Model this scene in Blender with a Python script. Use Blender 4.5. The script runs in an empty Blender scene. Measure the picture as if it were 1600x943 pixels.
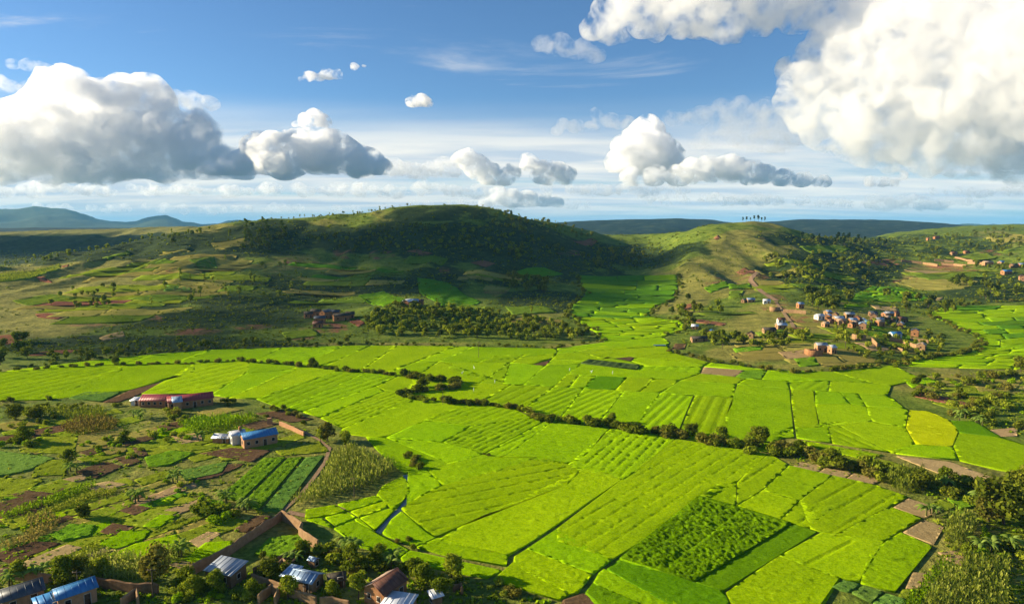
import bpy, bmesh, math, random
import numpy as np
from mathutils import Vector, Matrix, geometry

# ------------------------------------------------------------------ camera
scene = bpy.context.scene
col = scene.collection
F, CX, CY, PITCH, CAMH = 1067.0, 800.0, 471.5, math.radians(6.5), 60.0
cam_d = bpy.data.cameras.new('camera')
cam_d.sensor_width = 36.0
cam_d.lens = 36.0 * F / 1600.0
cam_d.clip_start = 1.0
cam_d.clip_end = 200000.0
cam = bpy.data.objects.new('camera', cam_d)
col.objects.link(cam)
cam.location = (0, 0, CAMH)
cam.rotation_euler = (math.pi / 2 - PITCH, 0, 0)
scene.camera = cam

# ------------------------------------------------------------------ light
SUN_EL = math.radians(17.0)
SUN_AZ = math.radians(-80.0)          # measured from +Y towards +X: low in the west, a little ahead of the camera
TO_SUN = Vector((math.sin(SUN_AZ) * math.cos(SUN_EL), math.cos(SUN_AZ) * math.cos(SUN_EL), math.sin(SUN_EL)))
sun_d = bpy.data.lights.new('sun', 'SUN')
sun_d.energy = 5.0
sun_d.angle = math.radians(0.55)
sun_d.color = (1.0, 0.85, 0.59)
sun = bpy.data.objects.new('sun', sun_d)
sun.rotation_euler = TO_SUN.to_track_quat('Z', 'Y').to_euler()
col.objects.link(sun)

world = bpy.data.worlds.new('World')
scene.world = world
world.use_nodes = True


def build_world():
    nt = world.node_tree
    nt.nodes.clear()
    N, L = nt.nodes.new, nt.links.new
    out = N('ShaderNodeOutputWorld')
    bg = N('ShaderNodeBackground')
    bg.inputs['Strength'].default_value = 0.064
    sky = N('ShaderNodeTexSky')
    sky.sky_type = 'NISHITA'
    sky.sun_disc = False
    sky.sun_elevation = SUN_EL
    sky.sun_rotation = SUN_AZ
    sky.altitude = 1200
    sky.air_density = 1.0
    sky.dust_density = 0.5
    sky.ozone_density = 4.0
    # thin high cloud: streaky noise laid out on a plane far overhead
    tc = N('ShaderNodeTexCoord')
    sep = N('ShaderNodeSeparateXYZ')
    L(tc.outputs['Generated'], sep.inputs[0])
    def M(op, a, b=None, clamp=False):
        m = N('ShaderNodeMath'); m.operation = op; m.use_clamp = clamp
        for i, v in enumerate((a, b)):
            if v is None:
                continue
            if isinstance(v, (int, float)):
                m.inputs[i].default_value = v
            else:
                L(v, m.inputs[i])
        return m.outputs[0]
    zc = M('MAXIMUM', sep.outputs[2], 0.0)
    zz = M('ADD', zc, 0.07)
    comb = N('ShaderNodeCombineXYZ')
    L(M('DIVIDE', sep.outputs[0], zz), comb.inputs[0])
    L(M('DIVIDE', sep.outputs[1], zz), comb.inputs[1])
    def noise(scale, detail, rough, dist, offs, sc=(1, 1, 1), rot=0.0):
        mp = N('ShaderNodeMapping')
        mp.inputs['Location'].default_value = offs
        mp.inputs['Rotation'].default_value = (0, 0, rot)
        mp.inputs['Scale'].default_value = sc
        L(comb.outputs[0], mp.inputs[0])
        n = N('ShaderNodeTexNoise')
        n.inputs['Scale'].default_value = scale
        n.inputs['Detail'].default_value = detail
        n.inputs['Roughness'].default_value = rough
        n.inputs['Distortion'].default_value = dist
        L(mp.outputs[0], n.inputs['Vector'])
        return n.outputs['Fac']
    def ramp(v, a, b):
        r = N('ShaderNodeMapRange'); r.interpolation_type = 'SMOOTHERSTEP'
        L(v, r.inputs['Value'])
        r.inputs['From Min'].default_value = a
        r.inputs['From Max'].default_value = b
        return r.outputs['Result']
    # wisps all over the sky, denser low down where they are seen edge-on
    wisp = ramp(noise(0.55, 9, 0.62, 0.6, (3.1, 7.7, 0), (1.0, 2.2, 1), 0.35), 0.56, 0.78)
    bank = ramp(noise(0.42, 8, 0.60, 0.3, (11.3, 2.2, 0), (0.5, 1.15, 1)), 0.22, 0.54)
    low = N('ShaderNodeMapRange'); low.interpolation_type = 'SMOOTHERSTEP'
    L(zc, low.inputs['Value'])
    low.inputs['From Min'].default_value = 0.185
    low.inputs['From Max'].default_value = 0.085
    bankf = M('MULTIPLY', bank, low.outputs['Result'])
    wispf = M('MULTIPLY', wisp, 0.55)
    fac = M('MAXIMUM', bankf, wispf)
    fac = M('MULTIPLY', fac, 0.92)
    # lit/greyer tone of that cloud
    tone = noise(0.8, 6, 0.55, 0.2, (5.0, 1.0, 0), (0.6, 1.6, 1))
    tr = N('ShaderNodeValToRGB')
    tr.color_ramp.elements[0].position = 0.38
    tr.color_ramp.elements[0].color = (4.4, 4.9, 5.5, 1)
    tr.color_ramp.elements[1].position = 0.60
    tr.color_ramp.elements[1].color = (7.6, 7.2, 6.4, 1)
    L(tone, tr.inputs[0])
    mix = N('ShaderNodeMix'); mix.data_type = 'RGBA'
    L(fac, mix.inputs['Factor'])
    tint = N('ShaderNodeMix'); tint.data_type = 'RGBA'; tint.blend_type = 'MULTIPLY'
    tint.inputs['Factor'].default_value = 1.0
    tint.inputs['B'].default_value = SKY_TINT
    L(sky.outputs[0], tint.inputs['A'])
    L(tint.outputs['Result'], mix.inputs['A'])
    L(tr.outputs[0], mix.inputs['B'])
    L(mix.outputs['Result'], bg.inputs['Color'])
    L(bg.outputs[0], out.inputs[0])


SKY_TINT = (0.78, 0.91, 1.0, 1)
build_world()

vs = scene.view_settings
vs.view_transform = 'Standard'
vs.look = 'None'
vs.gamma = 1.0
vs.use_curve_mapping = False
vs.exposure = 1.2
scene.cycles.use_denoising = True
scene.cycles.max_bounces = 18
scene.cycles.diffuse_bounces = 3
scene.cycles.transmission_bounces = 4
scene.cycles.volume_bounces = 18
scene.cycles.transparent_max_bounces = 8
scene.cycles.caustics_reflective = False
scene.cycles.caustics_refractive = False

# ------------------------------------------------------------------ noise (numpy)
def _hash(ix, iy, seed):
    h = np.asarray(ix).astype(np.int64).astype(np.uint32) * np.uint32(374761393)
    h = h + np.asarray(iy).astype(np.int64).astype(np.uint32) * np.uint32(668265263)
    h = h + np.uint32((seed * 974711 + 1013) & 0xffffffff)
    h = (h ^ (h >> np.uint32(13))) * np.uint32(1274126177)
    h = (h ^ (h >> np.uint32(15))) * np.uint32(2246822519)
    return (h ^ (h >> np.uint32(16))) * (1.0 / 4294967295.0)


def vnoise(x, y, seed=0):
    x = np.asarray(x, float); y = np.asarray(y, float)
    ix, iy = np.floor(x), np.floor(y)
    fx, fy = x - ix, y - iy
    fx = fx * fx * (3 - 2 * fx); fy = fy * fy * (3 - 2 * fy)
    a = _hash(ix, iy, seed); b = _hash(ix + 1, iy, seed)
    c = _hash(ix, iy + 1, seed); d = _hash(ix + 1, iy + 1, seed)
    return (a * (1 - fx) + b * fx) * (1 - fy) + (c * (1 - fx) + d * fx) * fy


def fbm(x, y, seed=0, octv=4, gain=0.5):
    s = 0; a = 1; n = 0
    for k in range(octv):
        s = s + a * (vnoise(x * 2 ** k + 17.3 * k, y * 2 ** k - 9.1 * k, seed + k) * 2 - 1)
        n += a; a *= gain
    return s / n


# ------------------------------------------------------------------ projection helpers
SP, CP = math.sin(PITCH), math.cos(PITCH)


def row_slope(row):
    u = (CY - np.asarray(row, float)) / F
    return (-SP + u * CP) / (CP + u * SP)


def pix_dir(px, py):
    r = (np.asarray(px, float) - CX) / F
    u = (CY - np.asarray(py, float)) / F
    dy = CP + u * SP
    return r / dy, (-SP + u * CP) / dy          # X/Y and dz/Y


def to_pix(X, Y, Z):
    X = np.asarray(X, float); Y = np.asarray(Y, float); Z = np.asarray(Z, float) - CAMH
    dep = Y * CP - Z * SP
    up = Y * SP + Z * CP
    return CX + F * X / dep, CY - F * up / dep


# ------------------------------------------------------------------ terrain
# one profile per picture column: (distance, picture row) or (distance, None, height)
def Z(y, z): return (y, None, z)
PROFILES = {
    -900: [Z(270, 0), Z(400, 5), Z(560, 20), Z(640, 24), Z(900, 4), Z(1200, 6), Z(1500, 46), Z(1800, 40), Z(2600, 20)],
    -300: [Z(272, 0), Z(340, 2), Z(400, 4), Z(480, 11), Z(560, 19), Z(610, 22), Z(680, 14), Z(950, 0), Z(1150, 4), Z(1500, 43), Z(1800, 36), Z(2600, 10)],
    0: [Z(285, 0), (340, 532), (400, 500), (480, 462), (560, 430), (610, 414), Z(680, 14), Z(950, 0), Z(1150, 4), (1500, 363), Z(1800, 36), Z(2600, 10)],
    100: [Z(295, 0), (350, 525), (420, 490), (500, 455), (600, 420), (690, 394), Z(760, 22), Z(1000, 2), Z(1200, 6), (1500, 360), Z(1800, 38), Z(2600, 10)],
    200: [Z(306, 0), (360, 518), (440, 480), (540, 440), (650, 405), (760, 377), Z(830, 30), Z(1050, 4), Z(1250, 10), (1500, 357), Z(1800, 40), Z(2600, 10)],
    300: [Z(316, 0), (370, 513), (460, 470), (570, 425), (690, 388), (820, 357), Z(900, 45), Z(1100, 15), (1500, 354), Z(1800, 40), Z(2600, 10)],
    400: [Z(324, 0), (380, 511), (470, 470), (580, 428), (700, 388), (860, 346), Z(960, 50), Z(1200, 20), Z(1600, 20), Z(2600, 10)],
    500: [Z(333, 0), Z(390, 2.5), (470, 478), (580, 436), (700, 398), (800, 365), (880, 340), Z(980, 55), Z(1300, 20), Z(2600, 10)],
    600: [Z(333, 0), Z(385, 3), Z(430, 8.5), Z(490, 8), (600, 424), (720, 385), (820, 350), (890, 328), Z(1000, 60), Z(1300, 20), Z(2600, 10)],
    700: [Z(333, 0), Z(385, 3), Z(430, 7.5), Z(500, 7), (600, 425), (700, 388), (800, 350), (890, 319), Z(1000, 65), Z(1300, 20), Z(2600, 10)],
    760: [Z(333, 0), Z(400, 3), Z(440, 5.5), Z(520, 6), (620, 424), (710, 388), (800, 353), (890, 323), Z(1000, 65), Z(1300, 20), Z(2600, 10)],
    800: [Z(330, 0), Z(400, 2), Z(500, 5), Z(600, 11), (700, 395), (800, 360), (880, 333), Z(980, 60), Z(1300, 20), Z(2600, 10)],
    850: [Z(332, 0), Z(420, 2), Z(520, 6), Z(620, 13), (720, 395), (820, 362), (920, 345), Z(1050, 50), Z(1400, 25), Z(2600, 10)],
    900: [Z(345, 0), Z(450, 2), Z(550, 5), Z(650, 13), (750, 398), (850, 372), (950, 354), Z(1100, 45), Z(1400, 30), Z(2600, 10)],
    950: [Z(360, 0), Z(500, 2), Z(600, 6), Z(700, 15), (800, 395), (900, 377), (1000, 368), Z(1200, 36), Z(1600, 20), Z(2600, 10)],
    1000: [Z(380, 0), Z(500, 2), Z(620, 6), Z(720, 14), (820, 395), (920, 379), (1020, 369), Z(1200, 36), Z(1600, 20), Z(2600, 10)],
    1050: [Z(350, 0), Z(480, 3), Z(580, 10), Z(680, 22), (780, 388), (880, 368), (950, 362), Z(1100, 40), Z(1500, 20), Z(2600, 10)],
    1100: [Z(300, 0), Z(360, 2.5), Z(440, 5), Z(540, 13), Z(640, 26), Z(740, 42), (860, 352), Z(1000, 48), Z(1400, 20), Z(2600, 10)],
    1150: [Z(290, 0), Z(350, 3), Z(440, 6), Z(540, 13), Z(650, 29), Z(750, 45), (860, 346), Z(1000, 52), Z(1400, 20), Z(2600, 10)],
    1175: [Z(287, 0), Z(345, 3.5), Z(435, 6.2), Z(530, 12), Z(635, 27), Z(745, 45), (865, 342), Z(1000, 52), Z(1400, 20), Z(2600, 10)],
    1200: [Z(285, 0), Z(340, 4), Z(430, 6.5), Z(520, 11), Z(620, 25), Z(740, 43), (870, 348), Z(1000, 50), Z(1400, 20), Z(2600, 10)],
    1250: [Z(280, 0), Z(330, 4.5), Z(420, 6.5), Z(500, 9), Z(600, 21), Z(720, 36), (880, 360), Z(1000, 42), Z(1400, 20), Z(2600, 10)],
    1300: [Z(277, 0), Z(320, 4), Z(400, 5.5), Z(480, 7), Z(560, 11), Z(680, 26), Z(800, 37), (900, 369), Z(1050, 35), Z(1400, 22), Z(2600, 10)],
    1350: [Z(279, 0), Z(320, 3.5), Z(400, 4.5), Z(480, 4), Z(560, 7), Z(680, 20), Z(820, 33), (950, 373), Z(1100, 34), Z(1500, 28), Z(2600, 10)],
    1400: [Z(285, 0), Z(330, 2), Z(400, 2), Z(480, 2), Z(560, 5), Z(660, 14), Z(780, 26), Z(900, 34), (1050, 375), (1250, 366), Z(1500, 40), Z(1800, 30), Z(2600, 10)],
    1450: [Z(300, 0), Z(400, .8), Z(480, 2), Z(560, 5), Z(650, 14), Z(770, 24), Z(900, 33), (1100, 373), (1350, 359), Z(1600, 44), Z(2600, 10)],
    1500: [Z(310, 0), Z(480, 2), Z(560, 6), Z(640, 14), Z(760, 22), Z(900, 31), (1100, 371), (1400, 354), Z(1700, 45), Z(2600, 10)],
    1600: [Z(310, 0), Z(480, 3), Z(560, 9), Z(650, 17), Z(760, 24), Z(900, 33), Z(1100, 45), (1450, 350), Z(1700, 50), Z(2600, 10)],
    1900: [Z(310, 0), Z(480, 3), Z(560, 9), Z(650, 17), Z(760, 24), Z(900, 33), Z(1100, 45), Z(1450, 58), Z(1700, 50), Z(2600, 10)],
}
RIDGE_NEAR = [(-900, 356), (800, 356), (860, 349), (900, 346), (950, 344), (1000, 342), (1050, 341), (1100, 342), (1130, 346), (1165, 351),
              (1200, 346), (1250, 343), (1300, 342), (1350, 343), (1400, 344), (1450, 347), (1480, 350), (1520, 353), (1600, 354), (2400, 354)]
RIDGE_FAR = [(-900, 333), (-100, 330), (0, 326), (20, 327), (40, 325), (60, 322), (75, 324), (90, 327), (110, 329), (130, 334), (155, 342),
             (180, 347), (215, 349), (235, 342), (250, 339), (265, 338), (280, 343), (290, 348), (320, 351), (345, 350), (360, 345), (375, 343),
             (395, 346), (410, 350), (500, 353), (1400, 353), (1550, 351), (1580, 350), (1610, 352), (2400, 352)]


def pchip(xs, ys, q):
    xs = np.asarray(xs, float); ys = np.asarray(ys, float)
    h = np.diff(xs); d = np.diff(ys) / h
    m = np.zeros_like(xs)
    for i in range(1, len(xs) - 1):
        if d[i - 1] * d[i] > 0:
            w1, w2 = 2 * h[i] + h[i - 1], h[i] + 2 * h[i - 1]
            m[i] = (w1 + w2) / (w1 / d[i - 1] + w2 / d[i])
    q = np.clip(q, xs[0], xs[-1])
    i = np.clip(np.searchsorted(xs, q, side='right') - 1, 0, len(xs) - 2)
    t = (q - xs[i]) / h[i]
    return ((1 + 2 * t) * (1 - t) ** 2 * ys[i] + t * (1 - t) ** 2 * h[i] * m[i] + t * t * (3 - 2 * t) * ys[i + 1] + t * t * (t - 1) * h[i] * m[i + 1])


TG = np.linspace(-1.7, 1.7, 681)
YG = np.geomspace(100, 2600, 420)
_cx = sorted(PROFILES)
_ct = np.array([(x - CX) / F for x in _cx])
_tab = []
for x in _cx:
    ys, zs = [100.0], [0.0]
    for k in PROFILES[x]:
        ys.append(k[0]); zs.append(k[2] if k[1] is None else CAMH + k[0] * float(row_slope(k[1])))
    _tab.append(pchip(ys, zs, YG))
_tab = np.array(_tab)
_H = np.empty((len(TG), len(YG)))
for j in range(len(YG)):
    _H[:, j] = pchip(_ct, _tab[:, j], TG)
_k = np.exp(-0.5 * (np.arange(-8, 9) / 3.0) ** 2); _k /= _k.sum()
_pad = np.pad(_H, ((8, 8), (0, 0)), mode='edge')
_H = sum(_k[i] * _pad[i:i + len(TG)] for i in range(17))
_EDGE = np.interp(TG, _ct, [PROFILES[x][0][0] for x in _cx])
_ly0, _lys = math.log(YG[0]), (math.log(YG[-1]) - math.log(YG[0])) / (len(YG) - 1)


def near_height(X, Y):
    Yc = np.maximum(Y, 60.0)
    t = np.clip(X / Yc, TG[0], TG[-1] - 1e-6)
    a = (t - TG[0]) / (TG[1] - TG[0]); i = np.clip(a.astype(int), 0, len(TG) - 2); fa = a - i
    b = np.clip((np.log(np.clip(Yc, 100.0, 2599.0)) - _ly0) / _lys, 0, len(YG) - 1.001); j = b.astype(int); fb = b - j
    return (_H[i, j] * (1 - fa) + _H[i + 1, j] * fa) * (1 - fb) + (_H[i, j + 1] * (1 - fa) + _H[i + 1, j + 1] * fa) * fb


def height(X, Y):
    X = np.asarray(X, float); Y = np.asarray(Y, float)
    sh = np.broadcast(X, Y).shape
    X = np.broadcast_to(X, sh).astype(float); Y = np.broadcast_to(Y, sh).astype(float)
    z = near_height(X, Y)
    a = np.clip(z / 22.0, 0, 1)
    z = z + a * (3.2 * fbm(X / 130, Y / 130, 3, 3) + 1.3 * fbm(X / 38, Y / 38, 8, 3)) + np.clip(z / 4, 0, 1) * 0.35 * fbm(X / 11, Y / 11, 21, 2)
    gul = 1.0 - np.abs(fbm(X / 48, Y / 150, 15, 3)) * 2.2
    z = z + a * np.clip(1.4 - z / 70, .3, 1) * 4.6 * (gul - .6)
    # farmed lower slopes are stepped into shallow terraces
    st = 1.5
    w = np.clip(z / 4, 0, 1) * np.clip((34 - z) / 10, 0, 1) * np.clip(0.5 + 1.6 * fbm(X / 170, Y / 170, 31, 2), 0, 1) * (Y < 1000)
    q = z / st + 0.25 * fbm(X / 60, Y / 60, 44, 2)
    fr = q - np.floor(q)
    z = z + w * st * (np.clip((fr - 0.72) / 0.28, 0, 1) - fr) * 0.5
    # far ridges
    Ys = np.maximum(Y, 1.0)
    px = CX + F * X / Ys
    for tab, yc, wd, sd in ((RIDGE_NEAR, 3600.0, 900.0, 61), (RIDGE_FAR, 9000.0, 2400.0, 71)):
        rows = np.interp(px, [p[0] for p in tab], [p[1] for p in tab])
        zc = CAMH + yc * row_slope(rows)
        d = (Y - yc) / wd
        b = np.exp(-d * d * 1.6)
        g = 1.0 - np.abs(fbm(X / (wd * 0.33), Y / (wd * 0.45), sd, 4)) * 1.5
        r = zc * b * (1 - 0.34 * (1 - b) * (1 - g) * 3) + (b * (1 - b)) * 24 * (g - 0.5)
        r = r + b * (wd / 900) ** 2 * 5.0 * fbm(X / (wd * .12), Y / (wd * .12), sd + 5, 4)
        z = np.where(Y > 1900, np.maximum(z, r), z)
    return z


_RY = np.geomspace(60, 15000, 1500)
_RT = np.linspace(-1.25, 1.25, 1251)
_RH = None


def ground_at(px, py):
    """walk picture rays to the terrain"""
    global _RH
    if _RH is None:
        T, YY = np.meshgrid(_RT, _RY, indexing='ij')
        _RH = height((T * YY).ravel(), YY.ravel()).reshape(T.shape)
    t, s = pix_dir(px, py)
    t = np.atleast_1d(t); s = np.atleast_1d(s)
    out = np.empty((len(t), 3))
    for c in range(0, len(t), 400):
        tt, ss = t[c:c + 400], s[c:c + 400]
        a = np.clip((tt - _RT[0]) / (_RT[1] - _RT[0]), 0, len(_RT) - 1.001); i = a.astype(int); fa = (a - i)[:, None]
        d = CAMH + ss[:, None] * _RY[None] - (_RH[i] * (1 - fa) + _RH[i + 1] * fa)
        hit = d <= 0
        k = np.where(hit.any(1), hit.argmax(1), len(_RY) - 1)
        k0 = np.maximum(k - 1, 0); ar = np.arange(len(tt))
        d0, d1 = d[ar, k0], d[ar, k]
        f = np.clip(d0 / np.maximum(d0 - d1, 1e-9), 0, 1)
        Y = _RY[k0] + (_RY[k] - _RY[k0]) * f
        out[c:c + 400] = np.stack([tt * Y, Y, height(tt * Y, Y)], 1)
    return out


def crest_at(px, y0=600, y1=1100):
    """the skyline point of the near hills in a picture column"""
    t = (px - CX) / F
    Y = np.linspace(y0, y1, 260); X = t * Y
    Zv = height(X, Y)
    k = int(np.argmin(to_pix(X, Y, Zv)[1]))
    return Vector((X[k], Y[k], Zv[k] - .1))


def at(px, py):
    p = ground_at(px, py)[0]
    return Vector(p)


# ------------------------------------------------------------------ object helpers
def tag(o, label=None, cat=None, group=None, kind=None):
    if label: o['label'] = label
    if cat: o['category'] = cat
    if group: o['group'] = group
    if kind: o['kind'] = kind
    return o


def link(name, data, parent=None, loc=None, rz=None):
    o = bpy.data.objects.new(name, data)
    col.objects.link(o)
    if parent is not None: o.parent = parent
    if loc is not None: o.location = loc
    if rz is not None: o.rotation_euler = (0, 0, rz)
    return o


def mesh_np(name, verts, faces, mats=(), smooth=False, mat_idx=None):
    """verts (n,3); faces list/array of equal or unequal polygons"""
    me = bpy.data.meshes.new(name)
    verts = np.asarray(verts, np.float32)
    if isinstance(faces, np.ndarray):
        n, k = faces.shape
        me.vertices.add(len(verts)); me.vertices.foreach_set('co', verts.ravel())
        me.loops.add(n * k); me.loops.foreach_set('vertex_index', faces.astype(np.int32).ravel())
        me.polygons.add(n)
        me.polygons.foreach_set('loop_start', np.arange(0, n * k, k, dtype=np.int32))
        me.polygons.foreach_set('loop_total', np.full(n, k, np.int32))
    else:
        me.from_pydata([tuple(v) for v in verts], [], [tuple(f) for f in faces])
    for m in mats: me.materials.append(m)
    if mat_idx is not None: me.polygons.foreach_set('material_index', np.asarray(mat_idx, np.int32))
    if smooth: me.polygons.foreach_set('use_smooth', np.ones(len(me.polygons), bool))
    me.update(calc_edges=True)
    me.validate()
    return me

# ------------------------------------------------------------------ materials
def new_mat(name):
    m = bpy.data.materials.new(name)
    m.use_nodes = True
    nt = m.node_tree
    nt.nodes.clear()
    return m, nt, nt.nodes.new, nt.links.new


def rgba(c): return (c[0], c[1], c[2], 1.0)


def ramp_node(nt, fac, stops):
    r = nt.nodes.new('ShaderNodeValToRGB')
    el = r.color_ramp.elements
    while len(el) < len(stops): el.new(0.5)
    for e, (p, c) in zip(el, stops):
        e.position = p; e.color = rgba(c)
    nt.links.new(fac, r.inputs[0])
    return r.outputs[0]


def tex_noise(nt, vec, scale, detail=4, rough=0.55, dist=0.0):
    n = nt.nodes.new('ShaderNodeTexNoise')
    n.inputs['Scale'].default_value = scale
    n.inputs['Detail'].default_value = detail
    n.inputs['Roughness'].default_value = rough
    n.inputs['Distortion'].default_value = dist
    if vec is not None: nt.links.new(vec, n.inputs['Vector'])
    return n.outputs['Fac']


def mixc(nt, fac, a, b, blend='MIX'):
    m = nt.nodes.new('ShaderNodeMix'); m.data_type = 'RGBA'; m.blend_type = blend
    for v, s in ((fac, 'Factor'), (a, 'A'), (b, 'B')):
        if isinstance(v, (int, float)): m.inputs[s].default_value = v
        elif isinstance(v, tuple): m.inputs[s].default_value = rgba(v)
        else: nt.links.new(v, m.inputs[s])
    return m.outputs['Result']


def mathn(nt, op, a, b=None, clamp=False):
    m = nt.nodes.new('ShaderNodeMath'); m.operation = op; m.use_clamp = clamp
    for i, v in enumerate((a, b)):
        if v is None: continue
        if isinstance(v, (int, float)): m.inputs[i].default_value = v
        else: nt.links.new(v, m.inputs[i])
    return m.outputs[0]


def maprange(nt, v, a, b, c=0.0, d=1.0):
    r = nt.nodes.new('ShaderNodeMapRange'); r.interpolation_type = 'SMOOTHSTEP'
    nt.links.new(v, r.inputs['Value'])
    for k, x in zip(('From Min', 'From Max', 'To Min', 'To Max'), (a, b, c, d)): r.inputs[k].default_value = x
    return r.outputs['Result']


def bump(nt, h, strength, dist):
    b = nt.nodes.new('ShaderNodeBump')
    b.inputs['Strength'].default_value = strength
    b.inputs['Distance'].default_value = dist
    nt.links.new(h, b.inputs['Height'])
    return b.outputs['Normal']


def surface(nt, color, rough=0.9, normal=None, spec=0.1, metal=0.0):
    p = nt.nodes.new('ShaderNodeBsdfPrincipled')
    o = nt.nodes.new('ShaderNodeOutputMaterial')
    if isinstance(color, tuple): p.inputs['Base Color'].default_value = rgba(color)
    else: nt.links.new(color, p.inputs['Base Color'])
    if isinstance(rough, (int, float)): p.inputs['Roughness'].default_value = rough
    else: nt.links.new(rough, p.inputs['Roughness'])
    p.inputs['Specular IOR Level'].default_value = spec
    p.inputs['Metallic'].default_value = metal
    if normal is not None: nt.links.new(normal, p.inputs['Normal'])
    nt.links.new(p.outputs[0], o.inputs[0])
    return p


def world_pos(nt):
    return nt.nodes.new('ShaderNodeNewGeometry').outputs['Position']


def terrain_material():
    m, nt, N, L = new_mat('hill_grassland')
    pos = world_pos(nt)
    at_ = N('ShaderNodeAttribute'); at_.attribute_name = 'cover'
    sep = N('ShaderNodeSeparateColor'); L(at_.outputs['Color'], sep.inputs[0])
    n1 = tex_noise(nt, pos, 0.018, 6, 0.62, 0.4)
    n2 = tex_noise(nt, pos, 0.11, 5, 0.65)
    n3 = tex_noise(nt, pos, 0.8, 4, 0.7)
    green = ramp_node(nt, n2, [(0.30, (0.06, 0.10, 0.010)), (0.52, (0.13, 0.18, 0.018)), (0.72, (0.22, 0.26, 0.034))])
    dry = ramp_node(nt, n2, [(0.30, (0.12, 0.125, 0.024)), (0.55, (0.245, 0.23, 0.045)), (0.75, (0.37, 0.31, 0.075))])
    scrub = ramp_node(nt, n2, [(0.35, (0.018, 0.034, 0.008)), (0.65, (0.055, 0.085, 0.018))])
    red = ramp_node(nt, n2, [(0.3, (0.20, 0.075, 0.035)), (0.7, (0.34, 0.15, 0.075))])
    def soft(ch, noise, w):
        return maprange(nt, mathn(nt, 'ADD', ch, mathn(nt, 'MULTIPLY', mathn(nt, 'SUBTRACT', noise, 0.5), w)), 0.34, 0.62)
    c = mixc(nt, soft(sep.outputs[0], n1, 1.6), green, dry)
    c = mixc(nt, soft(sep.outputs[1], n1, 2.2), c, scrub)
    nr = tex_noise(nt, pos, 0.035, 6, 0.7, 0.8)
    c = mixc(nt, soft(sep.outputs[2], nr, 1.5), c, red)
    c = mixc(nt, maprange(nt, sep.outputs[1], 1.2, 1.5), c, ramp_node(nt, n1, [(0.32, (0.003, 0.008, 0.006)), (0.55, (0.016, 0.030, 0.016)), (0.72, (0.075, 0.085, 0.04))]))  # far ridge: cloud shadow painted in as near-black land colour
    c = mixc(nt, 0.85, c, mixc(nt, maprange(nt, n3, .3, .7), (0.55, 0.55, 0.55), (1.45, 1.45, 1.45)), 'MULTIPLY')
    surface(nt, c, 0.95, bump(nt, tex_noise(nt, pos, 0.45, 5, 0.7), 0.9, 0.9), 0.05)
    return m


M_TERRAIN = terrain_material()

# land cover of the hills: (px, py, rx, ry, amount) blobs, R dry grass, G scrub, B bare red earth
DRY = [(150, 440, 170, 45, 1), (260, 400, 120, 32, .9), (60, 490, 100, 40, .8), (330, 365, 90, 18, .8), (1180, 390, 80, 36, .72), (1130, 430, 90, 40, .72),
       (1060, 455, 60, 40, .7), (1040, 485, 40, 30, .6), (1450, 430, 60, 20, .6), (1250, 400, 70, 25, .5), (470, 420, 80, 25, .45), (560, 410, 70, 20, .3),
       (1250, 510, 140, 40, .6), (1180, 545, 90, 25, .7), (1420, 520, 70, 30, .5), (1560, 375, 60, 18, .5), (860, 500, 80, 20, .35), (60, 355, 200, 10, .8),
       (640, 335, 80, 10, .5), (560, 350, 90, 10, .5), (1180, 350, 60, 10, .5), (620, 520, 60, 14, .4)]
SCRUB = [(690, 335, 100, 13, .62), (1080, 400, 40, 26, .5), (1215, 372, 40, 14, .5), (420, 370, 90, 26, .9), (600, 372, 130, 26, .85), (720, 380, 120, 34, .95), (830, 400, 90, 40, .95), (800, 365, 70, 24, .9), (250, 455, 90, 14, .5), (900, 400, 70, 30, .8),
         (1000, 400, 60, 20, .8), (300, 490, 220, 30, .7), (440, 460, 130, 30, .8), (560, 450, 100, 26, .7), (200, 540, 260, 16, .7), (150, 385, 330, 22, 1.0), (0, 390, 200, 24, 1.0),
         (1300, 420, 120, 36, .9), (1330, 380, 80, 12, 1.), (1450, 385, 150, 20, .6), (1550, 450, 80, 26, .7), (1450, 470, 90, 14, .5), (680, 440, 60, 30, .6), (850, 470, 80, 18, .8), (1080, 520, 50, 25, .5),
         (820, 435, 100, 14, .6), (930, 430, 60, 30, .5)]
EARTH = [(600, 398, 30, 9, .42), (650, 396, 26, 6, .42), (695, 424, 12, 10, .40), (775, 455, 24, 9, .45), (470, 410, 50, 10, .36), (1075, 482, 30, 8, .45), (1010, 465, 14, 6, .45), (1060, 503, 70, 7, .45), (1190, 374, 14, 6, .4),
         (1170, 432, 40, 12, .42), (1130, 440, 40, 10, .42), (500, 512, 50, 10, .45), (470, 527, 26, 7, .42), (90, 552, 50, 5, .36), (240, 500, 20, 9, .38), (890, 395, 26, 6, .4), (1480, 420, 70, 9, .45), (1440, 440, 60, 12, .42),
         (1560, 395, 40, 6, .4), (300, 519, 60, 7, .34), (420, 512, 60, 7, .34), (1390, 410, 50, 6, .42), (540, 395, 22, 11, .38), (1210, 475, 26, 20, .42), (150, 505, 60, 10, .36), (1250, 505, 60, 12, .4), (330, 420, 60, 14, .33), (1480, 500, 40, 8, .3)]


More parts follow.
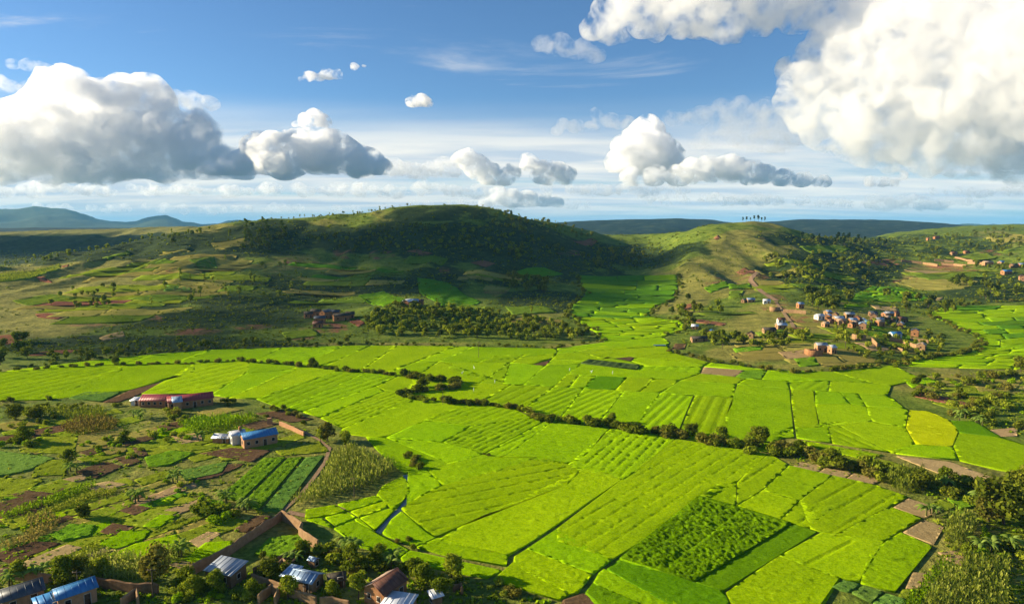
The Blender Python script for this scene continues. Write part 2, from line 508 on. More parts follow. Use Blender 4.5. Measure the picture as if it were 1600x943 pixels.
def cover_at(X, Y, Zv):
    px, py = to_pix(X, Y, Zv)
    out = np.zeros((len(X), 3))
    for k, L_ in enumerate((DRY, SCRUB, EARTH)):
        for (x, y, rx, ry, a) in L_:
            d = ((px - x) / rx) ** 2 + ((py - y) / ry) ** 2
            out[:, k] = np.maximum(out[:, k], a * np.clip(1.5 - d, 0, 1))
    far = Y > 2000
    out[far] = (0.0, 1.6, 0)  # over-full scrub value selects the painted cloud-shade tone
    out[Y > 6000] = (0.1, 0.85, 0)
    val = Y < np.interp(X / np.maximum(Y, 1), TG, _EDGE) + 10
    out[val] = np.maximum(out[val], (.46, 0, 0))
    mid = (Y > 1400) & (Y <= 2000) & (X < 0)
    out[mid] = (0.85, 0.1, 0)
    return out


def build_terrain():
    t = np.concatenate([np.linspace(-3.2, -1.0, 30)[:-1], np.arange(-1.0, 1.0, 0.0042), np.linspace(1.0, 3.2, 30)])
    Y = np.concatenate([np.geomspace(40, 262, 60)[:-1], np.geomspace(262, 1000, 300)[:-1], np.geomspace(1000, 2000, 100)[:-1],
                        np.geomspace(2000, 16000, 150)[:-1], np.geomspace(16000, 40000, 14)])
    T, YY = np.meshgrid(t, Y, indexing='ij')
    X = T * YY
    Zv = height(X.ravel(), YY.ravel()).reshape(X.shape)
    edge = np.interp(T, TG, _EDGE)
    nt_, ny = T.shape
    px = CX + F * T
    cls = np.full(T.shape, 0)                                   # 0 valley
    hill = (YY > edge + 12)
    cls[hill & (px < 440)] = 1
    cls[hill & (px >= 440) & (px < 1010)] = 2
    cls[hill & (px >= 1010) & (px < 1370)] = 3
    cls[hill & (px >= 1370)] = 4
    cls[(YY > 1050) & (px < 440)] = 5
    cls[YY > 2000] = 6
    cls[YY > 6000] = 7
    fc = cls[:-1, :-1]
    idx = np.arange(nt_ * ny).reshape(nt_, ny)
    quads = np.stack([idx[:-1, :-1], idx[1:, :-1], idx[1:, 1:], idx[:-1, 1:]], -1)
    V = np.stack([X.ravel(), YY.ravel(), Zv.ravel()], 1)
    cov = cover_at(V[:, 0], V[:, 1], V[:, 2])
    names = ['valley_ground', 'hill_left', 'hill_centre', 'hill_right', 'hill_far_right', 'plateau_ridge', 'far_hills', 'distant_mountains']
    labels = ['flat green valley floor between the fields and gardens', 'broad farmed hillside rising on the left of the valley',
              'dark green central hill with a rounded summit', 'grassy rounded hill behind the village', 'low scrubby hills along the right edge',
              'long flat topped ridge in shade behind the left hillside', 'blue wooded hills beyond the saddle, cloud shade painted into their colour', 'pale blue mountains on the far left horizon']
    for k, nm in enumerate(names):
        q = quads[fc == k]
        used, inv = np.unique(q.ravel(), return_inverse=True)
        me = mesh_np(nm, V[used], inv.reshape(-1, 4), [M_TERRAIN], True)
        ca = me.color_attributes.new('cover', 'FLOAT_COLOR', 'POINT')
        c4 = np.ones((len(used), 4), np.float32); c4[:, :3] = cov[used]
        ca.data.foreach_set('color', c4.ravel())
        tag(link(nm, me), labels[k], None, None, 'structure')
    # ground behind and beside the viewpoint
    a = 3.2 * 40
    v = [(-a, 40, -.01), (a, 40, -.01), (3000, -1500, 0), (-3000, -1500, 0), (-9000, 2800, -.02), (9000, 2800, -.02)]
    me = mesh_np('near_ground', v, [(0, 3, 2, 1), (0, 4, 3), (1, 2, 5)], [M_TERRAIN])
    tag(link('near_ground', me), 'grassy ground on the near side of the valley', None, None, 'structure')


build_terrain()

# ------------------------------------------------------------------ fields
def crop_material(name, lo, mid, hi, bump_s=0.6, scale=2.2, patch=0.06, var=0.10, rough=0.8):
    m, nt, N, L = new_mat(name)
    pos = world_pos(nt)
    n1 = tex_noise(nt, pos, scale, 4, 0.7)
    n2 = tex_noise(nt, pos, patch, 4, 0.6, 0.5)
    n = mathn(nt, 'ADD', mathn(nt, 'MULTIPLY', n1, 0.74), mathn(nt, 'MULTIPLY', n2, 0.26))
    c = ramp_node(nt, n, [(0.30, lo), (0.50, mid), (0.70, hi)])
    oi = N('ShaderNodeObjectInfo')
    hsv = N('ShaderNodeHueSaturation')
    L(c, hsv.inputs['Color'])
    L(maprange(nt, oi.outputs['Random'], 0, 1, 0.5 - 0.010, 0.5 + 0.005), hsv.inputs['Hue'])
    r2 = mathn(nt, 'FRACT', mathn(nt, 'MULTIPLY', oi.outputs['Random'], 7.13))
    L(maprange(nt, r2, 0, 1, 1 - var, 1 + var), hsv.inputs['Value'])
    surface(nt, hsv.outputs[0], rough, bump(nt, tex_noise(nt, pos, scale * 1.6, 4, 0.75), bump_s, 0.35), 0.0)
    return m


CROP = {
    'bright': crop_material('young_rice', (0.115, 0.23, 0.0008), (0.25, 0.42, 0.0012), (0.38, 0.555, 0.002)),
    'mid': crop_material('rice_leafy', (0.12, 0.235, 0.001), (0.225, 0.395, 0.0013), (0.33, 0.51, 0.0025)),
    'dark': crop_material('rice_dark', (0.055, 0.15, 0.001), (0.10, 0.225, 0.0015), (0.15, 0.31, 0.003)),
    'lumpy': crop_material('taro_leaves', (0.035, 0.10, 0.001), (0.13, 0.27, 0.001), (0.25, 0.44, 0.003), 0.9, 1.3),
    'striped': crop_material('dark_beds', (0.025, 0.05, 0.012), (0.06, 0.10, 0.025), (0.12, 0.17, 0.05)),
    'yellow': crop_material('ripening_rice', (0.30, 0.37, 0.001), (0.47, 0.55, 0.002), (0.58, 0.65, 0.004)),
    'brown': crop_material('dry_earth', (0.24, 0.165, 0.07), (0.37, 0.26, 0.115), (0.47, 0.35, 0.17)),
    'soil': crop_material('tilled_earth', (0.065, 0.040, 0.020), (0.125, 0.078, 0.038), (0.20, 0.13, 0.068)),
    'red': crop_material('red_earth', (0.15, 0.062, 0.03), (0.24, 0.105, 0.055), (0.33, 0.17, 0.095), 0.7, 1.0),
    'grass': crop_material('rough_grass', (0.10, 0.145, 0.008), (0.20, 0.26, 0.014), (0.32, 0.37, 0.03)),
    'drygrass': crop_material('dry_grass', (0.15, 0.14, 0.03), (0.27, 0.24, 0.05), (0.36, 0.30, 0.08)),
    'crop': crop_material('vegetable_leaves', (0.06, 0.15, 0.006), (0.13, 0.27, 0.010), (0.22, 0.38, 0.018), 0.9, 1.8),
    'bluecrop': crop_material('cabbage_leaves', (0.06, 0.13, 0.018), (0.12, 0.23, 0.032), (0.20, 0.33, 0.055), 0.9, 1.8),
    'hillgreen': crop_material('hill_crop', (0.07, 0.125, 0.010), (0.13, 0.20, 0.016), (0.21, 0.28, 0.03), 0.9, 0.9),
    'hilldark': crop_material('terrace_rice', (0.05, 0.14, 0.006), (0.10, 0.235, 0.008), (0.16, 0.32, 0.012), 0.7, 1.0),
}
CROP_H = {'striped': .8, 'bright': .31, 'mid': .31, 'dark': .36, 'lumpy': .62, 'yellow': .38, 'brown': .20, 'soil': .21, 'red': .18, 'grass': .22, 'drygrass': .20,
          'crop': .40, 'bluecrop': .34, 'hillgreen': .45, 'hilldark': .45}
CROP_R = {'striped': .12, 'bright': .075, 'mid': .075, 'dark': .08, 'lumpy': .27, 'yellow': .08, 'brown': .03, 'soil': .05, 'red': .05, 'grass': .12, 'drygrass': .08,
          'crop': .16, 'bluecrop': .10, 'hillgreen': .18, 'hilldark': .12}
FIELD_NAME = {'striped': 'vegetable_plot', 'bright': 'rice_field', 'mid': 'rice_field', 'dark': 'rice_field', 'lumpy': 'taro_field', 'yellow': 'rice_field', 'brown': 'earth_plot', 'soil': 'tilled_plot', 'red': 'red_earth_plot',
              'grass': 'grass_plot', 'drygrass': 'grass_plot', 'crop': 'vegetable_plot', 'bluecrop': 'vegetable_plot', 'hillgreen': 'crop_plot', 'hilldark': 'terrace_field'}
FIELD_LABEL = {'striped': 'dark striped vegetable beds in the far rice', 'bright': 'bright yellow green plot of young rice on the valley floor', 'mid': 'mid green rice plot among brighter ones', 'dark': 'dark green rice plot',
               'lumpy': 'dark green lumpy leafed field in the foreground', 'yellow': 'yellow ripening rice plot beside the scrub', 'brown': 'bare pale brown plot at the edge of the rice',
               'soil': 'dark freshly tilled plot', 'red': 'bare red earth plot', 'grass': 'rough grass plot', 'drygrass': 'dry grass plot', 'crop': 'leafy green vegetable plot',
               'bluecrop': 'blue green vegetable plot', 'hillgreen': 'green crop plot on the slope', 'hilldark': 'stepped green rice terrace'}


def poly_area(p):
    x, y = p[:, 0], p[:, 1]
    return 0.5 * np.sum(x * np.roll(y, -1) - np.roll(x, -1) * y)


def inset(poly, offs):
    """poly CCW (n,2); offs per edge i (i -> i+1)"""
    n = len(poly)
    out = []
    for i in range(n):
        p0, p1, p2 = poly[i - 1], poly[i], poly[(i + 1) % n]
        a = p1 - p0; b = p2 - p1
        la, lb = np.hypot(*a), np.hypot(*b)
        if la < 1e-6 or lb < 1e-6: continue
        na = np.array([-a[1], a[0]]) / la; nb = np.array([-b[1], b[0]]) / lb
        da, db = offs[i - 1], offs[i]
        cr = na[0] * nb[1] - na[1] * nb[0]
        if abs(cr) < 0.15:
            m = na * da + nb * db
            q = p1 + m * 0.5
        else:
            # solve na.x = da, nb.x = db
            x = (da * nb[1] - db * na[1]) / cr; y = (na[0] * db - nb[0] * da) / cr
            v = np.array([x, y]); l = np.hypot(x, y); mx = 3.0 * max(da, db)
            if l > mx: v *= mx / l
            q = p1 + v
        out.append(q)
    return np.array(out)


def in_poly(P, poly):
    x, y = P[:, 0], P[:, 1]
    c = np.zeros(len(P), bool)
    n = len(poly)
    for i in range(n):
        x0, y0 = poly[i]; x1, y1 = poly[(i + 1) % n]
        if y0 == y1: continue
        m = ((y0 > y) != (y1 > y)) & (x < (x1 - x0) * (y - y0) / (y1 - y0) + x0)
        c ^= m
    return c


NFIELD = [0]


def field(poly, typ, rows=None, name=None, h=None, cellk=1.0, level=None, label=None):
    """poly: world CCW outline; rows: (dx, dy, spacing, depth, width) furrows; level: fixed ground height"""
    NFIELD[0] += 1
    sd = NFIELD[0]
    if poly_area(poly) < 0: poly = poly[::-1]
    cen = poly.mean(0)
    Yc = max(cen[1], 90)
    cell = np.clip(0.0042 * Yc * cellk, 0.38, 4.0)
    H = CROP_H[typ] if h is None else h
    if typ == 'lumpy': cell *= .62
    R = CROP_R[typ] if h is None else min(CROP_R[typ], h * .35)
    if rows:
        dx, dy, sp, dep, wid = rows
    else:
        a = 0.4; dx, dy, sp, dep, wid = math.cos(a), math.sin(a), 0, 0, 0
    l = math.hypot(dx, dy); ux, uy = dx / l, dy / l
    U = poly @ np.array([ux, uy]); Vv = poly @ np.array([-uy, ux])
    us = np.arange(U.min(), U.max(), cell * (1.25 if rows else 1.0))
    if rows:
        vs_ = []
        k = math.floor(Vv.min() / sp)
        wid = min(wid, sp * .3)
        nin = max(1, int((sp - 2 * wid) / cell / 1.1))
        while k * sp < Vv.max() + sp:
            c0 = k * sp
            vs_ += [c0 - wid, c0, c0 + wid]
            for q in range(nin): vs_.append(c0 + wid + (sp - 2 * wid) * (q + 1) / (nin + 1))
            k += 1
        vs_ = np.array(sorted(vs_))
    else:
        vs_ = np.arange(Vv.min(), Vv.max(), cell)
    UU, VV = np.meshgrid(us, vs_, indexing='ij')
    UU = UU + (_hash(np.arange(UU.size), np.arange(UU.size) * 3, sd).reshape(UU.shape) - .5) * cell * .8
    if not rows: VV = VV + (_hash(np.arange(UU.size), np.arange(UU.size) * 7, sd + 9).reshape(UU.shape) - .5) * cell * .8
    P = np.stack([UU.ravel() * ux - VV.ravel() * uy, UU.ravel() * uy + VV.ravel() * ux], 1)
    small = inset(poly, [cell * 0.35] * len(poly))
    if len(small) >= 3: P = P[in_poly(P, small) & in_poly(P, poly)]
    # outline, subdivided
    B = []
    n = len(poly)
    for i in range(n):
        a, b = poly[i], poly[(i + 1) % n]
        m = max(1, int(np.hypot(*(b - a)) / (cell * 1.6)))
        for k in range(m): B.append(a + (b - a) * k / m)
    B = np.array(B); nb = len(B)
    allp = np.concatenate([B, P]) if len(P) else B
    cons = [(i, (i + 1) % nb) for i in range(nb)]
    vo, eo, fo, ov, oe, of = geometry.delaunay_2d_cdt([Vector(p) for p in allp], cons, [list(range(nb))], 1, 1e-4, True)
    if not fo: return None
    vo = np.array([v[:] for v in vo])
    isb = np.array([any(o < nb for o in ol) if ol else False for ol in ov])
    base = height(vo[:, 0], vo[:, 1]) if level is None else np.full(len(vo), level)
    z = np.full(len(vo), H)
    rn = _hash(np.round(vo[:, 0] * 50), np.round(vo[:, 1] * 50), sd)
    z = z + (rn - .5) * 2 * R + R * .25 * fbm(vo[:, 0] / 2.4, vo[:, 1] / 2.4, sd, 2)
    if rows:
        v = -vo[:, 0] * uy + vo[:, 1] * ux
        wob = 0.0
        ph = np.abs(v / sp - np.round(v / sp)) * sp
        gap = np.clip(fbm(vo[:, 0] / 9 + 3, vo[:, 1] / 9, sd + 5, 2) * .6 + 1.0, 0.7, 1)
        ed = np.full(len(vo), 1e9)
        for i in range(n):
            a, b = poly[i], poly[(i + 1) % n]; e = b - a
            tt = np.clip(((vo - a) @ e) / max(e @ e, 1e-9), 0, 1)
            ed = np.minimum(ed, np.hypot(*(vo - a - tt[:, None] * e).T))
        gap = gap * np.clip((ed - .25) / 1.2, 0, 1)
        z = z - dep * .72 * np.clip(1 - ph / max(wid, .05), 0, 1) * gap
    z = np.maximum(z, 0.06)
    z[isb] = H * .97
    top = np.column_stack([vo, base + z])
    faces = [list(f) for f in fo]
    # skirt: edges used once
    cnt = {}
    for f in faces:
        for i in range(len(f)):
            e = (f[i], f[(i + 1) % len(f)]); cnt[e] = cnt.get(e, 0) + 1
    rim = [e for e in cnt if (e[1], e[0]) not in cnt]
    ids = sorted({i for e in rim for i in e})
    mp = {i: len(top) + k for k, i in enumerate(ids)}
    low = top[ids].copy(); low[:, 2] = base[ids] - (0.25 if level is None else 1.6)
    V = np.concatenate([top, low])
    for a, b in rim: faces += [[b, a, mp[a]], [b, mp[a], mp[b]]]
    nm = name or FIELD_NAME[typ]
    me = mesh_np(nm, V, np.array(faces), [CROP[typ]])
    o = link(nm, me)
    tag(o, label or FIELD_LABEL[typ], None, None, 'structure')
    return o


# ---- the ditches and bunds that divide the rice, traced as polylines (picture points) -> planar graph -> fields
LINES = []


def ln(w, *pts): LINES.append((w, [tuple(map(float, p)) for p in pts]))


n_, f_, w_, s_, h_ = 0.14, 0.06, 0.32, 1.2, 1.6
# outline of the paddies
ln(n_, (-60, 586), (0, 581), (60, 576), (150, 563), (250, 553), (330, 547), (400, 545), (480, 542), (560, 540), (700, 541), (760, 543), (820, 545), (870, 545), (930, 540), (945, 536), (975, 531), (1035, 527),
   (1046, 535), (1040, 545), (1052, 552), (1080, 560), (1110, 567), (1165, 573), (1199, 579), (1250, 582), (1300, 581), (1370, 574), (1395, 571), (1425, 585), (1440, 592), (1400, 601), (1393, 603))
ln(n_, (1393, 603), (1387, 619), (1393, 622), (1413, 638), (1420, 642), (1450, 643), (1485, 658), (1522, 659), (1545, 676), (1568, 685), (1574, 701), (1600, 706), (1660, 714), (1660, 748), (1600, 742), (1560, 735), (1485, 717), (1399, 709), (1335, 698))
ln(n_, (1202, 709), (1236, 729), (1367, 758), (1419, 777), (1393, 793), (1442, 810), (1407, 832), (1458, 855), (1427, 892), (1399, 927), (1315, 904), (1289, 918), (1269, 943), (1266, 985), (960, 985), (935, 938), (910, 926),
   (890, 930), (875, 940), (835, 927), (780, 911), (765, 906), (630, 880), (625, 873), (560, 855), (520, 826), (475, 812), (477, 797), (525, 789), (587, 775), (597, 760), (625, 750), (632, 740))
ln(n_, (632, 740), (620, 732), (600, 715), (585, 700), (570, 682), (530, 677), (535, 670), (487, 647), (430, 635), (395, 622), (357, 622), (328, 617), (300, 614), (220, 616), (185, 629), (160, 629), (200, 611), (132, 611), (107, 621), (70, 625), (0, 627), (-60, 628), (-60, 586))
# the shrub-lined stream
ln(1.0, (-60, 583), (0, 581), (82, 576), (150, 572), (180, 571), (275, 569), (350, 565), (380, 565), (442, 570), (487, 574), (530, 579), (592, 584), (630, 589), (667, 594), (702, 597), (717, 602), (710, 609), (690, 610), (662, 611), (625, 619),
   (655, 625), (680, 628), (730, 632), (760, 634), (805, 639), (850, 659), (910, 664), (957, 668), (992, 674), (1057, 685), (1140, 699), (1202, 709))
ln(.8, (1202, 709), (1209, 684), (1255, 686), (1307, 695), (1335, 698))
# far half
ln(n_, (760, 599), (817, 602), (865, 605), (912, 607), (961, 610), (1000, 613), (1032, 614))
ln(w_, (1032, 614), (1042, 610), (1062, 595), (1094, 584), (1098, 574), (1110, 567))
ln(f_, (719, 600), (760, 599))
ln(f_, (797, 567), (785, 600)); ln(n_, (797, 567), (852, 572), (907, 569))
ln(n_, (845, 577), (819, 602)); ln(n_, (907, 569), (885, 585), (865, 605))
ln(f_, (797, 567), (750, 598)); ln(f_, (852, 572), (845, 577))
ln(n_, (885, 585), (932, 588), (980, 590), (1022, 591), (1064, 594))
ln(f_, (905, 587), (889, 606)); ln(n_, (932, 588), (914, 607)); ln(n_, (977, 590), (961, 610)); ln(f_, (1022, 591), (1000, 613))
ln(f_, (975, 612), (932, 662)); ln(n_, (1032, 614), (1010, 637), (991, 670)); ln(w_, (1086, 618), (1074, 642), (1057, 682)); ln(w_, (1151, 601), (1146, 625), (1132, 652), (1132, 697))
ln(f_, (1032, 614), (1085, 618), (1146, 621)); ln(n_, (1062, 595), (1105, 596), (1151, 601)); ln(n_, (1151, 601), (1166, 592))
ln(n_, (1096, 584), (1149, 589), (1164, 579)); ln(n_, (1098, 574), (1120, 571), (1164, 579))
ln(f_, (912, 607), (870, 660)); ln(f_, (865, 605), (815, 642)); ln(f_, (800, 601), (745, 632))
ln(n_, (1166, 592), (1149, 589)); ln(n_, (1164, 579), (1199, 579)); ln(n_, (1199, 579), (1240, 589), (1297, 594)); ln(f_, (1166, 592), (1232, 596), (1234, 607)); ln(n_, (1297, 595), (1294, 610)); ln(f_, (1232, 596), (1297, 595))
ln(f_, (1199, 579), (1190, 593))
ln(n_, (1151, 604), (1226, 608), (1312, 613), (1387, 619)); ln(f_, (1300, 583), (1367, 600), (1393, 603)); ln(f_, (1297, 595), (1367, 600))
ln(n_, (1146, 614), (1140, 640)); ln(n_, (1199, 612), (1199, 626), (1205, 684)); ln(w_, (1235, 610), (1235, 629), (1243, 684)); ln(w_, (1272, 612), (1272, 632), (1281, 669))
ln(n_, (1205, 669), (1281, 669), (1292, 660), (1363, 659)); ln(n_, (1312, 614), (1330, 632), (1353, 635), (1416, 640)); ln(n_, (1353, 635), (1356, 649), (1363, 659), (1415, 668)); ln(f_, (1341, 616), (1353, 635))
ln(f_, (1272, 632), (1330, 632)); ln(n_, (1292, 660), (1300, 694)); ln(f_, (1300, 664), (1392, 706))
ln(n_, (1420, 642), (1415, 669), (1430, 695), (1489, 699)); ln(n_, (1489, 699), (1489, 684), (1499, 675), (1485, 658)); ln(f_, (1430, 695), (1396, 703), (1399, 709)); ln(n_, (1489, 699), (1499, 719)); ln(n_, (1499, 679), (1542, 682), (1568, 685))
ln(f_, (1499, 712), (1600, 718), (1660, 722)); ln(n_, (1540, 703), (1548, 717)); ln(f_, (1496, 697), (1574, 701))
# far strip above the stream
ln(n_, (535, 542), (494, 559), (470, 574)); ln(w_, (526, 562), (492, 573)); ln(f_, (580, 541), (517, 568), (500, 576)); ln(f_, (649, 566), (712, 542)); ln(n_, (738, 543), (686, 565), (645, 590)); ln(f_, (695, 570), (720, 601))
ln(f_, (649, 566), (686, 567), (797, 567)); ln(f_, (600, 584), (649, 566)); ln(f_, (440, 545), (395, 565)); ln(f_, (330, 548), (270, 569)); ln(f_, (250, 553), (180, 571)); ln(f_, (620, 541), (560, 580))
ln(n_, (760, 555), (777, 556), (870, 553), (903, 549), (940, 541)); ln(f_, (712, 551), (760, 555)); ln(n_, (869, 553), (852, 572)); ln(f_, (777, 556), (745, 567)); ln(f_, (820, 555), (797, 567)); ln(f_, (870, 545), (870, 553))
ln(n_, (832, 569), (845, 561), (863, 562), (856, 570)); ln(n_, (906, 570), (920, 563), (1000, 572), (995, 579), (906, 570)); ln(n_, (940, 562), (957, 555), (993, 558), (986, 565), (940, 562))
ln(f_, (863, 562), (920, 563)); ln(f_, (903, 549), (940, 562)); ln(n_, (993, 558), (1060, 562), (1104, 570)); ln(n_, (995, 579), (1060, 582), (1094, 584)); ln(f_, (957, 555), (1052, 552)); ln(f_, (940, 541), (1000, 540), (1043, 541)); ln(f_, (1000, 572), (1098, 574))
ln(f_, (986, 565), (1010, 573))
# left half below the stream
ln(n_, (45, 583), (27, 597), (-10, 612)); ln(n_, (192, 571), (192, 579), (130, 597), (70, 625)); ln(n_, (305, 567), (305, 581), (285, 588), (262, 588), (200, 611)); ln(n_, (285, 589), (220, 614)); ln(f_, (390, 566), (390, 580), (330, 617))
ln(f_, (465, 572), (465, 578), (380, 578)); ln(n_, (465, 578), (417, 597), (380, 601), (350, 603)); ln(n_, (417, 597), (400, 607), (357, 622)); ln(f_, (465, 600), (400, 624)); ln(f_, (530, 579), (465, 600)); ln(n_, (570, 590), (505, 612), (447, 637))
ln(w_, (622, 590), (587, 604), (555, 614), (472, 643)); ln(w_, (601, 611), (502, 649)); ln(n_, (587, 604), (601, 611), (640, 615)); ln(f_, (555, 614), (560, 628))
ln(n_, (650, 625), (540, 670)); ln(w_, (662, 657), (602, 684), (580, 684), (570, 682)); ln(f_, (662, 657), (735, 667), (780, 652), (840, 654)); ln(f_, (730, 633), (662, 657)); ln(n_, (735, 667), (692, 692), (605, 685)); ln(n_, (692, 692), (732, 700), (755, 711)); ln(w_, (755, 711), (780, 696), (850, 660))
ln(f_, (862, 662), (785, 716)); ln(w_, (957, 668), (945, 676), (932, 695), (920, 710), (907, 720), (886, 726)); ln(n_, (886, 726), (872, 720), (842, 715), (785, 716), (755, 711)); ln(n_, (886, 726), (892, 732), (920, 734), (950, 740), (975, 751))
ln(n_, (1057, 685), (1022, 715), (1000, 735), (975, 751)); ln(n_, (910, 734), (900, 750), (890, 759)); ln(f_, (842, 715), (760, 744), (742, 747)); ln(n_, (885, 731), (852, 757), (742, 765)); ln(n_, (755, 711), (705, 727), (665, 733), (650, 735), (632, 740))
ln(n_, (662, 735), (692, 760)); ln(n_, (692, 760), (730, 750), (742, 747), (780, 737), (842, 716))
ln(f_, (602, 684), (640, 700), (705, 727)); ln(n_, (630, 687), (680, 695), (692, 692))
# stream in the near part
ln(s_, (632, 740), (645, 755), (647, 770), (625, 796), (605, 812), (590, 834), (597, 840), (617, 847), (645, 858), (685, 870), (780, 887), (795, 891))
ln(n_, (692, 760), (675, 765), (655, 775), (625, 796)); ln(w_, (625, 796), (650, 820), (672, 837), (685, 841)); ln(.75, (904, 744), (890, 759), (847, 775), (797, 795), (760, 807), (717, 822), (685, 841)); ln(f_, (685, 841), (692, 850), (780, 865), (800, 868)); ln(f_, (685, 841), (645, 858))
ln(.75, (975, 751), (937, 774), (900, 802), (847, 840), (812, 862), (799, 870), (795, 891), (765, 907)); ln(f_, (870, 826), (870, 847), (957, 877)); ln(.75, (1120, 755), (1090, 775), (1045, 810), (987, 857), (960, 877), (930, 900), (910, 926)); ln(n_, (1202, 709), (1172, 732), (1151, 755), (1120, 755))
ln(w_, (1090, 775), (1117, 786), (1150, 792), (1192, 809), (1238, 819), (1281, 832), (1206, 874), (1132, 926)); ln(n_, (965, 878), (1035, 895), (1085, 912), (1132, 926), (1160, 985)); ln(n_, (944, 890), (1010, 920), (1060, 943), (1110, 985)); ln(n_, (922, 910), (1000, 943), (1040, 985)); ln(n_, (1238, 819), (1197, 846), (1085, 911))
ln(f_, (820, 858), (930, 898)); ln(f_, (799, 875), (820, 895), (890, 929)); ln(f_, (1151, 755), (1151, 792)); ln(n_, (1232, 729), (1192, 766), (1151, 792)); ln(n_, (1249, 783), (1218, 812)); ln(f_, (1192, 766), (1249, 783), (1301, 797)); ln(n_, (1301, 797), (1264, 826)); ln(n_, (1281, 832), (1300, 839), (1381, 796))
ln(f_, (1300, 750), (1249, 783)); ln(f_, (1300, 839), (1384, 846)); ln(n_, (1407, 833), (1384, 846), (1358, 866), (1350, 884), (1343, 912)); ln(f_, (1215, 870), (1298, 901), (1315, 904)); ln(f_, (1381, 796), (1393, 793)); ln(f_, (960, 877), (930, 905))
# little paddies left of the near stream
ln(w_, (525, 789), (545, 800), (560, 810), (590, 834)); ln(w_, (505, 809), (545, 800), (610, 780)); ln(w_, (520, 826), (560, 810), (607, 795)); ln(w_, (555, 817), (597, 840)); ln(w_, (585, 777), (610, 780), (607, 795), (625, 796)); ln(n_, (612, 766), (640, 760)); ln(w_, (475, 812), (505, 809), (522, 820)); ln(f_, (645, 858), (625, 873))

# what grows in a field (a point inside it): type, furrow direction (two picture points), spacing m, depth m, half width m
SEED = [
    (955, 599, 'dark', None), (800, 585, 'mid', None), (835, 590, 'mid', None), (1150, 830, 'lumpy', ((992, 880), (1117, 790), 9.0, .55, .7)), (1180, 868, 'dark', None), (1060, 905, 'dark', None), (1000, 900, 'dark', None),
    (985, 920, 'mid', None), (955, 935, 'dark', None), (1040, 945, 'dark', None), (690, 674, 'mid', None), (410, 590, 'mid', None), (1455, 670, 'yellow', None), (1520, 668, 'dark', None), (1130, 725, 'bright', ((900, 830), (1000, 770), 3.4, .22, .26)),
    (1320, 648, 'mid', None), (1385, 630, 'mid', None), (1370, 650, 'mid', None), (1130, 581, 'brown', None), (240, 603, 'soil', None), (848, 566, 'soil', ((838, 568), (850, 561), 2.0, .15, .5)), (955, 571, 'striped', ((930, 575), (945, 565), 3.4, .7, 1.0)),
    (965, 560, 'soil', ((960, 564), (972, 556), 2.4, .15, .6)), (1320, 627, 'mid', None), (1345, 625, 'mid', None),
    (430, 620, 'bright', ((400, 624), (465, 600), 4.2, .3, .5)), (560, 650, 'bright', ((535, 660), (605, 632), 2.4, .35, .45)), (720, 690, 'bright', ((692, 692), (780, 655), 2.3, .40, .32)), (805, 688, 'bright', ((760, 697), (850, 657), 2.6, .40, .34)),
    (890, 690, 'bright', ((820, 680), (930, 686), 2.2, .22, .4)), (960, 715, 'bright', ((920, 732), (985, 675), 2.6, .42, .32)), (820, 735, 'bright', ((760, 744), (880, 722), 4.5, .38, .26)), (790, 760, 'bright', ((720, 790), (850, 755), 5.5, .25, .5)),
    (990, 800, 'bright', ((900, 830), (1000, 770), 3.4, .2, .5)), (1330, 790, 'bright', ((1270, 835), (1370, 775), 4.4, .42, .34)), (1240, 800, 'bright', ((1200, 815), (1250, 775), 4.6, .42, .32)), (1250, 855, 'bright', ((1240, 880), (1310, 845), 7.0, .45, .36)),
    (875, 635, 'bright', ((885, 645), (960, 612), 3.2, .45, .6)), (925, 630, 'bright', ((885, 645), (960, 612), 3.2, .4, .6)), (830, 625, 'bright', ((800, 632), (850, 608), 5.0, .35, .6)), (1040, 640, 'bright', ((1015, 660), (1060, 620), 3.0, .45, .6)),
    (1100, 640, 'bright', ((1075, 672), (1100, 625), 4.0, .4, .7)), (1265, 603, 'bright', ((1240, 608), (1262, 596), 4.0, .4, .8)), (1350, 690, 'bright', ((1290, 665), (1370, 700), 3.4, .3, .5)), (440, 558, 'bright', ((420, 570), (500, 545), 3.0, .35, .5)),
    (1050, 578, 'bright', ((1020, 580), (1030, 574), 4.5, .3, .7)), (130, 590, 'bright', ((60, 612), (160, 590), 6.0, .3, .6)), (340, 595, 'bright', ((320, 600), (380, 585), 6.0, .3, .6)), (760, 655, 'bright', ((740, 664), (800, 640), 3.0, .3, .5)),
    (540, 600, 'bright', ((465, 625), (560, 595), 4.0, .3, .5)), (1195, 750, 'bright', ((1172, 760), (1210, 735), 5, .42, .32)), (1270, 770, 'bright', ((1230, 790), (1290, 750), 5.5, .35, .6)), (1560, 690, 'mid', None), (990, 740, 'mid', None),
    (1300, 704, 'none', None), (1265, 692, 'none', None), (1180, 583, 'crop', None), (1330, 590, 'mid', None), (1090, 600, 'mid', None), (1130, 609, 'mid', None), (780, 568, 'mid', None), (890, 870, 'mid', None), (545, 837, 'mid', None), (720, 885, 'mid', None),
]


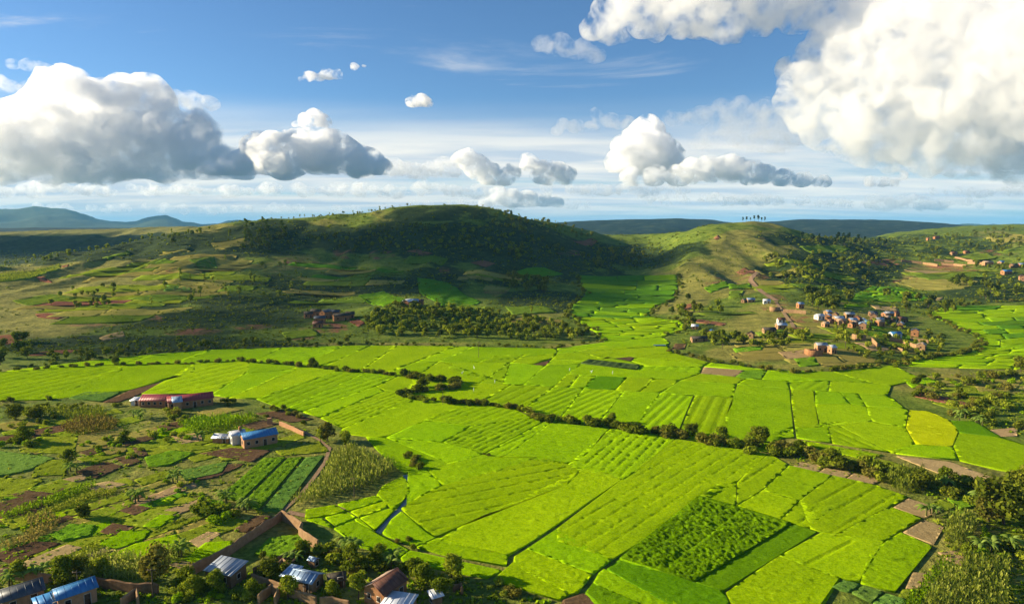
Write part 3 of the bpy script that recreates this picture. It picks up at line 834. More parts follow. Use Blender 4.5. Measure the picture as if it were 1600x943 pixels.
def planar_faces(lines):
    segs = []                                       # ax, ay, bx, by, width, line id
    pls = [[list(p) for p in pts] for _, pts in lines]
    allv = [(i, p) for i, pl in enumerate(pls) for p in pl]
    A = []
    for i, pl in enumerate(pls):
        for a, b in zip(pl[:-1], pl[1:]): A.append((*a, *b, i))
    A = np.array(A)
    for i, pl in enumerate(pls):                     # snap loose ends on to neighbouring lines
        for e, inner in ((0, 1), (-1, -2)):
            p = np.array(pl[e]); best = (4.0, None)
            for j, q in allv:
                if j == i: continue
                d = math.hypot(p[0] - q[0], p[1] - q[1])
                if d < best[0]: best = (d, q)
            if best[1] is not None:
                pl[e] = list(best[1]); continue
            m = A[:, 4] != i
            S = A[m]
            d = S[:, 2:4] - S[:, 0:2]; w = p - S[:, 0:2]
            t = np.clip((w * d).sum(1) / np.maximum((d * d).sum(1), 1e-9), 0, 1)
            q = S[:, 0:2] + d * t[:, None]
            dist = np.hypot(*(q - p).T)
            k = dist.argmin()
            if dist[k] < 9:
                v = q[k] - np.array(pl[inner]); v /= max(np.hypot(*v), 1e-6)
                pl[e] = list(q[k] + v * 0.6)
    for i, pl in enumerate(pls):
        for a, b in zip(pl[:-1], pl[1:]):
            if math.hypot(a[0] - b[0], a[1] - b[1]) > 1e-6: segs.append((*a, *b, lines[i][0]))
    S = np.array(segs)
    n = len(S)
    cuts = [[0.0, 1.0] for _ in range(n)]
    P, R_ = S[:, 0:2], S[:, 2:4] - S[:, 0:2]
    for i in range(n):
        r = R_[i]; q = P[i + 1:]; s = R_[i + 1:]
        if not len(q): break
        cr = r[0] * s[:, 1] - r[1] * s[:, 0]
        qp = q - P[i]
        with np.errstate(divide='ignore', invalid='ignore'):
            t = (qp[:, 0] * s[:, 1] - qp[:, 1] * s[:, 0]) / cr
            u = (qp[:, 0] * r[1] - qp[:, 1] * r[0]) / cr
        ok = (np.abs(cr) > 1e-9) & (t > -1e-6) & (t < 1 + 1e-6) & (u > -1e-6) & (u < 1 + 1e-6)
        for j in np.nonzero(ok)[0]:
            cuts[i].append(float(t[j])); cuts[i + 1 + j].append(float(u[j]))
    nodes = []; grid = {}
    def node(p):
        gx, gy = int(p[0] // 2.4), int(p[1] // 2.4)
        for dx in (-1, 0, 1):
            for dy in (-1, 0, 1):
                for k in grid.get((gx + dx, gy + dy), ()):
                    if math.hypot(nodes[k][0] - p[0], nodes[k][1] - p[1]) < 2.1: return k
        nodes.append((float(p[0]), float(p[1]))); grid.setdefault((gx, gy), []).append(len(nodes) - 1)
        return len(nodes) - 1
    E = {}
    for i in range(n):
        c = sorted(cuts[i]); ids = []
        for t in c:
            k = node(P[i] + R_[i] * t)
            if not ids or ids[-1] != k: ids.append(k)
        for a, b in zip(ids[:-1], ids[1:]):
            key = (min(a, b), max(a, b)); E[key] = max(E.get(key, 0), S[i, 4])
    adj = {}
    for a, b in E: adj.setdefault(a, set()).add(b); adj.setdefault(b, set()).add(a)
    st = [k for k in adj if len(adj[k]) == 1]
    while st:
        k = st.pop()
        for b in list(adj[k]):
            adj[b].discard(k); adj[k].discard(b)
            if len(adj[b]) == 1: st.append(b)
    order = {k: sorted(v, key=lambda b: math.atan2(nodes[b][1] - nodes[k][1], nodes[b][0] - nodes[k][0])) for k, v in adj.items() if v}
    seen = set(); faces = []
    for a in order:
        for b in order[a]:
            if (a, b) in seen: continue
            f = []; u, v = a, b
            while (u, v) not in seen:
                seen.add((u, v)); f.append(u)
                o = order[v]; k = o.index(u)
                u, v = v, o[k - 1]
            pts = np.array([nodes[k] for k in f])
            if len(f) >= 3 and poly_area(pts) > 25:
                ws = [E[(min(p, q), max(p, q))] for p, q in zip(f, f[1:] + f[:1])]
                faces.append((pts, ws))
    return faces


def is_simple(P):
    n = len(P)
    A, B = P, np.roll(P, -1, 0)
    for i in range(n):
        r = B[i] - A[i]
        for j in range(i + 2, n):
            if i == 0 and j == n - 1: continue
            s = B[j] - A[j]; cr = r[0] * s[1] - r[1] * s[0]
            if abs(cr) < 1e-12: continue
            q = A[j] - A[i]
            t = (q[0] * s[1] - q[1] * s[0]) / cr; u = (q[0] * r[1] - q[1] * r[0]) / cr
            if 0 < t < 1 and 0 < u < 1: return False
    return True


def to_world(pts):
    return ground_at(np.array([p[0] for p in pts]), np.array([p[1] for p in pts]))[:, :2]


def px_dir_world(a, b):
    w = to_world([a, b]); return w[1] - w[0]


def build_paddies():
    faces = planar_faces(LINES)
    used = set()
    for pts, ws in faces:
        typ, rows = 'bright', None
        for k, (x, y, t_, r_) in enumerate(SEED):
            if k not in used and in_poly(np.array([[x, y]], float), pts)[0]:
                typ = t_; used.add(k)
                if r_: d = px_dir_world(r_[0], r_[1]); rows = (d[0], d[1], r_[2], r_[3], r_[4])
                break
        if typ == 'none': continue
        W = to_world(pts); ws = list(ws)
        if poly_area(W) < 0: W = W[::-1]; ws = ws[::-1]; ws = ws[1:] + ws[:1]
        ym = W[:, 1].mean()
        offs = [max(w * (0.75 if w > .7 else 1), 0.0005 * ym * (1 if w < .25 else 1.5)) for w in ws]
        for k in (1, .6, .3, .1):
            I = inset(W, [o * k for o in offs])
            if len(I) >= 3 and is_simple(I): break
        else: print('not simple', pts.mean(0))
        W = I
        if len(W) < 3 or poly_area(W) < 4: continue
        field(W, typ, rows)
    print('paddies', len(faces), 'unused seeds', [SEED[k][:2] for k in range(len(SEED)) if k not in used])


build_paddies()

# ------------------------------------------------------------------ gardens, side valleys, hill plots
def plot(typ, pts, rows=None, grow=0.0, **kw):
    W = to_world([(float(a), float(b)) for a, b in pts])
    if poly_area(W) < 0: W = W[::-1]
    if grow: W = inset(W, [grow] * len(W))
    if rows:
        d = px_dir_world(rows[0], rows[1]); rows = (d[0], d[1], rows[2], rows[3], rows[4])
    return field(W, typ, rows, **kw)


def strips(typ, pts, rows, n):
    """a bed split lengthways is several beds: used for the vegetable plots with paths between"""
    plot(typ, pts, rows)


GARDEN = [
    ('bluecrop', [(108, 622), (135, 613), (188, 613), (158, 628)], ((120, 622), (170, 616), 2.0, .2, .4)), ('grass', [(70, 683), (122, 681), (116, 710), (32, 706)], None), ('bluecrop', [(0, 706), (86, 716), (42, 736), (-20, 748), (-20, 706)], None),
    ('soil', [(180, 716), (205, 712), (221, 722), (200, 729)], None), ('soil', [(118, 737), (165, 721), (192, 729), (150, 748)], None), ('bluecrop', [(280, 736), (357, 722), (346, 739), (290, 751)], ((300, 748), (345, 727), 1.8, .2, .4)),
    ('soil', [(352, 726), (383, 725), (337, 746), (300, 752)], None), ('crop', [(345, 776), (412, 717), (446, 715), (374, 785)], ((350, 780), (420, 718), 1.5, .22, .35)),
    ('crop', [(380, 787), (450, 717), (473, 715), (403, 798)], ((390, 792), (460, 717), 1.5, .22, .35)), ('bluecrop', [(408, 800), (478, 716), (506, 712), (487, 736), (437, 802)], ((420, 790), (460, 792), 1.3, .2, .3)),
    ('soil', [(312, 709), (360, 700), (423, 704), (396, 722)], ((320, 712), (400, 704), 1.6, .12, .4)), ('soil', [(240, 669), (285, 656), (301, 660), (263, 673)], None), ('brown', [(268, 682), (312, 676), (318, 688), (282, 695)], None),
    ('crop', [(226, 716), (268, 705), (305, 708), (262, 728), (232, 729)], None), ('grass', [(-20, 746), (66, 750), (32, 775), (-20, 778)], None), ('grass', [(46, 765), (95, 749), (131, 757), (92, 772)], None),
    ('soil', [(10, 775), (42, 766), (90, 773), (70, 779)], None), ('grass', [(96, 801), (195, 771), (206, 778), (111, 807)], None), ('grass', [(114, 809), (201, 781), (212, 787), (152, 813)], None), ('drygrass', [(206, 766), (260, 749), (268, 755), (216, 770)], None),
    ('brown', [(246, 771), (276, 758), (289, 762), (259, 775)], None), ('soil', [(180, 796), (205, 788), (236, 794), (211, 806)], ((190, 800), (215, 790), 1.5, .1, .3)), ('grass', [(190, 816), (231, 798), (281, 800), (226, 826)], None),
    ('mid', [(223, 823), (251, 805), (276, 807), (246, 826)], None), ('mid', [(244, 788), (262, 779), (277, 778), (268, 786), (249, 791)], None), ('soil', [(156, 831), (176, 818), (211, 823), (181, 841)], None),
    ('mid', [(156, 851), (190, 831), (236, 829), (221, 846), (181, 859)], None), ('mid', [(161, 873), (211, 851), (276, 836), (286, 851), (216, 876)], None), ('brown', [(295, 846), (325, 831), (346, 833), (313, 858)], ((300, 850), (330, 833), 1.6, .1, .4)),
    ('mid', [(286, 876), (321, 849), (363, 846), (359, 863), (329, 881)], None), ('brown', [(262, 883), (281, 877), (316, 881), (301, 894)], None), ('soil', [(-20, 870), (55, 846), (95, 849), (20, 881)], ((0, 875), (70, 850), 1.6, .1, .4)),
    ('brown', [(25, 883), (105, 851), (131, 856), (61, 887)], None), ('soil', [(-20, 886), (20, 882), (60, 889), (50, 898), (-20, 893)], None), ('soil', [(76, 901), (160, 863), (176, 861), (91, 906)], None),
    ('crop', [(398, 866), (421, 842), (470, 836), (488, 846), (441, 871)], ((400, 866), (450, 840), 1.6, .25, .4)), ('grass', [(430, 705), (500, 690), (515, 706), (440, 712)], None), ('drygrass', [(300, 640), (330, 634), (380, 640), (330, 652)], None),
    ('soil', [(400, 646), (440, 641), (490, 655), (455, 660)], None), ('grass', [(340, 700), (300, 705), (250, 700), (280, 690)], None), ('soil', [(207, 700), (225, 700), (232, 712), (215, 714)], None), ('crop', [(300, 800), (330, 782), (352, 785), (322, 806)], None),
    ('drygrass', [(160, 700), (195, 695), (200, 706), (165, 712)], None), ('grass', [(60, 720), (110, 718), (100, 742), (50, 744)], ((60, 740), (105, 722), 3, .1, .4)), ('grass', [(210, 750), (260, 735), (275, 742), (225, 760)], None),
    ('brown', [(130, 760), (170, 752), (200, 757), (150, 770)], None), ('crop', [(80, 838), (110, 820), (150, 822), (140, 838), (100, 846)], None), ('drygrass', [(250, 855), (275, 846), (292, 846), (262, 868)], None),
    ('soil', [(365, 828), (400, 806), (425, 806), (385, 832)], None), ('grass', [(0, 812), (30, 806), (60, 815), (20, 828)], None), ('crop', [(330, 815), (352, 803), (372, 806), (345, 822)], None),
    # right edge of the rice
    ('brown', [(1237, 731), (1249, 722), (1288, 730), (1274, 740)], ((1245, 735), (1280, 737), 1.2, .08, .3)), ('brown', [(1277, 740), (1290, 731), (1331, 739), (1318, 748)], ((1285, 740), (1320, 745), 1.2, .08, .3)), ('brown', [(1321, 749), (1334, 740), (1379, 748), (1366, 757)], ((1330, 748), (1368, 754), 1.2, .08, .3)),
    ('brown', [(1396, 793), (1420, 779), (1476, 797), (1444, 809)], ((1410, 795), (1450, 805), 1.2, .1, .35)), ('brown', [(1411, 832), (1444, 813), (1475, 823), (1459, 851)], ((1420, 835), (1465, 845), 1.0, .1, .3)), ('brown', [(1465, 863), (1490, 861), (1514, 869), (1501, 885), (1479, 873)], None),
    ('brown', [(1426, 895), (1462, 896), (1460, 916), (1415, 919)], None), ('bluecrop', [(1317, 908), (1345, 914), (1326, 926), (1300, 919)], ((1310, 918), (1335, 912), 1.0, .2, .3)), ('bluecrop', [(1331, 927), (1350, 916), (1380, 926), (1361, 942)], ((1340, 930), (1365, 922), 1.0, .2, .3)),
    ('bluecrop', [(1364, 944), (1384, 929), (1416, 938), (1410, 955), (1380, 955)], ((1370, 945), (1400, 935), 1.0, .2, .3)), ('brown', [(1401, 713), (1485, 722), (1580, 758), (1543, 763), (1488, 748)], ((1420, 716), (1560, 758), 1.5, .14, .45)),
    ('red', [(1426, 613), (1450, 614), (1478, 621), (1514, 630), (1510, 634), (1470, 629), (1428, 619)], None), ('brown', [(1546, 672), (1590, 668), (1589, 682), (1549, 681)], None), ('soil', [(880, 938), (911, 928), (948, 948), (940, 975), (870, 960)], ((890, 945), (925, 935), 1.1, .1, .35)),
    ('crop', [(1480, 780), (1530, 768), (1545, 785), (1500, 797)], None), ('grass', [(1448, 792), (1470, 780), (1495, 790), (1480, 798)], None), ('crop', [(1485, 800), (1520, 802), (1510, 815), (1480, 815)], None), ('grass', [(1410, 922), (1440, 920), (1420, 950), (1395, 945)], None),
    ('grass', [(1310, 712), (1390, 720), (1440, 738), (1400, 742), (1330, 725)], None), ('bright', [(1255, 689), (1300, 697), (1380, 712), (1340, 716), (1262, 696)], None), ('grass', [(1590, 700), (1660, 695), (1660, 712), (1600, 704)], None), ('drygrass', [(1520, 600), (1560, 592), (1600, 596), (1580, 612), (1530, 612)], None),
    ('drygrass', [(1440, 590), (1480, 585), (1510, 592), (1470, 602)], None), ('mid', [(1412, 594), (1450, 590), (1465, 597), (1425, 606)], ((1420, 600), (1455, 592), 2, .2, .4)),
]
HILLPLOTS = [
    ('hillgreen', [(-15, 442), (-15, 433), (60, 421), (95, 414), (92, 422), (40, 437)], None), ('hillgreen', [(160, 403), (200, 392), (204, 396), (170, 407)], None), ('red', [(55, 433), (70, 432), (86, 441), (72, 441)], None), ('red', [(95, 416), (108, 413), (106, 418)], None),
    ('hillgreen', [(242, 411), (258, 404), (280, 407), (270, 412)], None), ('hillgreen', [(295, 406), (335, 401), (340, 420), (312, 421)], ((300, 410), (335, 408), 4, .3, .8)), ('red', [(250, 425), (262, 419), (290, 420), (282, 426)], None),
    ('bluecrop', [(255, 456), (261, 446), (298, 448), (296, 456)], ((258, 452), (296, 453), 3, .3, .6)), ('hillgreen', [(200, 467), (255, 461), (300, 463), (250, 473)], None), ('red', [(55, 491), (75, 489), (105, 494), (90, 499), (60, 496)], None),
    ('red', [(-10, 525), (30, 522), (36, 535), (-10, 540)], None), ('brown', [(155, 528), (165, 524), (192, 517), (195, 526), (160, 533)], None), ('red', [(40, 555), (80, 548), (127, 546), (125, 550), (60, 556)], None), ('brown', [(162, 544), (178, 545), (176, 550), (162, 551)], None),
    ('hilldark', [(652, 434), (700, 442), (752, 472), (735, 479), (690, 478), (655, 456)], ((660, 450), (730, 455), 3.2, .4, .7)), ('hilldark', [(560, 462), (600, 455), (640, 470), (600, 480)], ((570, 465), (630, 466), 3.2, .4, .7)),
    ('hillgreen', [(1140, 455), (1162, 454), (1156, 465), (1138, 467)], None), ('hilldark', [(1138, 444), (1170, 443), (1175, 450), (1140, 452)], None), ('mid', [(1318, 474), (1355, 474), (1358, 479), (1320, 480)], None), ('brown', [(1440, 468), (1475, 464), (1470, 470)], None),
    ('brown', [(1358, 476), (1400, 478), (1405, 486), (1370, 484)], None), ('drygrass', [(1398, 441), (1440, 430), (1500, 432), (1530, 440), (1500, 452), (1440, 453)], ((1400, 442), (1500, 440), 5, .4, .9)), ('drygrass', [(1140, 553), (1200, 541), (1240, 543), (1231, 562), (1152, 562)], None),
    ('drygrass', [(1241, 549), (1268, 547), (1266, 556), (1238, 557)], None), ('drygrass', [(1277, 562), (1330, 559), (1341, 570), (1286, 573)], None), ('crop', [(1240, 561), (1272, 558), (1280, 571), (1250, 573)], None), ('crop', [(1145, 545), (1195, 540), (1190, 548), (1150, 551)], None),
    ('soil', [(1049, 546), (1055, 537), (1072, 537), (1069, 546)], None), ('red', [(1058, 481), (1085, 473), (1096, 477), (1070, 484)], None), ('hilldark', [(1100, 450), (1135, 440), (1140, 448), (1110, 458)], None), ('red', [(1060, 498), (1100, 500), (1135, 505), (1130, 509), (1090, 504)], None),
    ('red', [(735, 410), (755, 406), (774, 412), (760, 417)], None), ('red', [(636, 392), (652, 389), (668, 394), (655, 398)], None), ('red', [(895, 376), (925, 372), (935, 377), (915, 384)], None), ('red', [(545, 502), (560, 498), (572, 505), (560, 511)], None),
    ('hillgreen', [(700, 470), (760, 480), (740, 490), (690, 484)], None), ('hillgreen', [(790, 480), (850, 478), (870, 488), (800, 492)], ((800, 484), (860, 484), 4, .3, .8)), ('drygrass', [(880, 500), (830, 495), (780, 497), (800, 506), (870, 508)], None),
    ('hillgreen', [(440, 520), (490, 515), (500, 524), (450, 530)], None), ('hillgreen', [(20, 470), (80, 460), (120, 466), (50, 478)], ((30, 470), (100, 464), 4, .3, .8)), ('drygrass', [(330, 380), (380, 372), (395, 380), (340, 392)], None), ('drygrass', [(120, 455), (180, 445), (200, 452), (140, 464)], None),
    ('hillgreen', [(640, 400), (700, 405), (690, 415), (630, 410)], None), ('hilldark', [(800, 425), (850, 418), (880, 428), (820, 438)], ((800, 430), (870, 428), 4, .4, .8)), ('hillgreen', [(1480, 400), (1540, 395), (1560, 402), (1500, 408)], None), ('drygrass', [(1540, 372), (1600, 366), (1610, 378), (1560, 384)], None),
    ('hillgreen', [(1250, 385), (1310, 383), (1330, 390), (1270, 396)], None), ('red', [(1115, 372), (1122, 367), (1127, 372), (1120, 375)], None), ('hillgreen', [(1180, 520), (1225, 515), (1230, 523), (1190, 528)], None), ('red', [(1150, 425), (1165, 418), (1180, 426), (1160, 430)], None),
]


def mosaic(region, ang, cw, ch, seed, types, skip, share=1.0):
    """small plots filling a garden region around the traced ones"""
    r = random.Random(seed)
    reg = np.array(region, float)
    rp = np.array(region, float); rp2 = np.concatenate([rp + (np.roll(rp, -1, 0) - rp) * f for f in (0, .33, .66)])
    W = to_world(rp2)
    ca, sa = math.cos(ang), math.sin(ang)
    R = np.array([[ca, sa], [-sa, ca]])
    Q = W @ R.T
    occ = [np.array(g[1], float) for g in skip]
    y = Q[:, 1].min()
    while y < Q[:, 1].max():
        hgt = ch * r.uniform(.6, 1.5)
        x = Q[:, 0].min() - r.uniform(0, cw)
        while x < Q[:, 0].max():
            wid = cw * r.uniform(.5, 1.6)
            c = np.array([[x, y], [x + wid, y + r.uniform(-.6, .6)], [x + wid + r.uniform(-1, 1), y + hgt], [x + r.uniform(-1, 1), y + hgt + r.uniform(-.6, .6)]])
            x += wid
            P = c @ R
            cen = P.mean(0)
            if share < 1 and (vnoise(cen[0] / 60, cen[1] / 60, seed) * .7 + r.random() * .3) > share: continue
            px = np.column_stack(to_pix(P[:, 0], P[:, 1], height(P[:, 0], P[:, 1])))
            cp = px.mean(0)
            if not in_poly(px, reg).all(): continue
            test = np.concatenate([px, cp[None], (px + np.roll(px, -1, 0)) / 2, (px + cp) / 2])
            lo, hi = px.min(0), px.max(0)
            if any(in_poly(test, o).mean() > .7 for o in occ if not (o.max(0) < lo).any() and not (o.min(0) > hi).any()): continue
            t = r.choices([a for a, _ in types], [b for _, b in types])[0]
            rows = None
            if t in ('soil', 'brown', 'crop', 'bluecrop') and r.random() < .6: rows = (ca, sa, 1.5, .10, .35)
            field(inset(P, [r.uniform(.06, .2)] * 4), t, rows, h=.14 if cp[1] > 590 else .3)
        y += hgt


def lerp_poly(pl, f):
    d = np.concatenate([[0], np.cumsum([math.hypot(a[0] - b[0], a[1] - b[1]) for a, b in zip(pl[:-1], pl[1:])])]); d /= d[-1]
    return np.array([np.interp(f, d, [p[0] for p in pl]), np.interp(f, d, [p[1] for p in pl])])


def terraces(left, right, n, typf, seed, bow=2.0, split=2.5):
    rnd = random.Random(seed)
    def pt(v, u):
        a, b = lerp_poly(left, v), lerp_poly(right, v)
        p = a + (b - a) * u
        p[1] += bow * math.sin(u * math.pi) + 1.3 * math.sin(u * 9 + v * 31) * (0.4 + v * .2)
        return p
    for i in range(n):
        v0, v1 = i / n, (i + 1) / n
        cuts = [0.0]
        while cuts[-1] < 1: cuts.append(min(1.0, cuts[-1] + rnd.uniform(.22, .6)))
        for u0, u1 in zip(cuts[:-1], cuts[1:]):
            if u1 - u0 < .04: continue
            m = max(3, int((u1 - u0) * 16))
            bot = [pt(v0 + 0.02 / n, u0 + (u1 - u0) * k / m) for k in range(m + 1)]
            top = [pt(v1 - 0.06 / n, u0 + (u1 - u0) * k / m) for k in range(m + 1)]
            W = to_world(bot + top[::-1])
            if poly_area(W) < 0: W = W[::-1]
            W = inset(W, [0.22] * len(W))
            if len(W) < 3 or poly_area(W) < 6: continue
            field(W, typf(v0, rnd), None, cellk=1.1)


def build_gardens():
    for g in GARDEN + HILLPLOTS:
        plot(g[0], g[1], g[2])
    ty = [('grass', 40), ('bright', 6), ('drygrass', 12), ('crop', 13), ('brown', 9), ('soil', 14), ('mid', 7), ('bluecrop', 7)]
    d = px_dir_world((100, 800), (200, 770))
    mosaic([(-40, 740), (60, 742), (200, 732), (345, 755), (375, 785), (430, 806), (395, 838), (300, 893), (240, 905), (130, 905), (-40, 895)], math.atan2(d[1], d[0]), 12, 4.5, 3, ty, GARDEN)
    mosaic([(-40, 632), (70, 630), (110, 626), (190, 632), (260, 642), (330, 645), (400, 632), (470, 648), (520, 682), (505, 708), (410, 715), (345, 755), (200, 732), (60, 742), (-40, 740)], math.atan2(d[1], d[0]), 17, 7, 4, [('grass', 56), ('drygrass', 14), ('crop', 10), ('soil', 9), ('mid', 5), ('bluecrop', 5)], GARDEN)
    mosaic([(1430, 600), (1640, 575), (1640, 695), (1550, 668), (1490, 655), (1440, 635)], .3, 18, 9, 6, [('grass', 60), ('drygrass', 25), ('brown', 6)], GARDEN)
    mosaic([(1480, 765), (1640, 765), (1640, 960), (1420, 960), (1480, 880), (1490, 800)], .5, 9, 6, 7, [('grass', 60), ('soil', 10), ('brown', 12), ('crop', 12)], GARDEN)
    hl = [('grass', 34), ('drygrass', 38), ('hillgreen', 14), ('red', 2), ('brown', 4)]
    mosaic([(-40, 450), (100, 425), (240, 395), (330, 385), (420, 400), (430, 440), (330, 480), (180, 515), (-40, 535)], .12, 46, 17, 21, hl, GARDEN + HILLPLOTS, .62)
    mosaic([(430, 410), (560, 405), (640, 420), (640, 480), (560, 495), (430, 500)], -.05, 40, 15, 22, [('grass', 30), ('drygrass', 14), ('hillgreen', 22), ('hilldark', 18), ('red', 8)], GARDEN + HILLPLOTS, .5)
    mosaic([(690, 405), (880, 405), (900, 440), (880, 475), (780, 490), (700, 470)], -.1, 36, 14, 23, [('grass', 26), ('hillgreen', 22), ('hilldark', 24), ('red', 6), ('drygrass', 8)], GARDEN + HILLPLOTS, .5)
    mosaic([(1080, 430), (1170, 395), (1260, 410), (1400, 440), (1420, 480), (1250, 490), (1100, 500), (1060, 480)], .05, 34, 13, 24, [('grass', 34), ('drygrass', 30), ('hillgreen', 14), ('brown', 6)], GARDEN + HILLPLOTS, .45)
    mosaic([(1090, 505), (1260, 500), (1420, 510), (1520, 550), (1440, 570), (1300, 576), (1150, 566), (1075, 545)], .05, 20, 9, 25, [('grass', 40), ('drygrass', 26), ('crop', 10), ('brown', 6), ('hillgreen', 8)], GARDEN + HILLPLOTS, .55)
    mosaic([(1400, 395), (1640, 385), (1640, 465), (1500, 462), (1400, 440)], .08, 44, 18, 26, [('grass', 34), ('drygrass', 22), ('hillgreen', 14), ('red', 8), ('brown', 8)], GARDEN + HILLPLOTS, .5)
    terraces([(945, 534), (932, 521), (908, 506), (893, 494), (893, 478), (915, 462), (908, 445), (905, 430)], [(1043, 525), (1072, 514), (1066, 502), (1012, 494), (1020, 480), (1052, 470), (1060, 450), (1058, 428)], 22,
             lambda v, r: ('bright' if r.random() < .6 else 'mid') if v < .42 else ('hilldark' if r.random() < .8 else 'mid'), 5)
    terraces([(1402, 571), (1440, 561), (1505, 552), (1532, 545), (1530, 528), (1490, 508), (1450, 494), (1458, 485), (1485, 478)], [(1640, 577), (1640, 562), (1640, 548), (1640, 534), (1640, 520), (1640, 506), (1640, 494), (1640, 484), (1640, 475)], 17,
             lambda v, r: 'bright' if v < .35 or r.random() < .25 else ('mid' if r.random() < .6 else 'hilldark'), 9)
    terraces([(1318, 470), (1330, 462), (1350, 454), (1362, 447)], [(1450, 470), (1450, 463), (1430, 456), (1405, 448)], 7, lambda v, r: 'hilldark' if r.random() < .7 else 'mid', 12, 1.0)


build_gardens()


def water_material():
    m, nt, N, L = new_mat('still_water')
    pos = world_pos(nt)
    surface(nt, (0.03, 0.045, 0.035), 0.06, bump(nt, tex_noise(nt, pos, 1.5, 3), 0.05, 0.05), 0.5)
    return m


def ribbon(name, pts, w, z, mat, label):
    W = to_world(pts)
    W = np.array([W[0] + (W[-1] - W[0]) * 0] + list(W[1:]))
    V, Fq = [], []
    for i, p in enumerate(W):
        d = W[min(i + 1, len(W) - 1)] - W[max(i - 1, 0)]; d /= np.hypot(*d)
        n = np.array([-d[1], d[0]])
        ww = w if np.isscalar(w) else w[i]
        for s in (-1, 1):
            q = p + n * s * ww / 2
            V.append((q[0], q[1], float(height(q[0], q[1])) + z))
    for i in range(len(W) - 1): Fq.append((2 * i, 2 * i + 1, 2 * i + 3, 2 * i + 2))
    return tag(link(name, mesh_np(name, V, Fq, [mat])), label, None, None, 'structure')


M_WATER = water_material()
ribbon('stream', [(632, 742), (645, 756), (647, 770), (636, 783), (625, 796), (605, 812), (590, 834)], 1.3, .05, M_WATER, 'narrow ditch of still water between the little paddies')
ribbon('pond', [(1021, 541), (1030, 541), (1040, 541)], 2.6, .7, M_WATER, 'small pale pond at the edge of the rice below the village')
M_PATH = crop_material('footpath_earth', (0.20, 0.13, 0.07), (0.30, 0.20, 0.11), (0.38, 0.27, 0.16), 0.4, 1.5)
ribbon('dirt_road', [(1213, 470), (1203, 464), (1190, 456), (1180, 447), (1172, 438), (1178, 430), (1186, 424)], 4.0, .35, M_PATH, 'red dirt road climbing from the village to the grassy hill')
ribbon('footpath', [(1240, 512), (1237, 505), (1230, 497), (1224, 488), (1216, 478), (1212, 471)], 2.0, .3, M_PATH, 'pale footpath between the village houses')
ribbon('footpath', [(436, 806), (445, 795), (468, 775), (488, 750), (508, 722), (515, 700), (500, 688), (470, 672)], 1.0, .14, M_PATH, 'narrow earth path between the vegetable plots and the maize')
ribbon('footpath', [(600, 778), (560, 788), (520, 798), (480, 806), (450, 800)], 1.6, .12, M_PATH, 'bare earth path along the near edge of the maize')

# ------------------------------------------------------------------ plants
def leaf_material(name, lo, mid, hi, trans=0.35):
    m, nt, N, L = new_mat(name)
    g = N('ShaderNodeNewGeometry')
    oi = N('ShaderNodeObjectInfo')
    v = mathn(nt, 'ADD', mathn(nt, 'MULTIPLY', g.outputs['Random Per Island'], 0.6), mathn(nt, 'MULTIPLY', oi.outputs['Random'], 0.4))
    c = ramp_node(nt, v, [(0.1, lo), (0.5, mid), (0.95, hi)])
    d = N('ShaderNodeBsdfDiffuse'); t = N('ShaderNodeBsdfTranslucent'); mx = N('ShaderNodeMixShader'); o = N('ShaderNodeOutputMaterial')
    L(c, d.inputs['Color']); L(mixc(nt, 0.5, c, mixc(nt, 0.5, c, (0.9, 1.0, 0.2), 'MULTIPLY')), t.inputs['Color'])
    mx.inputs[0].default_value = trans
    L(d.outputs[0], mx.inputs[1]); L(t.outputs[0], mx.inputs[2]); L(mx.outputs[0], o.inputs[0])
    return m


LEAF = {
    'dark': leaf_material('leaf_dark', (0.040, 0.062, 0.006), (0.13, 0.16, 0.012), (0.27, 0.28, 0.022)),
    'mid': leaf_material('leaf_mid', (0.08, 0.12, 0.008), (0.20, 0.25, 0.014), (0.36, 0.39, 0.026)),
    'light': leaf_material('leaf_light', (0.16, 0.21, 0.012), (0.31, 0.36, 0.022), (0.46, 0.48, 0.05)),
    'olive': leaf_material('leaf_olive', (0.085, 0.085, 0.014), (0.19, 0.18, 0.024), (0.31, 0.27, 0.045)),
    'lime': leaf_material('leaf_lime', (0.15, 0.26, 0.004), (0.27, 0.42, 0.007), (0.40, 0.55, 0.012)),
    'banana': leaf_material('leaf_banana', (0.10, 0.17, 0.022), (0.21, 0.31, 0.04), (0.36, 0.46, 0.10), 0.4),
    'gold': leaf_material('reed_gold', (0.18, 0.15, 0.025), (0.32, 0.25, 0.05), (0.44, 0.34, 0.09)),
    'maize': leaf_material('leaf_maize', (0.17, 0.22, 0.016), (0.34, 0.39, 0.04), (0.56, 0.55, 0.13)),
    'pine': leaf_material('needle_pine', (0.012, 0.028, 0.010), (0.025, 0.050, 0.016), (0.045, 0.075, 0.022), .15),
}


def bark_material():
    m, nt, N, L = new_mat('bark')
    tc = N('ShaderNodeTexCoord')
    c = ramp_node(nt, tex_noise(nt, tc.outputs['Object'], 3.0, 5, .7), [(0.3, (0.05, 0.035, 0.022)), (0.7, (0.16, 0.12, 0.08))])
    surface(nt, c, 0.95, bump(nt, tex_noise(nt, tc.outputs['Object'], 8, 4), .6, .05), 0.05)
    return m


M_BARK = bark_material()


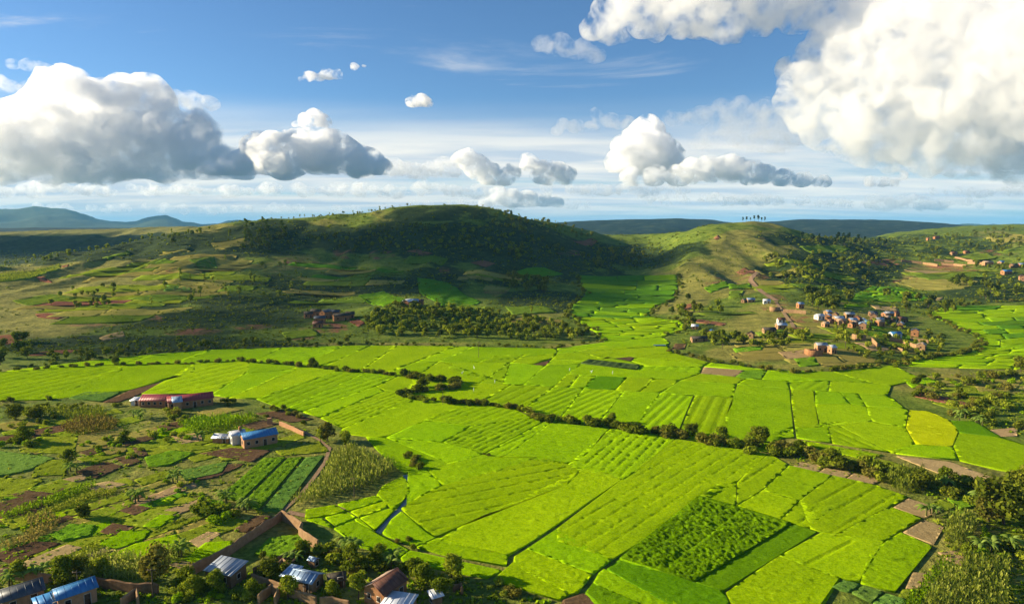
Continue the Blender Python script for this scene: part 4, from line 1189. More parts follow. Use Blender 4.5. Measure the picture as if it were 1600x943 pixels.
def foliage(seed, lobes, n, size, jit=0.9, aspect=1.5, fill=0.55):
    """leaf clumps (four-sided, bent a little) spread through the lobes; returns verts, quads"""
    r = np.random.RandomState(seed)
    L = np.array(lobes, float)
    w = L[:, 3] ** 2; w /= w.sum()
    k = r.choice(len(L), n, p=w)
    d = r.normal(size=(n, 3)); d /= np.linalg.norm(d, axis=1)[:, None]
    rad = L[k, 3] * (fill + (1.08 - fill) * r.rand(n) ** 0.6)
    sq = L[k, 4] if L.shape[1] > 4 else np.ones(n)
    c = L[k, :3] + d * rad[:, None] * np.column_stack([np.ones(n), np.ones(n), sq])
    nm = d + r.normal(size=(n, 3)) * jit * .6; nm /= np.linalg.norm(nm, axis=1)[:, None]
    a = np.cross(nm, r.normal(size=(n, 3))); a /= np.linalg.norm(a, axis=1)[:, None]
    b = np.cross(nm, a)
    s = size * (0.6 + 0.8 * r.rand(n))[:, None]
    A, B = a * s * aspect * .5, b * s * .5
    V = np.stack([c - A, c - B + nm * s * .18, c + A, c + B + nm * s * .18], 1).reshape(-1, 3)
    return V, np.arange(4 * n).reshape(n, 4)


def limb(p0, p1, r0, r1, n=6):
    p0, p1 = np.array(p0, float), np.array(p1, float)
    d = p1 - p0; d /= np.linalg.norm(d)
    a = np.cross(d, [0.3, 0.9, 0.2]); a /= np.linalg.norm(a); b = np.cross(d, a)
    V, Fq = [], []
    for p, r in ((p0, r0), (p1, r1)):
        for k in range(n):
            t = 2 * math.pi * k / n
            V.append(p + (a * math.cos(t) + b * math.sin(t)) * r)
    for k in range(n): Fq.append((k, (k + 1) % n, n + (k + 1) % n, n + k))
    return np.array(V), np.array(Fq)


def join(parts):
    V, Fq, n = [], [], 0
    for v, f in parts:
        V.append(v); Fq.append(f + n); n += len(v)
    return np.concatenate(V), np.concatenate(Fq)


def tree_proto(seed, h, crown_w, crown_h, nl, leaf, size, nlobes=9, trunk_r=.22, low=.35):
    r = random.Random(seed)
    lobes = []
    cz = h - crown_h / 2
    for k in range(nlobes):
        a = r.uniform(0, 6.28); q = math.sqrt(r.random()) * .62
        z = r.uniform(-.5, .42)
        rr = crown_w * r.uniform(.20, .33) * (1 - abs(z) * .5)
        lobes.append((math.cos(a) * q * crown_w * .6, math.sin(a) * q * crown_w * .6, cz + z * crown_h * .8, rr, r.uniform(.7, .95)))
    lobes.append((0, 0, h - crown_h * .25, crown_w * .26, .9))
    crown = foliage(seed, lobes, nl, size)
    parts = [limb((0, 0, -.3), (0.08 * h * r.uniform(-1, 1), .05 * h, h * low), trunk_r, trunk_r * .7)]
    top = parts[0][0][6:].mean(0)
    for L_ in lobes[:6]:
        parts.append(limb(top - np.array([0, 0, .1]), np.array(L_[:3]) * np.array([.9, .9, 1]), trunk_r * .5, trunk_r * .12, 5))
    tv, tf = join(parts)
    cm = mesh_np('crown', crown[0], crown[1], [LEAF[leaf]])
    tm = mesh_np('trunk', tv, tf, [M_BARK])
    both_v, both_f = join([(tv, tf), crown])
    one = mesh_np('tree', both_v, both_f, [M_BARK, LEAF[leaf]], False, [0] * len(tf) + [1] * len(crown[1]))
    return cm, tm, one


def shrub_proto(seed, w, h, nl, leaf, size):
    r = random.Random(seed)
    lobes = [(r.uniform(-.3, .3) * w, r.uniform(-.3, .3) * w, h * r.uniform(.3, .65), w * r.uniform(.24, .36), h / w * r.uniform(.8, 1.1)) for _ in range(6)]
    v, f = foliage(seed, lobes, nl, size)
    v[:, 2] = np.maximum(v[:, 2], 0.02)
    parts = [limb((0, 0, -.2), (lobes[k][0], lobes[k][1], lobes[k][2]), .05 * w ** .5, .02, 4) for k in range(4)]
    tv, tf = join(parts)
    V, Fq = join([(tv, tf), (v, f)])
    return mesh_np('shrub', V, Fq, [M_BARK, LEAF[leaf]], False, [0] * len(tf) + [1] * len(f))


TREES = {
    'round': [tree_proto(s, 7.5, 6.8, 6.9, 1900, 'dark', .46, 14) for s in (1, 2, 3)],
    'leafy': [tree_proto(s, 6.5, 5.6, 6.0, 1500, 'mid', .42, 13) for s in (4, 5, 6)],
    'loose': [tree_proto(s, 8.0, 4.8, 6.2, 800, 'light', .45, 11) for s in (7, 8)],
    'olive': [tree_proto(s, 6.0, 5.0, 4.9, 1200, 'olive', .40, 12) for s in (9, 10)],
    'slim': [tree_proto(s, 11.0, 3.4, 8.4, 420, 'mid', .62, 12, .16, .3) for s in (11, 12)],
    'slimlight': [tree_proto(s, 10.0, 3.2, 7.4, 380, 'light', .60, 12, .16, .3) for s in (13, 14)],
    'small': [tree_proto(s, 6.5, 4.8, 5.2, 260, 'dark', .85, 8, .18, .3) for s in (15, 16, 17)],
    'smallmid': [tree_proto(s, 6.0, 4.4, 4.8, 240, 'mid', .80, 8, .16, .3) for s in (18, 19)],
    'grovelight': [tree_proto(s, 5.5, 5.0, 4.8, 260, 'light', .8, 8, .16, .25) for s in (22, 23)],
    'pine': [tree_proto(s, 12.0, 4.2, 7.0, 360, 'pine', .8, 10, .2, .45) for s in (20, 21)],
}
SHRUBS = {k: [shrub_proto(s * 7 + i, w, h, n, k if k in LEAF else 'dark', sz) for i in range(4)] for s, (k, w, h, n, sz) in enumerate(
    [('dark', 3.0, 2.6, 420, .36), ('mid', 2.8, 2.2, 380, .34), ('light', 2.6, 2.0, 340, .33), ('olive', 3.0, 2.4, 380, .34), ('lime', 2.4, 1.5, 320, .30)])}
RND = random.Random(77)
TREE_NO = [0]


def put_tree(kind, px, py, scale, label, group=None, parts=True, name='tree', pos=None, cat='tree', sx=1.0):
    p = at(px, py) if pos is None else Vector(pos)
    cm, tm, one = TREES[kind][TREE_NO[0] % len(TREES[kind])]
    TREE_NO[0] += 1
    s = scale * RND.uniform(.92, 1.08)
    if parts:
        o = link(name, None, None, p, RND.uniform(0, 6.28))
        o.empty_display_size = .5
        link('crown', cm, o); link('trunk', tm, o)
    else:
        PEND_T.append((s / max(p.y, 1), one, p, RND.uniform(0, 6.28), (s * sx, s * sx, s), label, group, name, cat))
        return None
    o.scale = (s * sx, s * sx, s)
    tag(o, label, cat, group)
    return o


def put_shrub(kind, p, s, label, group, name='shrub', sz=1.0):
    PEND_S.append((s / max(p[1], 1), RND.choice(SHRUBS[kind]), Vector(p), RND.uniform(0, 6.28), (s * RND.uniform(.85, 1.2), s * RND.uniform(.85, 1.2), s * sz * RND.uniform(.85, 1.15)), label, group, name, 'shrub'))


PEND_T, PEND_S = [], []


def mesh_arrays(me, cache={}):
    if me.name not in cache:
        co = np.empty(len(me.vertices) * 3); me.vertices.foreach_get('co', co)
        f = np.empty(len(me.loops), np.int32); me.loops.foreach_get('vertex_index', f)
        mi = np.empty(len(me.polygons), np.int32); me.polygons.foreach_get('material_index', mi)
        cache[me.name] = (co.reshape(-1, 3), f.reshape(-1, 4), mi, [m for m in me.materials])
    return cache[me.name]


def flush(pend, keep, stuff_name, stuff_label):
    """the plants that show largest become objects of their own, the remainder one mass"""
    pend.sort(key=lambda q: -q[0])
    for (_, me, p, rz, sc, label, group, name, cat) in pend[:keep]:
        o = link(name, me, None, p, rz); o.scale = sc
        tag(o, label, cat, group)
    V, Fq, MI, mats, n = [], [], [], [], 0
    for (_, me, p, rz, sc, *_r) in pend[keep:]:
        co, f, mi, ms = mesh_arrays(me)
        c, s = math.cos(rz), math.sin(rz)
        q = co * np.array(sc)
        q = np.column_stack([q[:, 0] * c - q[:, 1] * s, q[:, 0] * s + q[:, 1] * c, q[:, 2]]) + np.array(p)
        for m in ms:
            if m not in mats: mats.append(m)
        V.append(q); Fq.append(f + n); MI.append(np.array([mats.index(m) for m in ms])[mi]); n += len(q)
    if V:
        me = mesh_np(stuff_name, np.concatenate(V), np.concatenate(Fq), mats, False, np.concatenate(MI))
        tag(link(stuff_name, me), stuff_label, None, None, 'stuff')


def along(pts, step):
    W = to_world(pts)
    out = []
    d = np.concatenate([[0], np.cumsum(np.hypot(*np.diff(W, axis=0).T))])
    for s in np.arange(0, d[-1], step):
        out.append((np.interp(s, d, W[:, 0]), np.interp(s, d, W[:, 1])))
    return out


def shrub_line(pts, step, kinds, s0, s1, spread, label, group, name='shrub', sz=1.0):
    P = [(x + RND.gauss(0, spread), y + RND.gauss(0, spread)) for (x, y) in along(pts, step)]
    for (x, y), z in zip(P, height(np.array([p[0] for p in P]), np.array([p[1] for p in P]))):
        put_shrub(RND.choice(kinds), (x, y, float(z) - .05), RND.uniform(s0, s1), label, group, name, sz)


def stream_hedge():
    g = 'shrubs along the winding stream'
    shrub_line([(-40, 583), (0, 581), (82, 576), (150, 572), (275, 569), (350, 565), (380, 565)], 3.3, ['dark', 'dark', 'olive', 'mid'], .45, .95, .8, 'dark shrub in the thin hedge crossing the far left of the rice', g + ', far left stretch')
    shrub_line([(380, 565), (442, 570), (487, 574), (530, 579), (592, 584), (630, 589)], 2.8, ['dark', 'dark', 'olive', 'mid'], .6, 1.05, .7, 'dark shrub in the stream hedge before its hairpin bend', g + ', stretch before the bend')
    shrub_line([(630, 589), (667, 594), (702, 597), (716, 602), (710, 609), (690, 610), (662, 611), (630, 618)], 2.1, ['dark', 'dark', 'olive'], .75, 1.25, 1.0, 'dark shrub crowding the hairpin bend of the stream', g + ', hairpin bend')
    shrub_line([(628, 619), (655, 625), (680, 628), (730, 632), (760, 634), (805, 639), (850, 657)], 2.0, ['dark', 'dark', 'olive', 'mid'], .7, 1.15, .8, 'dark shrub in the stream hedge across the middle of the rice', g + ', middle stretch')
    shrub_line([(850, 657), (910, 663), (957, 667), (992, 673), (1057, 684), (1140, 698)], 1.5, ['dark', 'dark', 'olive', 'mid'], .75, 1.35, 1.2, 'dark shrub in the thick stream hedge right of centre', g + ', thick stretch right of centre')
    shrub_line([(1140, 698), (1180, 703), (1230, 710), (1290, 720), (1340, 735), (1400, 748), (1440, 758)], 1.6, ['dark', 'mid', 'mid', 'olive'], .9, 1.6, 1.6, 'leafy shrub in the broad hedge above the brown plots', g + ', broad stretch above the brown plots')
    for x, y, k, s, l in [(1185, 697, 'round', .78, 'round dark tree standing tall in the stream hedge'), (1130, 688, 'leafy', .62, 'small leafy tree in the stream hedge left of the round tree'), (1080, 680, 'round', .5, 'low bushy tree in the hedge near the field corner'), (957, 660, 'leafy', .5, 'small tree on the hedge above the curved bund'),
                          (661, 606, 'round', .55, 'small dark tree at the hairpin bend'), (487, 572, 'round', .5, 'small dark tree in the far hedge'), (1300, 722, 'leafy', .62, 'bushy tree in the broad hedge above the brown plots'), (1355, 735, 'leafy', .65, 'bushy tree at the right part of the broad hedge'), (180, 570, 'round', .45, 'tiny dark tree in the hedge on the far left'), (1250, 706, 'leafy', .55, 'bushy tree near the start of the broad hedge')]:
        put_tree(k, x, y, s, l)


stream_hedge()


# ---- tall crops: one mass each
def blades(name, polys, spacing, h, leaf, seed, label, w=.10, nb=6, spread=.55):
    r = np.random.RandomState(seed)
    V = []; 
    for pts in polys:
        W = to_world(pts)
        if poly_area(W) < 0: W = W[::-1]
        lo, hi = W.min(0), W.max(0)
        gx, gy = np.meshgrid(np.arange(lo[0], hi[0], spacing), np.arange(lo[1], hi[1], spacing))
        P = np.column_stack([gx.ravel(), gy.ravel()]) + r.uniform(-.4, .4, (gx.size, 2)) * spacing
        P = P[in_poly(P, W)]
        n = len(P)
        z0 = height(P[:, 0], P[:, 1])
        hh = h * (0.75 + .5 * r.rand(n)) * (0.8 + .4 * vnoise(P[:, 0] / 6, P[:, 1] / 6, seed))
        for b in range(nb):
            a = r.uniform(0, 6.28, n); f = (b + .5) / nb
            d = np.column_stack([np.cos(a), np.sin(a)]); s = np.column_stack([-d[:, 1], d[:, 0]])
            zb = z0 + hh * f * .7; rch = spread * (1.1 - .4 * f) * (0.7 + .6 * r.rand(n))
            base = np.column_stack([P, zb]); m = np.column_stack([P + d * rch[:, None] * .55, zb + hh * .26]); t = np.column_stack([P + d * rch[:, None], zb + hh * .12])
            sw = np.column_stack([s * w, np.zeros(n)])
            V.append(np.stack([base, m - sw, t, m + sw], 1))
        st = np.column_stack([P, z0]); tp = np.column_stack([P + r.uniform(-.1, .1, (n, 2)), z0 + hh])
        sw = np.column_stack([np.full(n, .05), np.zeros(n), np.zeros(n)])
        V.append(np.stack([st - sw, st + sw, tp + sw * .8, tp - sw * .8], 1))
    V = np.concatenate(V).reshape(-1, 3)
    me = mesh_np(name, V, np.arange(len(V)).reshape(-1, 4), [LEAF[leaf]])
    return tag(link(name, me), label, 'crop', None, 'stuff')


blades('maize', [[(452, 790), (480, 770), (505, 750), (517, 716), (548, 702), (600, 724), (618, 735), (570, 762), (490, 785)]], .85, 2.6, 'maize', 1, 'tall tasselled maize stand beside the little paddies', .13, 6, .8)
blades('maize', [[(115, 880), (150, 868), (215, 872), (228, 885), (215, 908), (140, 908), (112, 900)], [(225, 874), (285, 856), (298, 862), (270, 880), (235, 886)]], .8, 2.2, 'maize', 2, 'pale green maize in front of the long mud wall', .13, 6, .75)
blades('maize', [[(278, 665), (310, 656), (350, 652), (375, 657), (356, 671), (300, 678)], [(370, 655), (400, 650), (402, 656), (378, 664)]], 1.0, 2.0, 'lime', 3, 'light green maize strip behind the blue roofed house', .15, 5, .8)
blades('maize', [[(60, 642), (100, 638), (165, 640), (160, 652), (100, 655), (70, 652)]], 1.1, 2.0, 'mid', 4, 'green maize patch left of the red roofed school', .15, 5, .8)
blades('reeds', [[(92, 668), (120, 656), (165, 653), (188, 660), (178, 672), (140, 680), (105, 678)]], .9, 1.9, 'gold', 5, 'golden dry reed patch in the left gardens', .14, 6, .6)
blades('reeds', [[(40, 815), (80, 805), (95, 815), (85, 832), (50, 845)], [(30, 840), (50, 832), (60, 848), (10, 862), (-10, 858)]], .8, 1.6, 'gold', 6, 'dry yellow stalks at the left edge of the gardens', .12, 5, .6)
blades('maize', [[(1383, 752), (1410, 742), (1445, 748), (1440, 768), (1405, 772)]], .8, 3.2, 'maize', 7, 'tall cane clump at the end of the broad hedge', .15, 6, .8)
blades('maize', [[(1475, 838), (1482, 815), (1515, 812), (1525, 830), (1515, 852), (1490, 862)]], .75, 2.8, 'maize', 8, 'tall maize clump right of the brown plots', .14, 6, .75)
blades('maize', [[(1440, 960), (1470, 905), (1510, 884), (1575, 880), (1572, 960)]], .8, 2.8, 'maize', 9, 'dense maize stand in the lower right corner', .14, 6, .8)
blades('maize', [[(1405, 955), (1440, 915), (1470, 885), (1495, 885), (1462, 910), (1436, 958)]], .75, 2.0, 'lime', 10, 'strip of light green stalks left of the corner maize', .13, 6, .7)
blades('maize', [[(-20, 442), (-20, 432), (60, 420), (95, 413), (92, 421), (40, 436)]], 2.0, 2.2, 'light', 11, 'pale green crop band on the left hillside', .3, 4, 1.2)
blades('tall_grass', [[(0, 806), (60, 786), (140, 757), (152, 760), (120, 773), (70, 792), (5, 813)]], .55, 1.2, 'lime', 12, 'long grassy bank across the left gardens', .12, 5, .5)
blades('tall_grass', [[(30, 812), (95, 788), (150, 768), (185, 764), (186, 769), (130, 785), (70, 806), (36, 818)]], .6, 1.1, 'light', 13, 'second grassy bank across the left gardens', .12, 5, .5)
blades('tall_grass', [[(72, 884), (110, 868), (150, 850), (158, 855), (120, 875), (80, 893)]], .6, 1.0, 'light', 14, 'grass strip between the brown beds', .12, 5, .5)


# ---- garden and village shrubs
def cluster(items, label, group, kinds, s0, s1, name='shrub', sz=1.0):
    A = np.array(items, float)
    for g in ground_at(A[:, 0], A[:, 1]):
        put_shrub(RND.choice(kinds), Vector(g), RND.uniform(s0, s1), label, group, name, sz)


def in_area(poly, n, seed):
    r = random.Random(seed); P = np.array(poly, float); lo, hi = P.min(0), P.max(0); out = []
    while len(out) < n:
        q = (r.uniform(lo[0], hi[0]), r.uniform(lo[1], hi[1]))
        if in_poly(np.array([q]), P)[0]: out.append(q)
    return out


cluster(in_area([(30, 640), (60, 632), (95, 650), (70, 672), (35, 668)], 14, 1), 'dark shrub in the thicket at the far left of the gardens', 'thicket far left of the gardens', ['dark', 'mid', 'light'], .5, .95)
cluster(in_area([(250, 645), (285, 640), (290, 660), (262, 668), (245, 660)], 12, 2), 'shrub in the thicket below the red roofed school', 'thicket below the school', ['mid', 'olive', 'light'], .55, 1.0)
cluster(in_area([(0, 690), (60, 676), (75, 690), (40, 702), (0, 700)], 8, 3), 'bright shrub on the grass at the left edge', 'shrubs at the left edge', ['lime', 'mid'], .7, 1.2)
cluster(in_area([(120, 690), (180, 680), (230, 685), (225, 712), (170, 722), (125, 700)], 22, 4), 'shrub in the middle of the left gardens', 'shrubs in the middle of the left gardens', ['mid', 'lime', 'light', 'lime'], .4, .8)
cluster([(238, 683), (255, 676), (270, 680), (282, 684), (295, 686), (262, 690)], 'light green shrub left of the white house', 'shrubs left of the white house', ['lime', 'light'], .7, 1.1)
cluster(in_area([(225, 740), (340, 775), (390, 770), (350, 800), (300, 790)], 14, 5), 'leafy shrub beside the vegetable rows', 'shrubs beside the vegetable rows', ['lime', 'lime', 'light'], .4, .75)
cluster([(312, 800), (328, 806), (345, 804), (352, 812), (338, 816), (365, 806)], 'round bright shrub below the banana clumps', 'round bright shrubs below the bananas', ['lime', 'mid'], .9, 1.3)
cluster(in_area([(0, 640), (60, 650), (90, 672), (60, 690), (0, 680)], 12, 6), 'low shrub by the left edge thicket', 'low shrubs by the left edge thicket', ['mid', 'light', 'lime'], .35, .7)
cluster(in_area([(340, 625), (460, 640), (500, 655), (470, 665), (380, 648)], 16, 7), 'low shrub along the garden edge by the rice', 'shrubs along the garden edge by the rice', ['dark', 'mid', 'olive'], .4, .8)
cluster(in_area([(0, 625), (120, 622), (200, 632), (200, 645), (0, 640)], 16, 8), 'small dark shrub along the upper edge of the gardens', 'shrubs along the upper edge of the gardens', ['dark', 'mid'], .4, .85)
cluster(in_area([(1440, 590), (1600, 580), (1600, 690), (1530, 665), (1450, 640), (1420, 610)], 70, 9), 'shrub on the scrubby bank at the right edge', 'shrubs on the scrubby right bank', ['mid', 'dark', 'light', 'olive', 'lime'], .6, 1.4)
cluster(in_area([(1440, 745), (1560, 765), (1600, 780), (1600, 800), (1540, 800), (1470, 775)], 24, 10), 'shrub in the overgrown strip at the lower right', 'shrubs in the overgrown lower right strip', ['mid', 'dark', 'light'], .6, 1.3)
cluster(in_area([(1540, 840), (1600, 830), (1600, 880), (1530, 880)], 12, 11), 'green shrub above the corner maize', 'shrubs above the corner maize', ['lime', 'mid', 'dark'], .6, 1.1)
cluster(in_area([(590, 872), (700, 890), (715, 915), (640, 905), (585, 890)], 12, 12), 'dark shrub behind the rust roofed brick house', 'shrubs behind the rust roofed house', ['dark', 'mid', 'light'], .5, .9)
cluster(in_area([(250, 905), (330, 915), (420, 925), (400, 943), (270, 943)], 16, 13), 'leafy shrub in front of the grey roofed house', 'shrubs in front of the grey roofed house', ['mid', 'lime', 'light'], .5, .9)
cluster(in_area([(400, 872), (480, 862), (500, 880), (420, 905)], 9, 14), 'shrub inside the walled yard', 'shrubs inside the walled yard', ['mid', 'lime', 'dark'], .4, .8)
cluster(in_area([(500, 860), (560, 868), (600, 885), (560, 900), (505, 885)], 14, 15), 'shrub behind the dark hut', 'shrubs behind the dark hut', ['mid', 'olive', 'light'], .6, 1.1)
cluster([(645, 729), (650, 720), (640, 712), (655, 733), (637, 716), (646, 725)], 'brownish bush on the islet in the rice', 'bushes on the islet in the rice', ['olive', 'dark'], .5, .8)
cluster([(756, 711), (763, 713), (640, 846), (645, 858), (530, 842), (620, 848)], 'tiny dark bush on a paddy bund', 'tiny bushes on the paddy bunds', ['dark', 'olive'], .25, .45)
cluster([(780, 915), (800, 920), (792, 926), (806, 930), (787, 932)], 'thin yellowish bush at the near edge of the rice', 'thin bushes at the near edge of the rice', ['light', 'olive'], .4, .7)

# trees one can tell apart in the near half
for k, x, y, s, l in [
    ('olive', 512, 688, .95, 'round olive tree casting a long shadow on the rice'), ('loose', 500, 690, .5, 'small pale tree left of the round olive tree'), ('leafy', 540, 692, .55, 'low leafy tree under the round olive tree'),
    ('olive', 243, 905, .95, 'yellowing tree behind the long mud wall'), ('leafy', 340, 925, 0.65, 'dark round tree in front of the grey roofed house'), ('leafy', 300, 930, 0.54, 'dark tree left of the round one by the grey roof'), ('leafy', 290, 918, .6, 'leafy tree beside the utility pole'),
    ('leafy', 520, 935, 0.54, 'leafy tree left of the rust roofed house'), ('loose', 560, 938, .65, 'pale tree just left of the rust roofed house'), ('leafy', 590, 880, 0.58, 'dark tree above the rust roofed house'), ('leafy', 548, 885, 0.65, 'olive green tree right of the dark hut'), ('leafy', 705, 905, 0.65, 'tall dark tree at the corner of the rice'),
    ('leafy', 665, 915, 0.65, 'bushy tree right of the rust roofed house'), ('leafy', 650, 898, 0.51, 'dark tree behind the bushy one'), ('leafy', 692, 935, 0.58, 'dark tree near the bottom edge, below the tall dark tree'), ('leafy', 102, 908, .75, 'bright leafy tree above the vivid blue roof'), ('leafy', 30, 905, .6, 'leafy tree above the dark grey roof'), ('round', 125, 900, .5, 'small tree right of the bright leafy tree'),
    ('round', 1570, 820, 1.35, 'big dark tree at the right edge'), ('olive', 1545, 815, 1.1, 'bare topped olive tree left of the big dark tree'), ('leafy', 1590, 800, 1.0, 'leafy tree behind the big dark one at the right edge'), ('round', 1600, 770, .9, 'dark tree at the right edge above the others'), ('leafy', 1480, 760, .7, 'bushy tree in the lower right strip'), ('round', 1440, 765, .6, 'dark low tree beside the cane clump'),
    ('leafy', 1510, 872, .5, 'small tree between maize and corner stand'), ('leafy', 38, 690, .75, 'round bright tree on the grass at the left edge'), ('round', 25, 655, .6, 'dark tree at the far left thicket'), ('round', 58, 650, .55, 'dark tree in the far left thicket'), ('leafy', 110, 722, .55, 'dark bush tree beside the blue green plot'),
    ('round', 130, 810, .45, 'small dark tree among the vine beds'), ('leafy', 195, 690, .5, 'small tree among the middle garden shrubs'), ('slim', 90, 922, .35, 'thin young tree near the vivid blue roof'), ('leafy', 450, 935, .6, 'tree in front of the twin roofed house'), ('leafy', 395, 930, 0.48, 'leafy tree between the grey roof and the ruin walls'),
    ('round', 1595, 580, .8, 'dark tree on the right bank'), ('leafy', 1535, 640, .7, 'leafy tree on the scrubby right bank'), ('leafy', 160, 900, .55, 'bush tree left end of the maize by the wall'), ('leafy', 475, 868, .5, 'small tree by the little outhouse'), ('round', 420, 905, .45, 'low dark tree by the ruin walls')]:
    put_tree(k, x, y, s, l)


# ---- bananas
def banana_leaf(L=2.0, w=.28, seg=5):
    V, Fq = [], []
    for k in range(seg + 1):
        f = k / seg
        x = L * f * (1 - .18 * f); z = L * (.75 * f - .95 * f * f)
        ww = w * math.sin(math.pi * (0.08 + .9 * f)) + .01
        V += [(x, -ww, z - .06), (x, 0, z + .05), (x, ww, z - .06)]
    for k in range(seg):
        a = 3 * k
        Fq += [(a, a + 1, a + 4, a + 3), (a + 1, a + 2, a + 5, a + 4)]
    return mesh_np('leaf', V, np.array(Fq), [LEAF['banana']], True)


BLEAF = [banana_leaf(2.0), banana_leaf(1.6, .24), banana_leaf(2.3, .32)]
_sv, _sf = limb((0, 0, -.1), (0, 0, 1.7), .17, .09, 7)
M_STEM, _nt, _N, _L = new_mat('banana_stem')
surface(_nt, ramp_node(_nt, tex_noise(_nt, _N('ShaderNodeTexCoord').outputs['Object'], 4, 4), [(.3, (.06, .07, .02)), (.7, (.16, .15, .05))]), .7)
BSTEM = mesh_np('stem', _sv, _sf, [M_STEM], True)


def banana(px, py, s, label, group):
    o = link('banana_plant', None, None, at(px, py), RND.uniform(0, 6.28)); o.empty_display_size = .3
    o.scale = (s, s, s)
    link('stem', BSTEM, o)
    n = RND.randint(7, 9)
    for k in range(n):
        lf = link('leaf', BLEAF[k % 3], o, (0, 0, 1.35 + .35 * k / n))
        lf.rotation_euler = (RND.uniform(-.2, .2), -RND.uniform(-.25, .75) * (0.4 + .6 * k / n) , 6.28 * k * .382 + RND.uniform(-.3, .3))
    tag(o, label, 'banana plant', group)


for (cx, cy, n, lab) in [(212, 782, 4, 'banana plant in the clump beside the tilled bed'), (345, 786, 4, 'banana plant in the clump above the round bright shrubs'), (388, 798, 4, 'banana plant in the clump left of the mud wall corner'), (112, 738, 4, 'banana plant in the clump by the dark plot on the left'),
                        (272, 752, 3, 'banana plant in the clump near the striped beds'), (548, 860, 4, 'banana plant in the clump by the near rice corner'), (62, 902, 3, 'banana plant behind the dark grey roof'), (18, 918, 2, 'banana plant at the left end of the wall'), (1455, 805, 4, 'banana plant in the clump among the brown plots'),
                        (1540, 862, 4, 'banana plant in the clump above the corner maize'), (1530, 785, 3, 'banana plant left of the big dark tree'), (1585, 860, 3, 'banana plant at the right edge'), (1478, 765, 2, 'banana plant in the overgrown strip'), (612, 885, 3, 'banana plant behind the rust roofed house'), (275, 870, 2, 'banana plant in the maize by the grey roof'), (318, 690, 2, 'banana plant left of the pale shed'), (215, 655, 3, 'banana plant in the gardens below the school'),
                        (1500, 655, 3, 'blue green banana plant beside the yellow field'), (1530, 663, 3, 'blue green banana plant right of the yellow field'), (455, 880, 2, 'banana plant inside the walled yard')]:
    for q in range(n):
        banana(cx + RND.uniform(-9, 9), cy + RND.uniform(-4, 4), RND.uniform(.95, 1.35), lab, lab.replace('banana plant', 'bananas'))


# ---- hillside trees
def hill_trees(poly, n, kinds, s0, s1, label, group, seed, name='tree'):
    A = np.array(in_area(poly, n, seed))
    for (x, y), g in zip(A, ground_at(A[:, 0], A[:, 1])):
        p = Vector(g)
        if p.y > 1700: continue
        put_tree(RND.choice(kinds), x, y, RND.uniform(s0, s1), label, group, False, name, p)


hill_trees([(570, 500), (600, 478), (690, 478), (780, 490), (860, 505), (930, 522), (900, 532), (760, 530), (600, 525), (575, 515)], 330, ['smallmid', 'smallmid', 'small', 'grovelight'], .45, .85, 'tree in the thick grove at the foot of the central hill', 'grove at the foot of the central hill', 21)
hill_trees([(355, 372), (400, 352), (450, 360), (440, 390), (380, 392)], 34, ['small', 'slim'], .9, 1.3, 'dark tree in the wood on the left shoulder of the ridge', 'wood on the left shoulder of the ridge', 22)
hill_trees([(470, 375), (600, 352), (720, 350), (800, 350), (860, 375), (890, 400), (820, 410), (700, 385), (560, 400)], 150, ['small', 'smallmid'], .5, 1.1, 'dark tree on the shaded face of the central hill', 'trees on the shaded face of the central hill', 23)
hill_trees([(790, 430), (860, 440), (875, 455), (840, 460), (780, 448)], 26, ['small'], .8, 1.2, 'dark tree in the clump on the shaded spur above the terraces', 'clump on the shaded spur', 24)
hill_trees([(0, 412), (90, 398), (200, 378), (290, 362), (330, 357), (320, 364), (200, 386), (100, 404), (0, 420)], 60, ['smallmid', 'smallmid', 'slimlight'], .55, .95, 'small tree in the line along the left skyline path', 'tree line along the left hill crest', 25)
hill_trees([(200, 470), (330, 400), (480, 420), (460, 470), (330, 470), (240, 480)], 30, ['slimlight', 'smallmid', 'slimlight'], .5, .95, 'sunlit tree scattered on the left hillside', 'scattered trees on the left hillside', 26)
hill_trees([(900, 395), (990, 392), (1010, 400), (1000, 425), (930, 425)], 28, ['small'], .8, 1.3, 'dark tree at the head of the side valley', 'trees at the head of the side valley', 27)
hill_trees([(1190, 400), (1290, 395), (1380, 400), (1360, 440), (1230, 445), (1190, 430)], 90, ['small', 'smallmid'], .45, 1.0, 'dark tree on the shaded slope right of the grassy hill', 'trees on the shaded slope right of the grassy hill', 28)
hill_trees([(1245, 376), (1300, 372), (1380, 378), (1390, 386), (1300, 385)], 45, ['pine', 'small'], .6, .9, 'dark conifer in the plantation behind the grassy hill', 'plantation behind the grassy hill', 29)
hill_trees([(1255, 462), (1310, 455), (1330, 470), (1320, 488), (1265, 482)], 26, ['small', 'smallmid'], .9, 1.35, 'dark tree in the grove above the village', 'grove above the village', 30)
hill_trees([(1090, 520), (1140, 525), (1200, 525), (1250, 515), (1280, 530), (1220, 545), (1110, 540)], 60, ['smallmid', 'small', 'grovelight'], .35, .7, 'tree among the lower village houses', 'trees among the lower village houses', 31)
hill_trees([(1290, 510), (1400, 500), (1450, 520), (1500, 550), (1440, 560), (1340, 560), (1300, 545)], 80, ['smallmid', 'small', 'grovelight'], .3, .62, 'tree among the right village houses', 'trees among the right village houses', 32)
hill_trees([(1060, 440), (1100, 395), (1180, 360), (1240, 380), (1180, 430), (1110, 455)], 40, ['smallmid', 'small'], .2, .42, 'small bush on the grassy hill behind the village', 'bushes on the grassy hill', 43)
hill_trees([(1480, 440), (1560, 435), (1600, 445), (1600, 470), (1520, 470)], 26, ['small', 'smallmid'], .8, 1.2, 'dark tree on the slope at the right edge', 'trees on the slope at the right edge', 33)
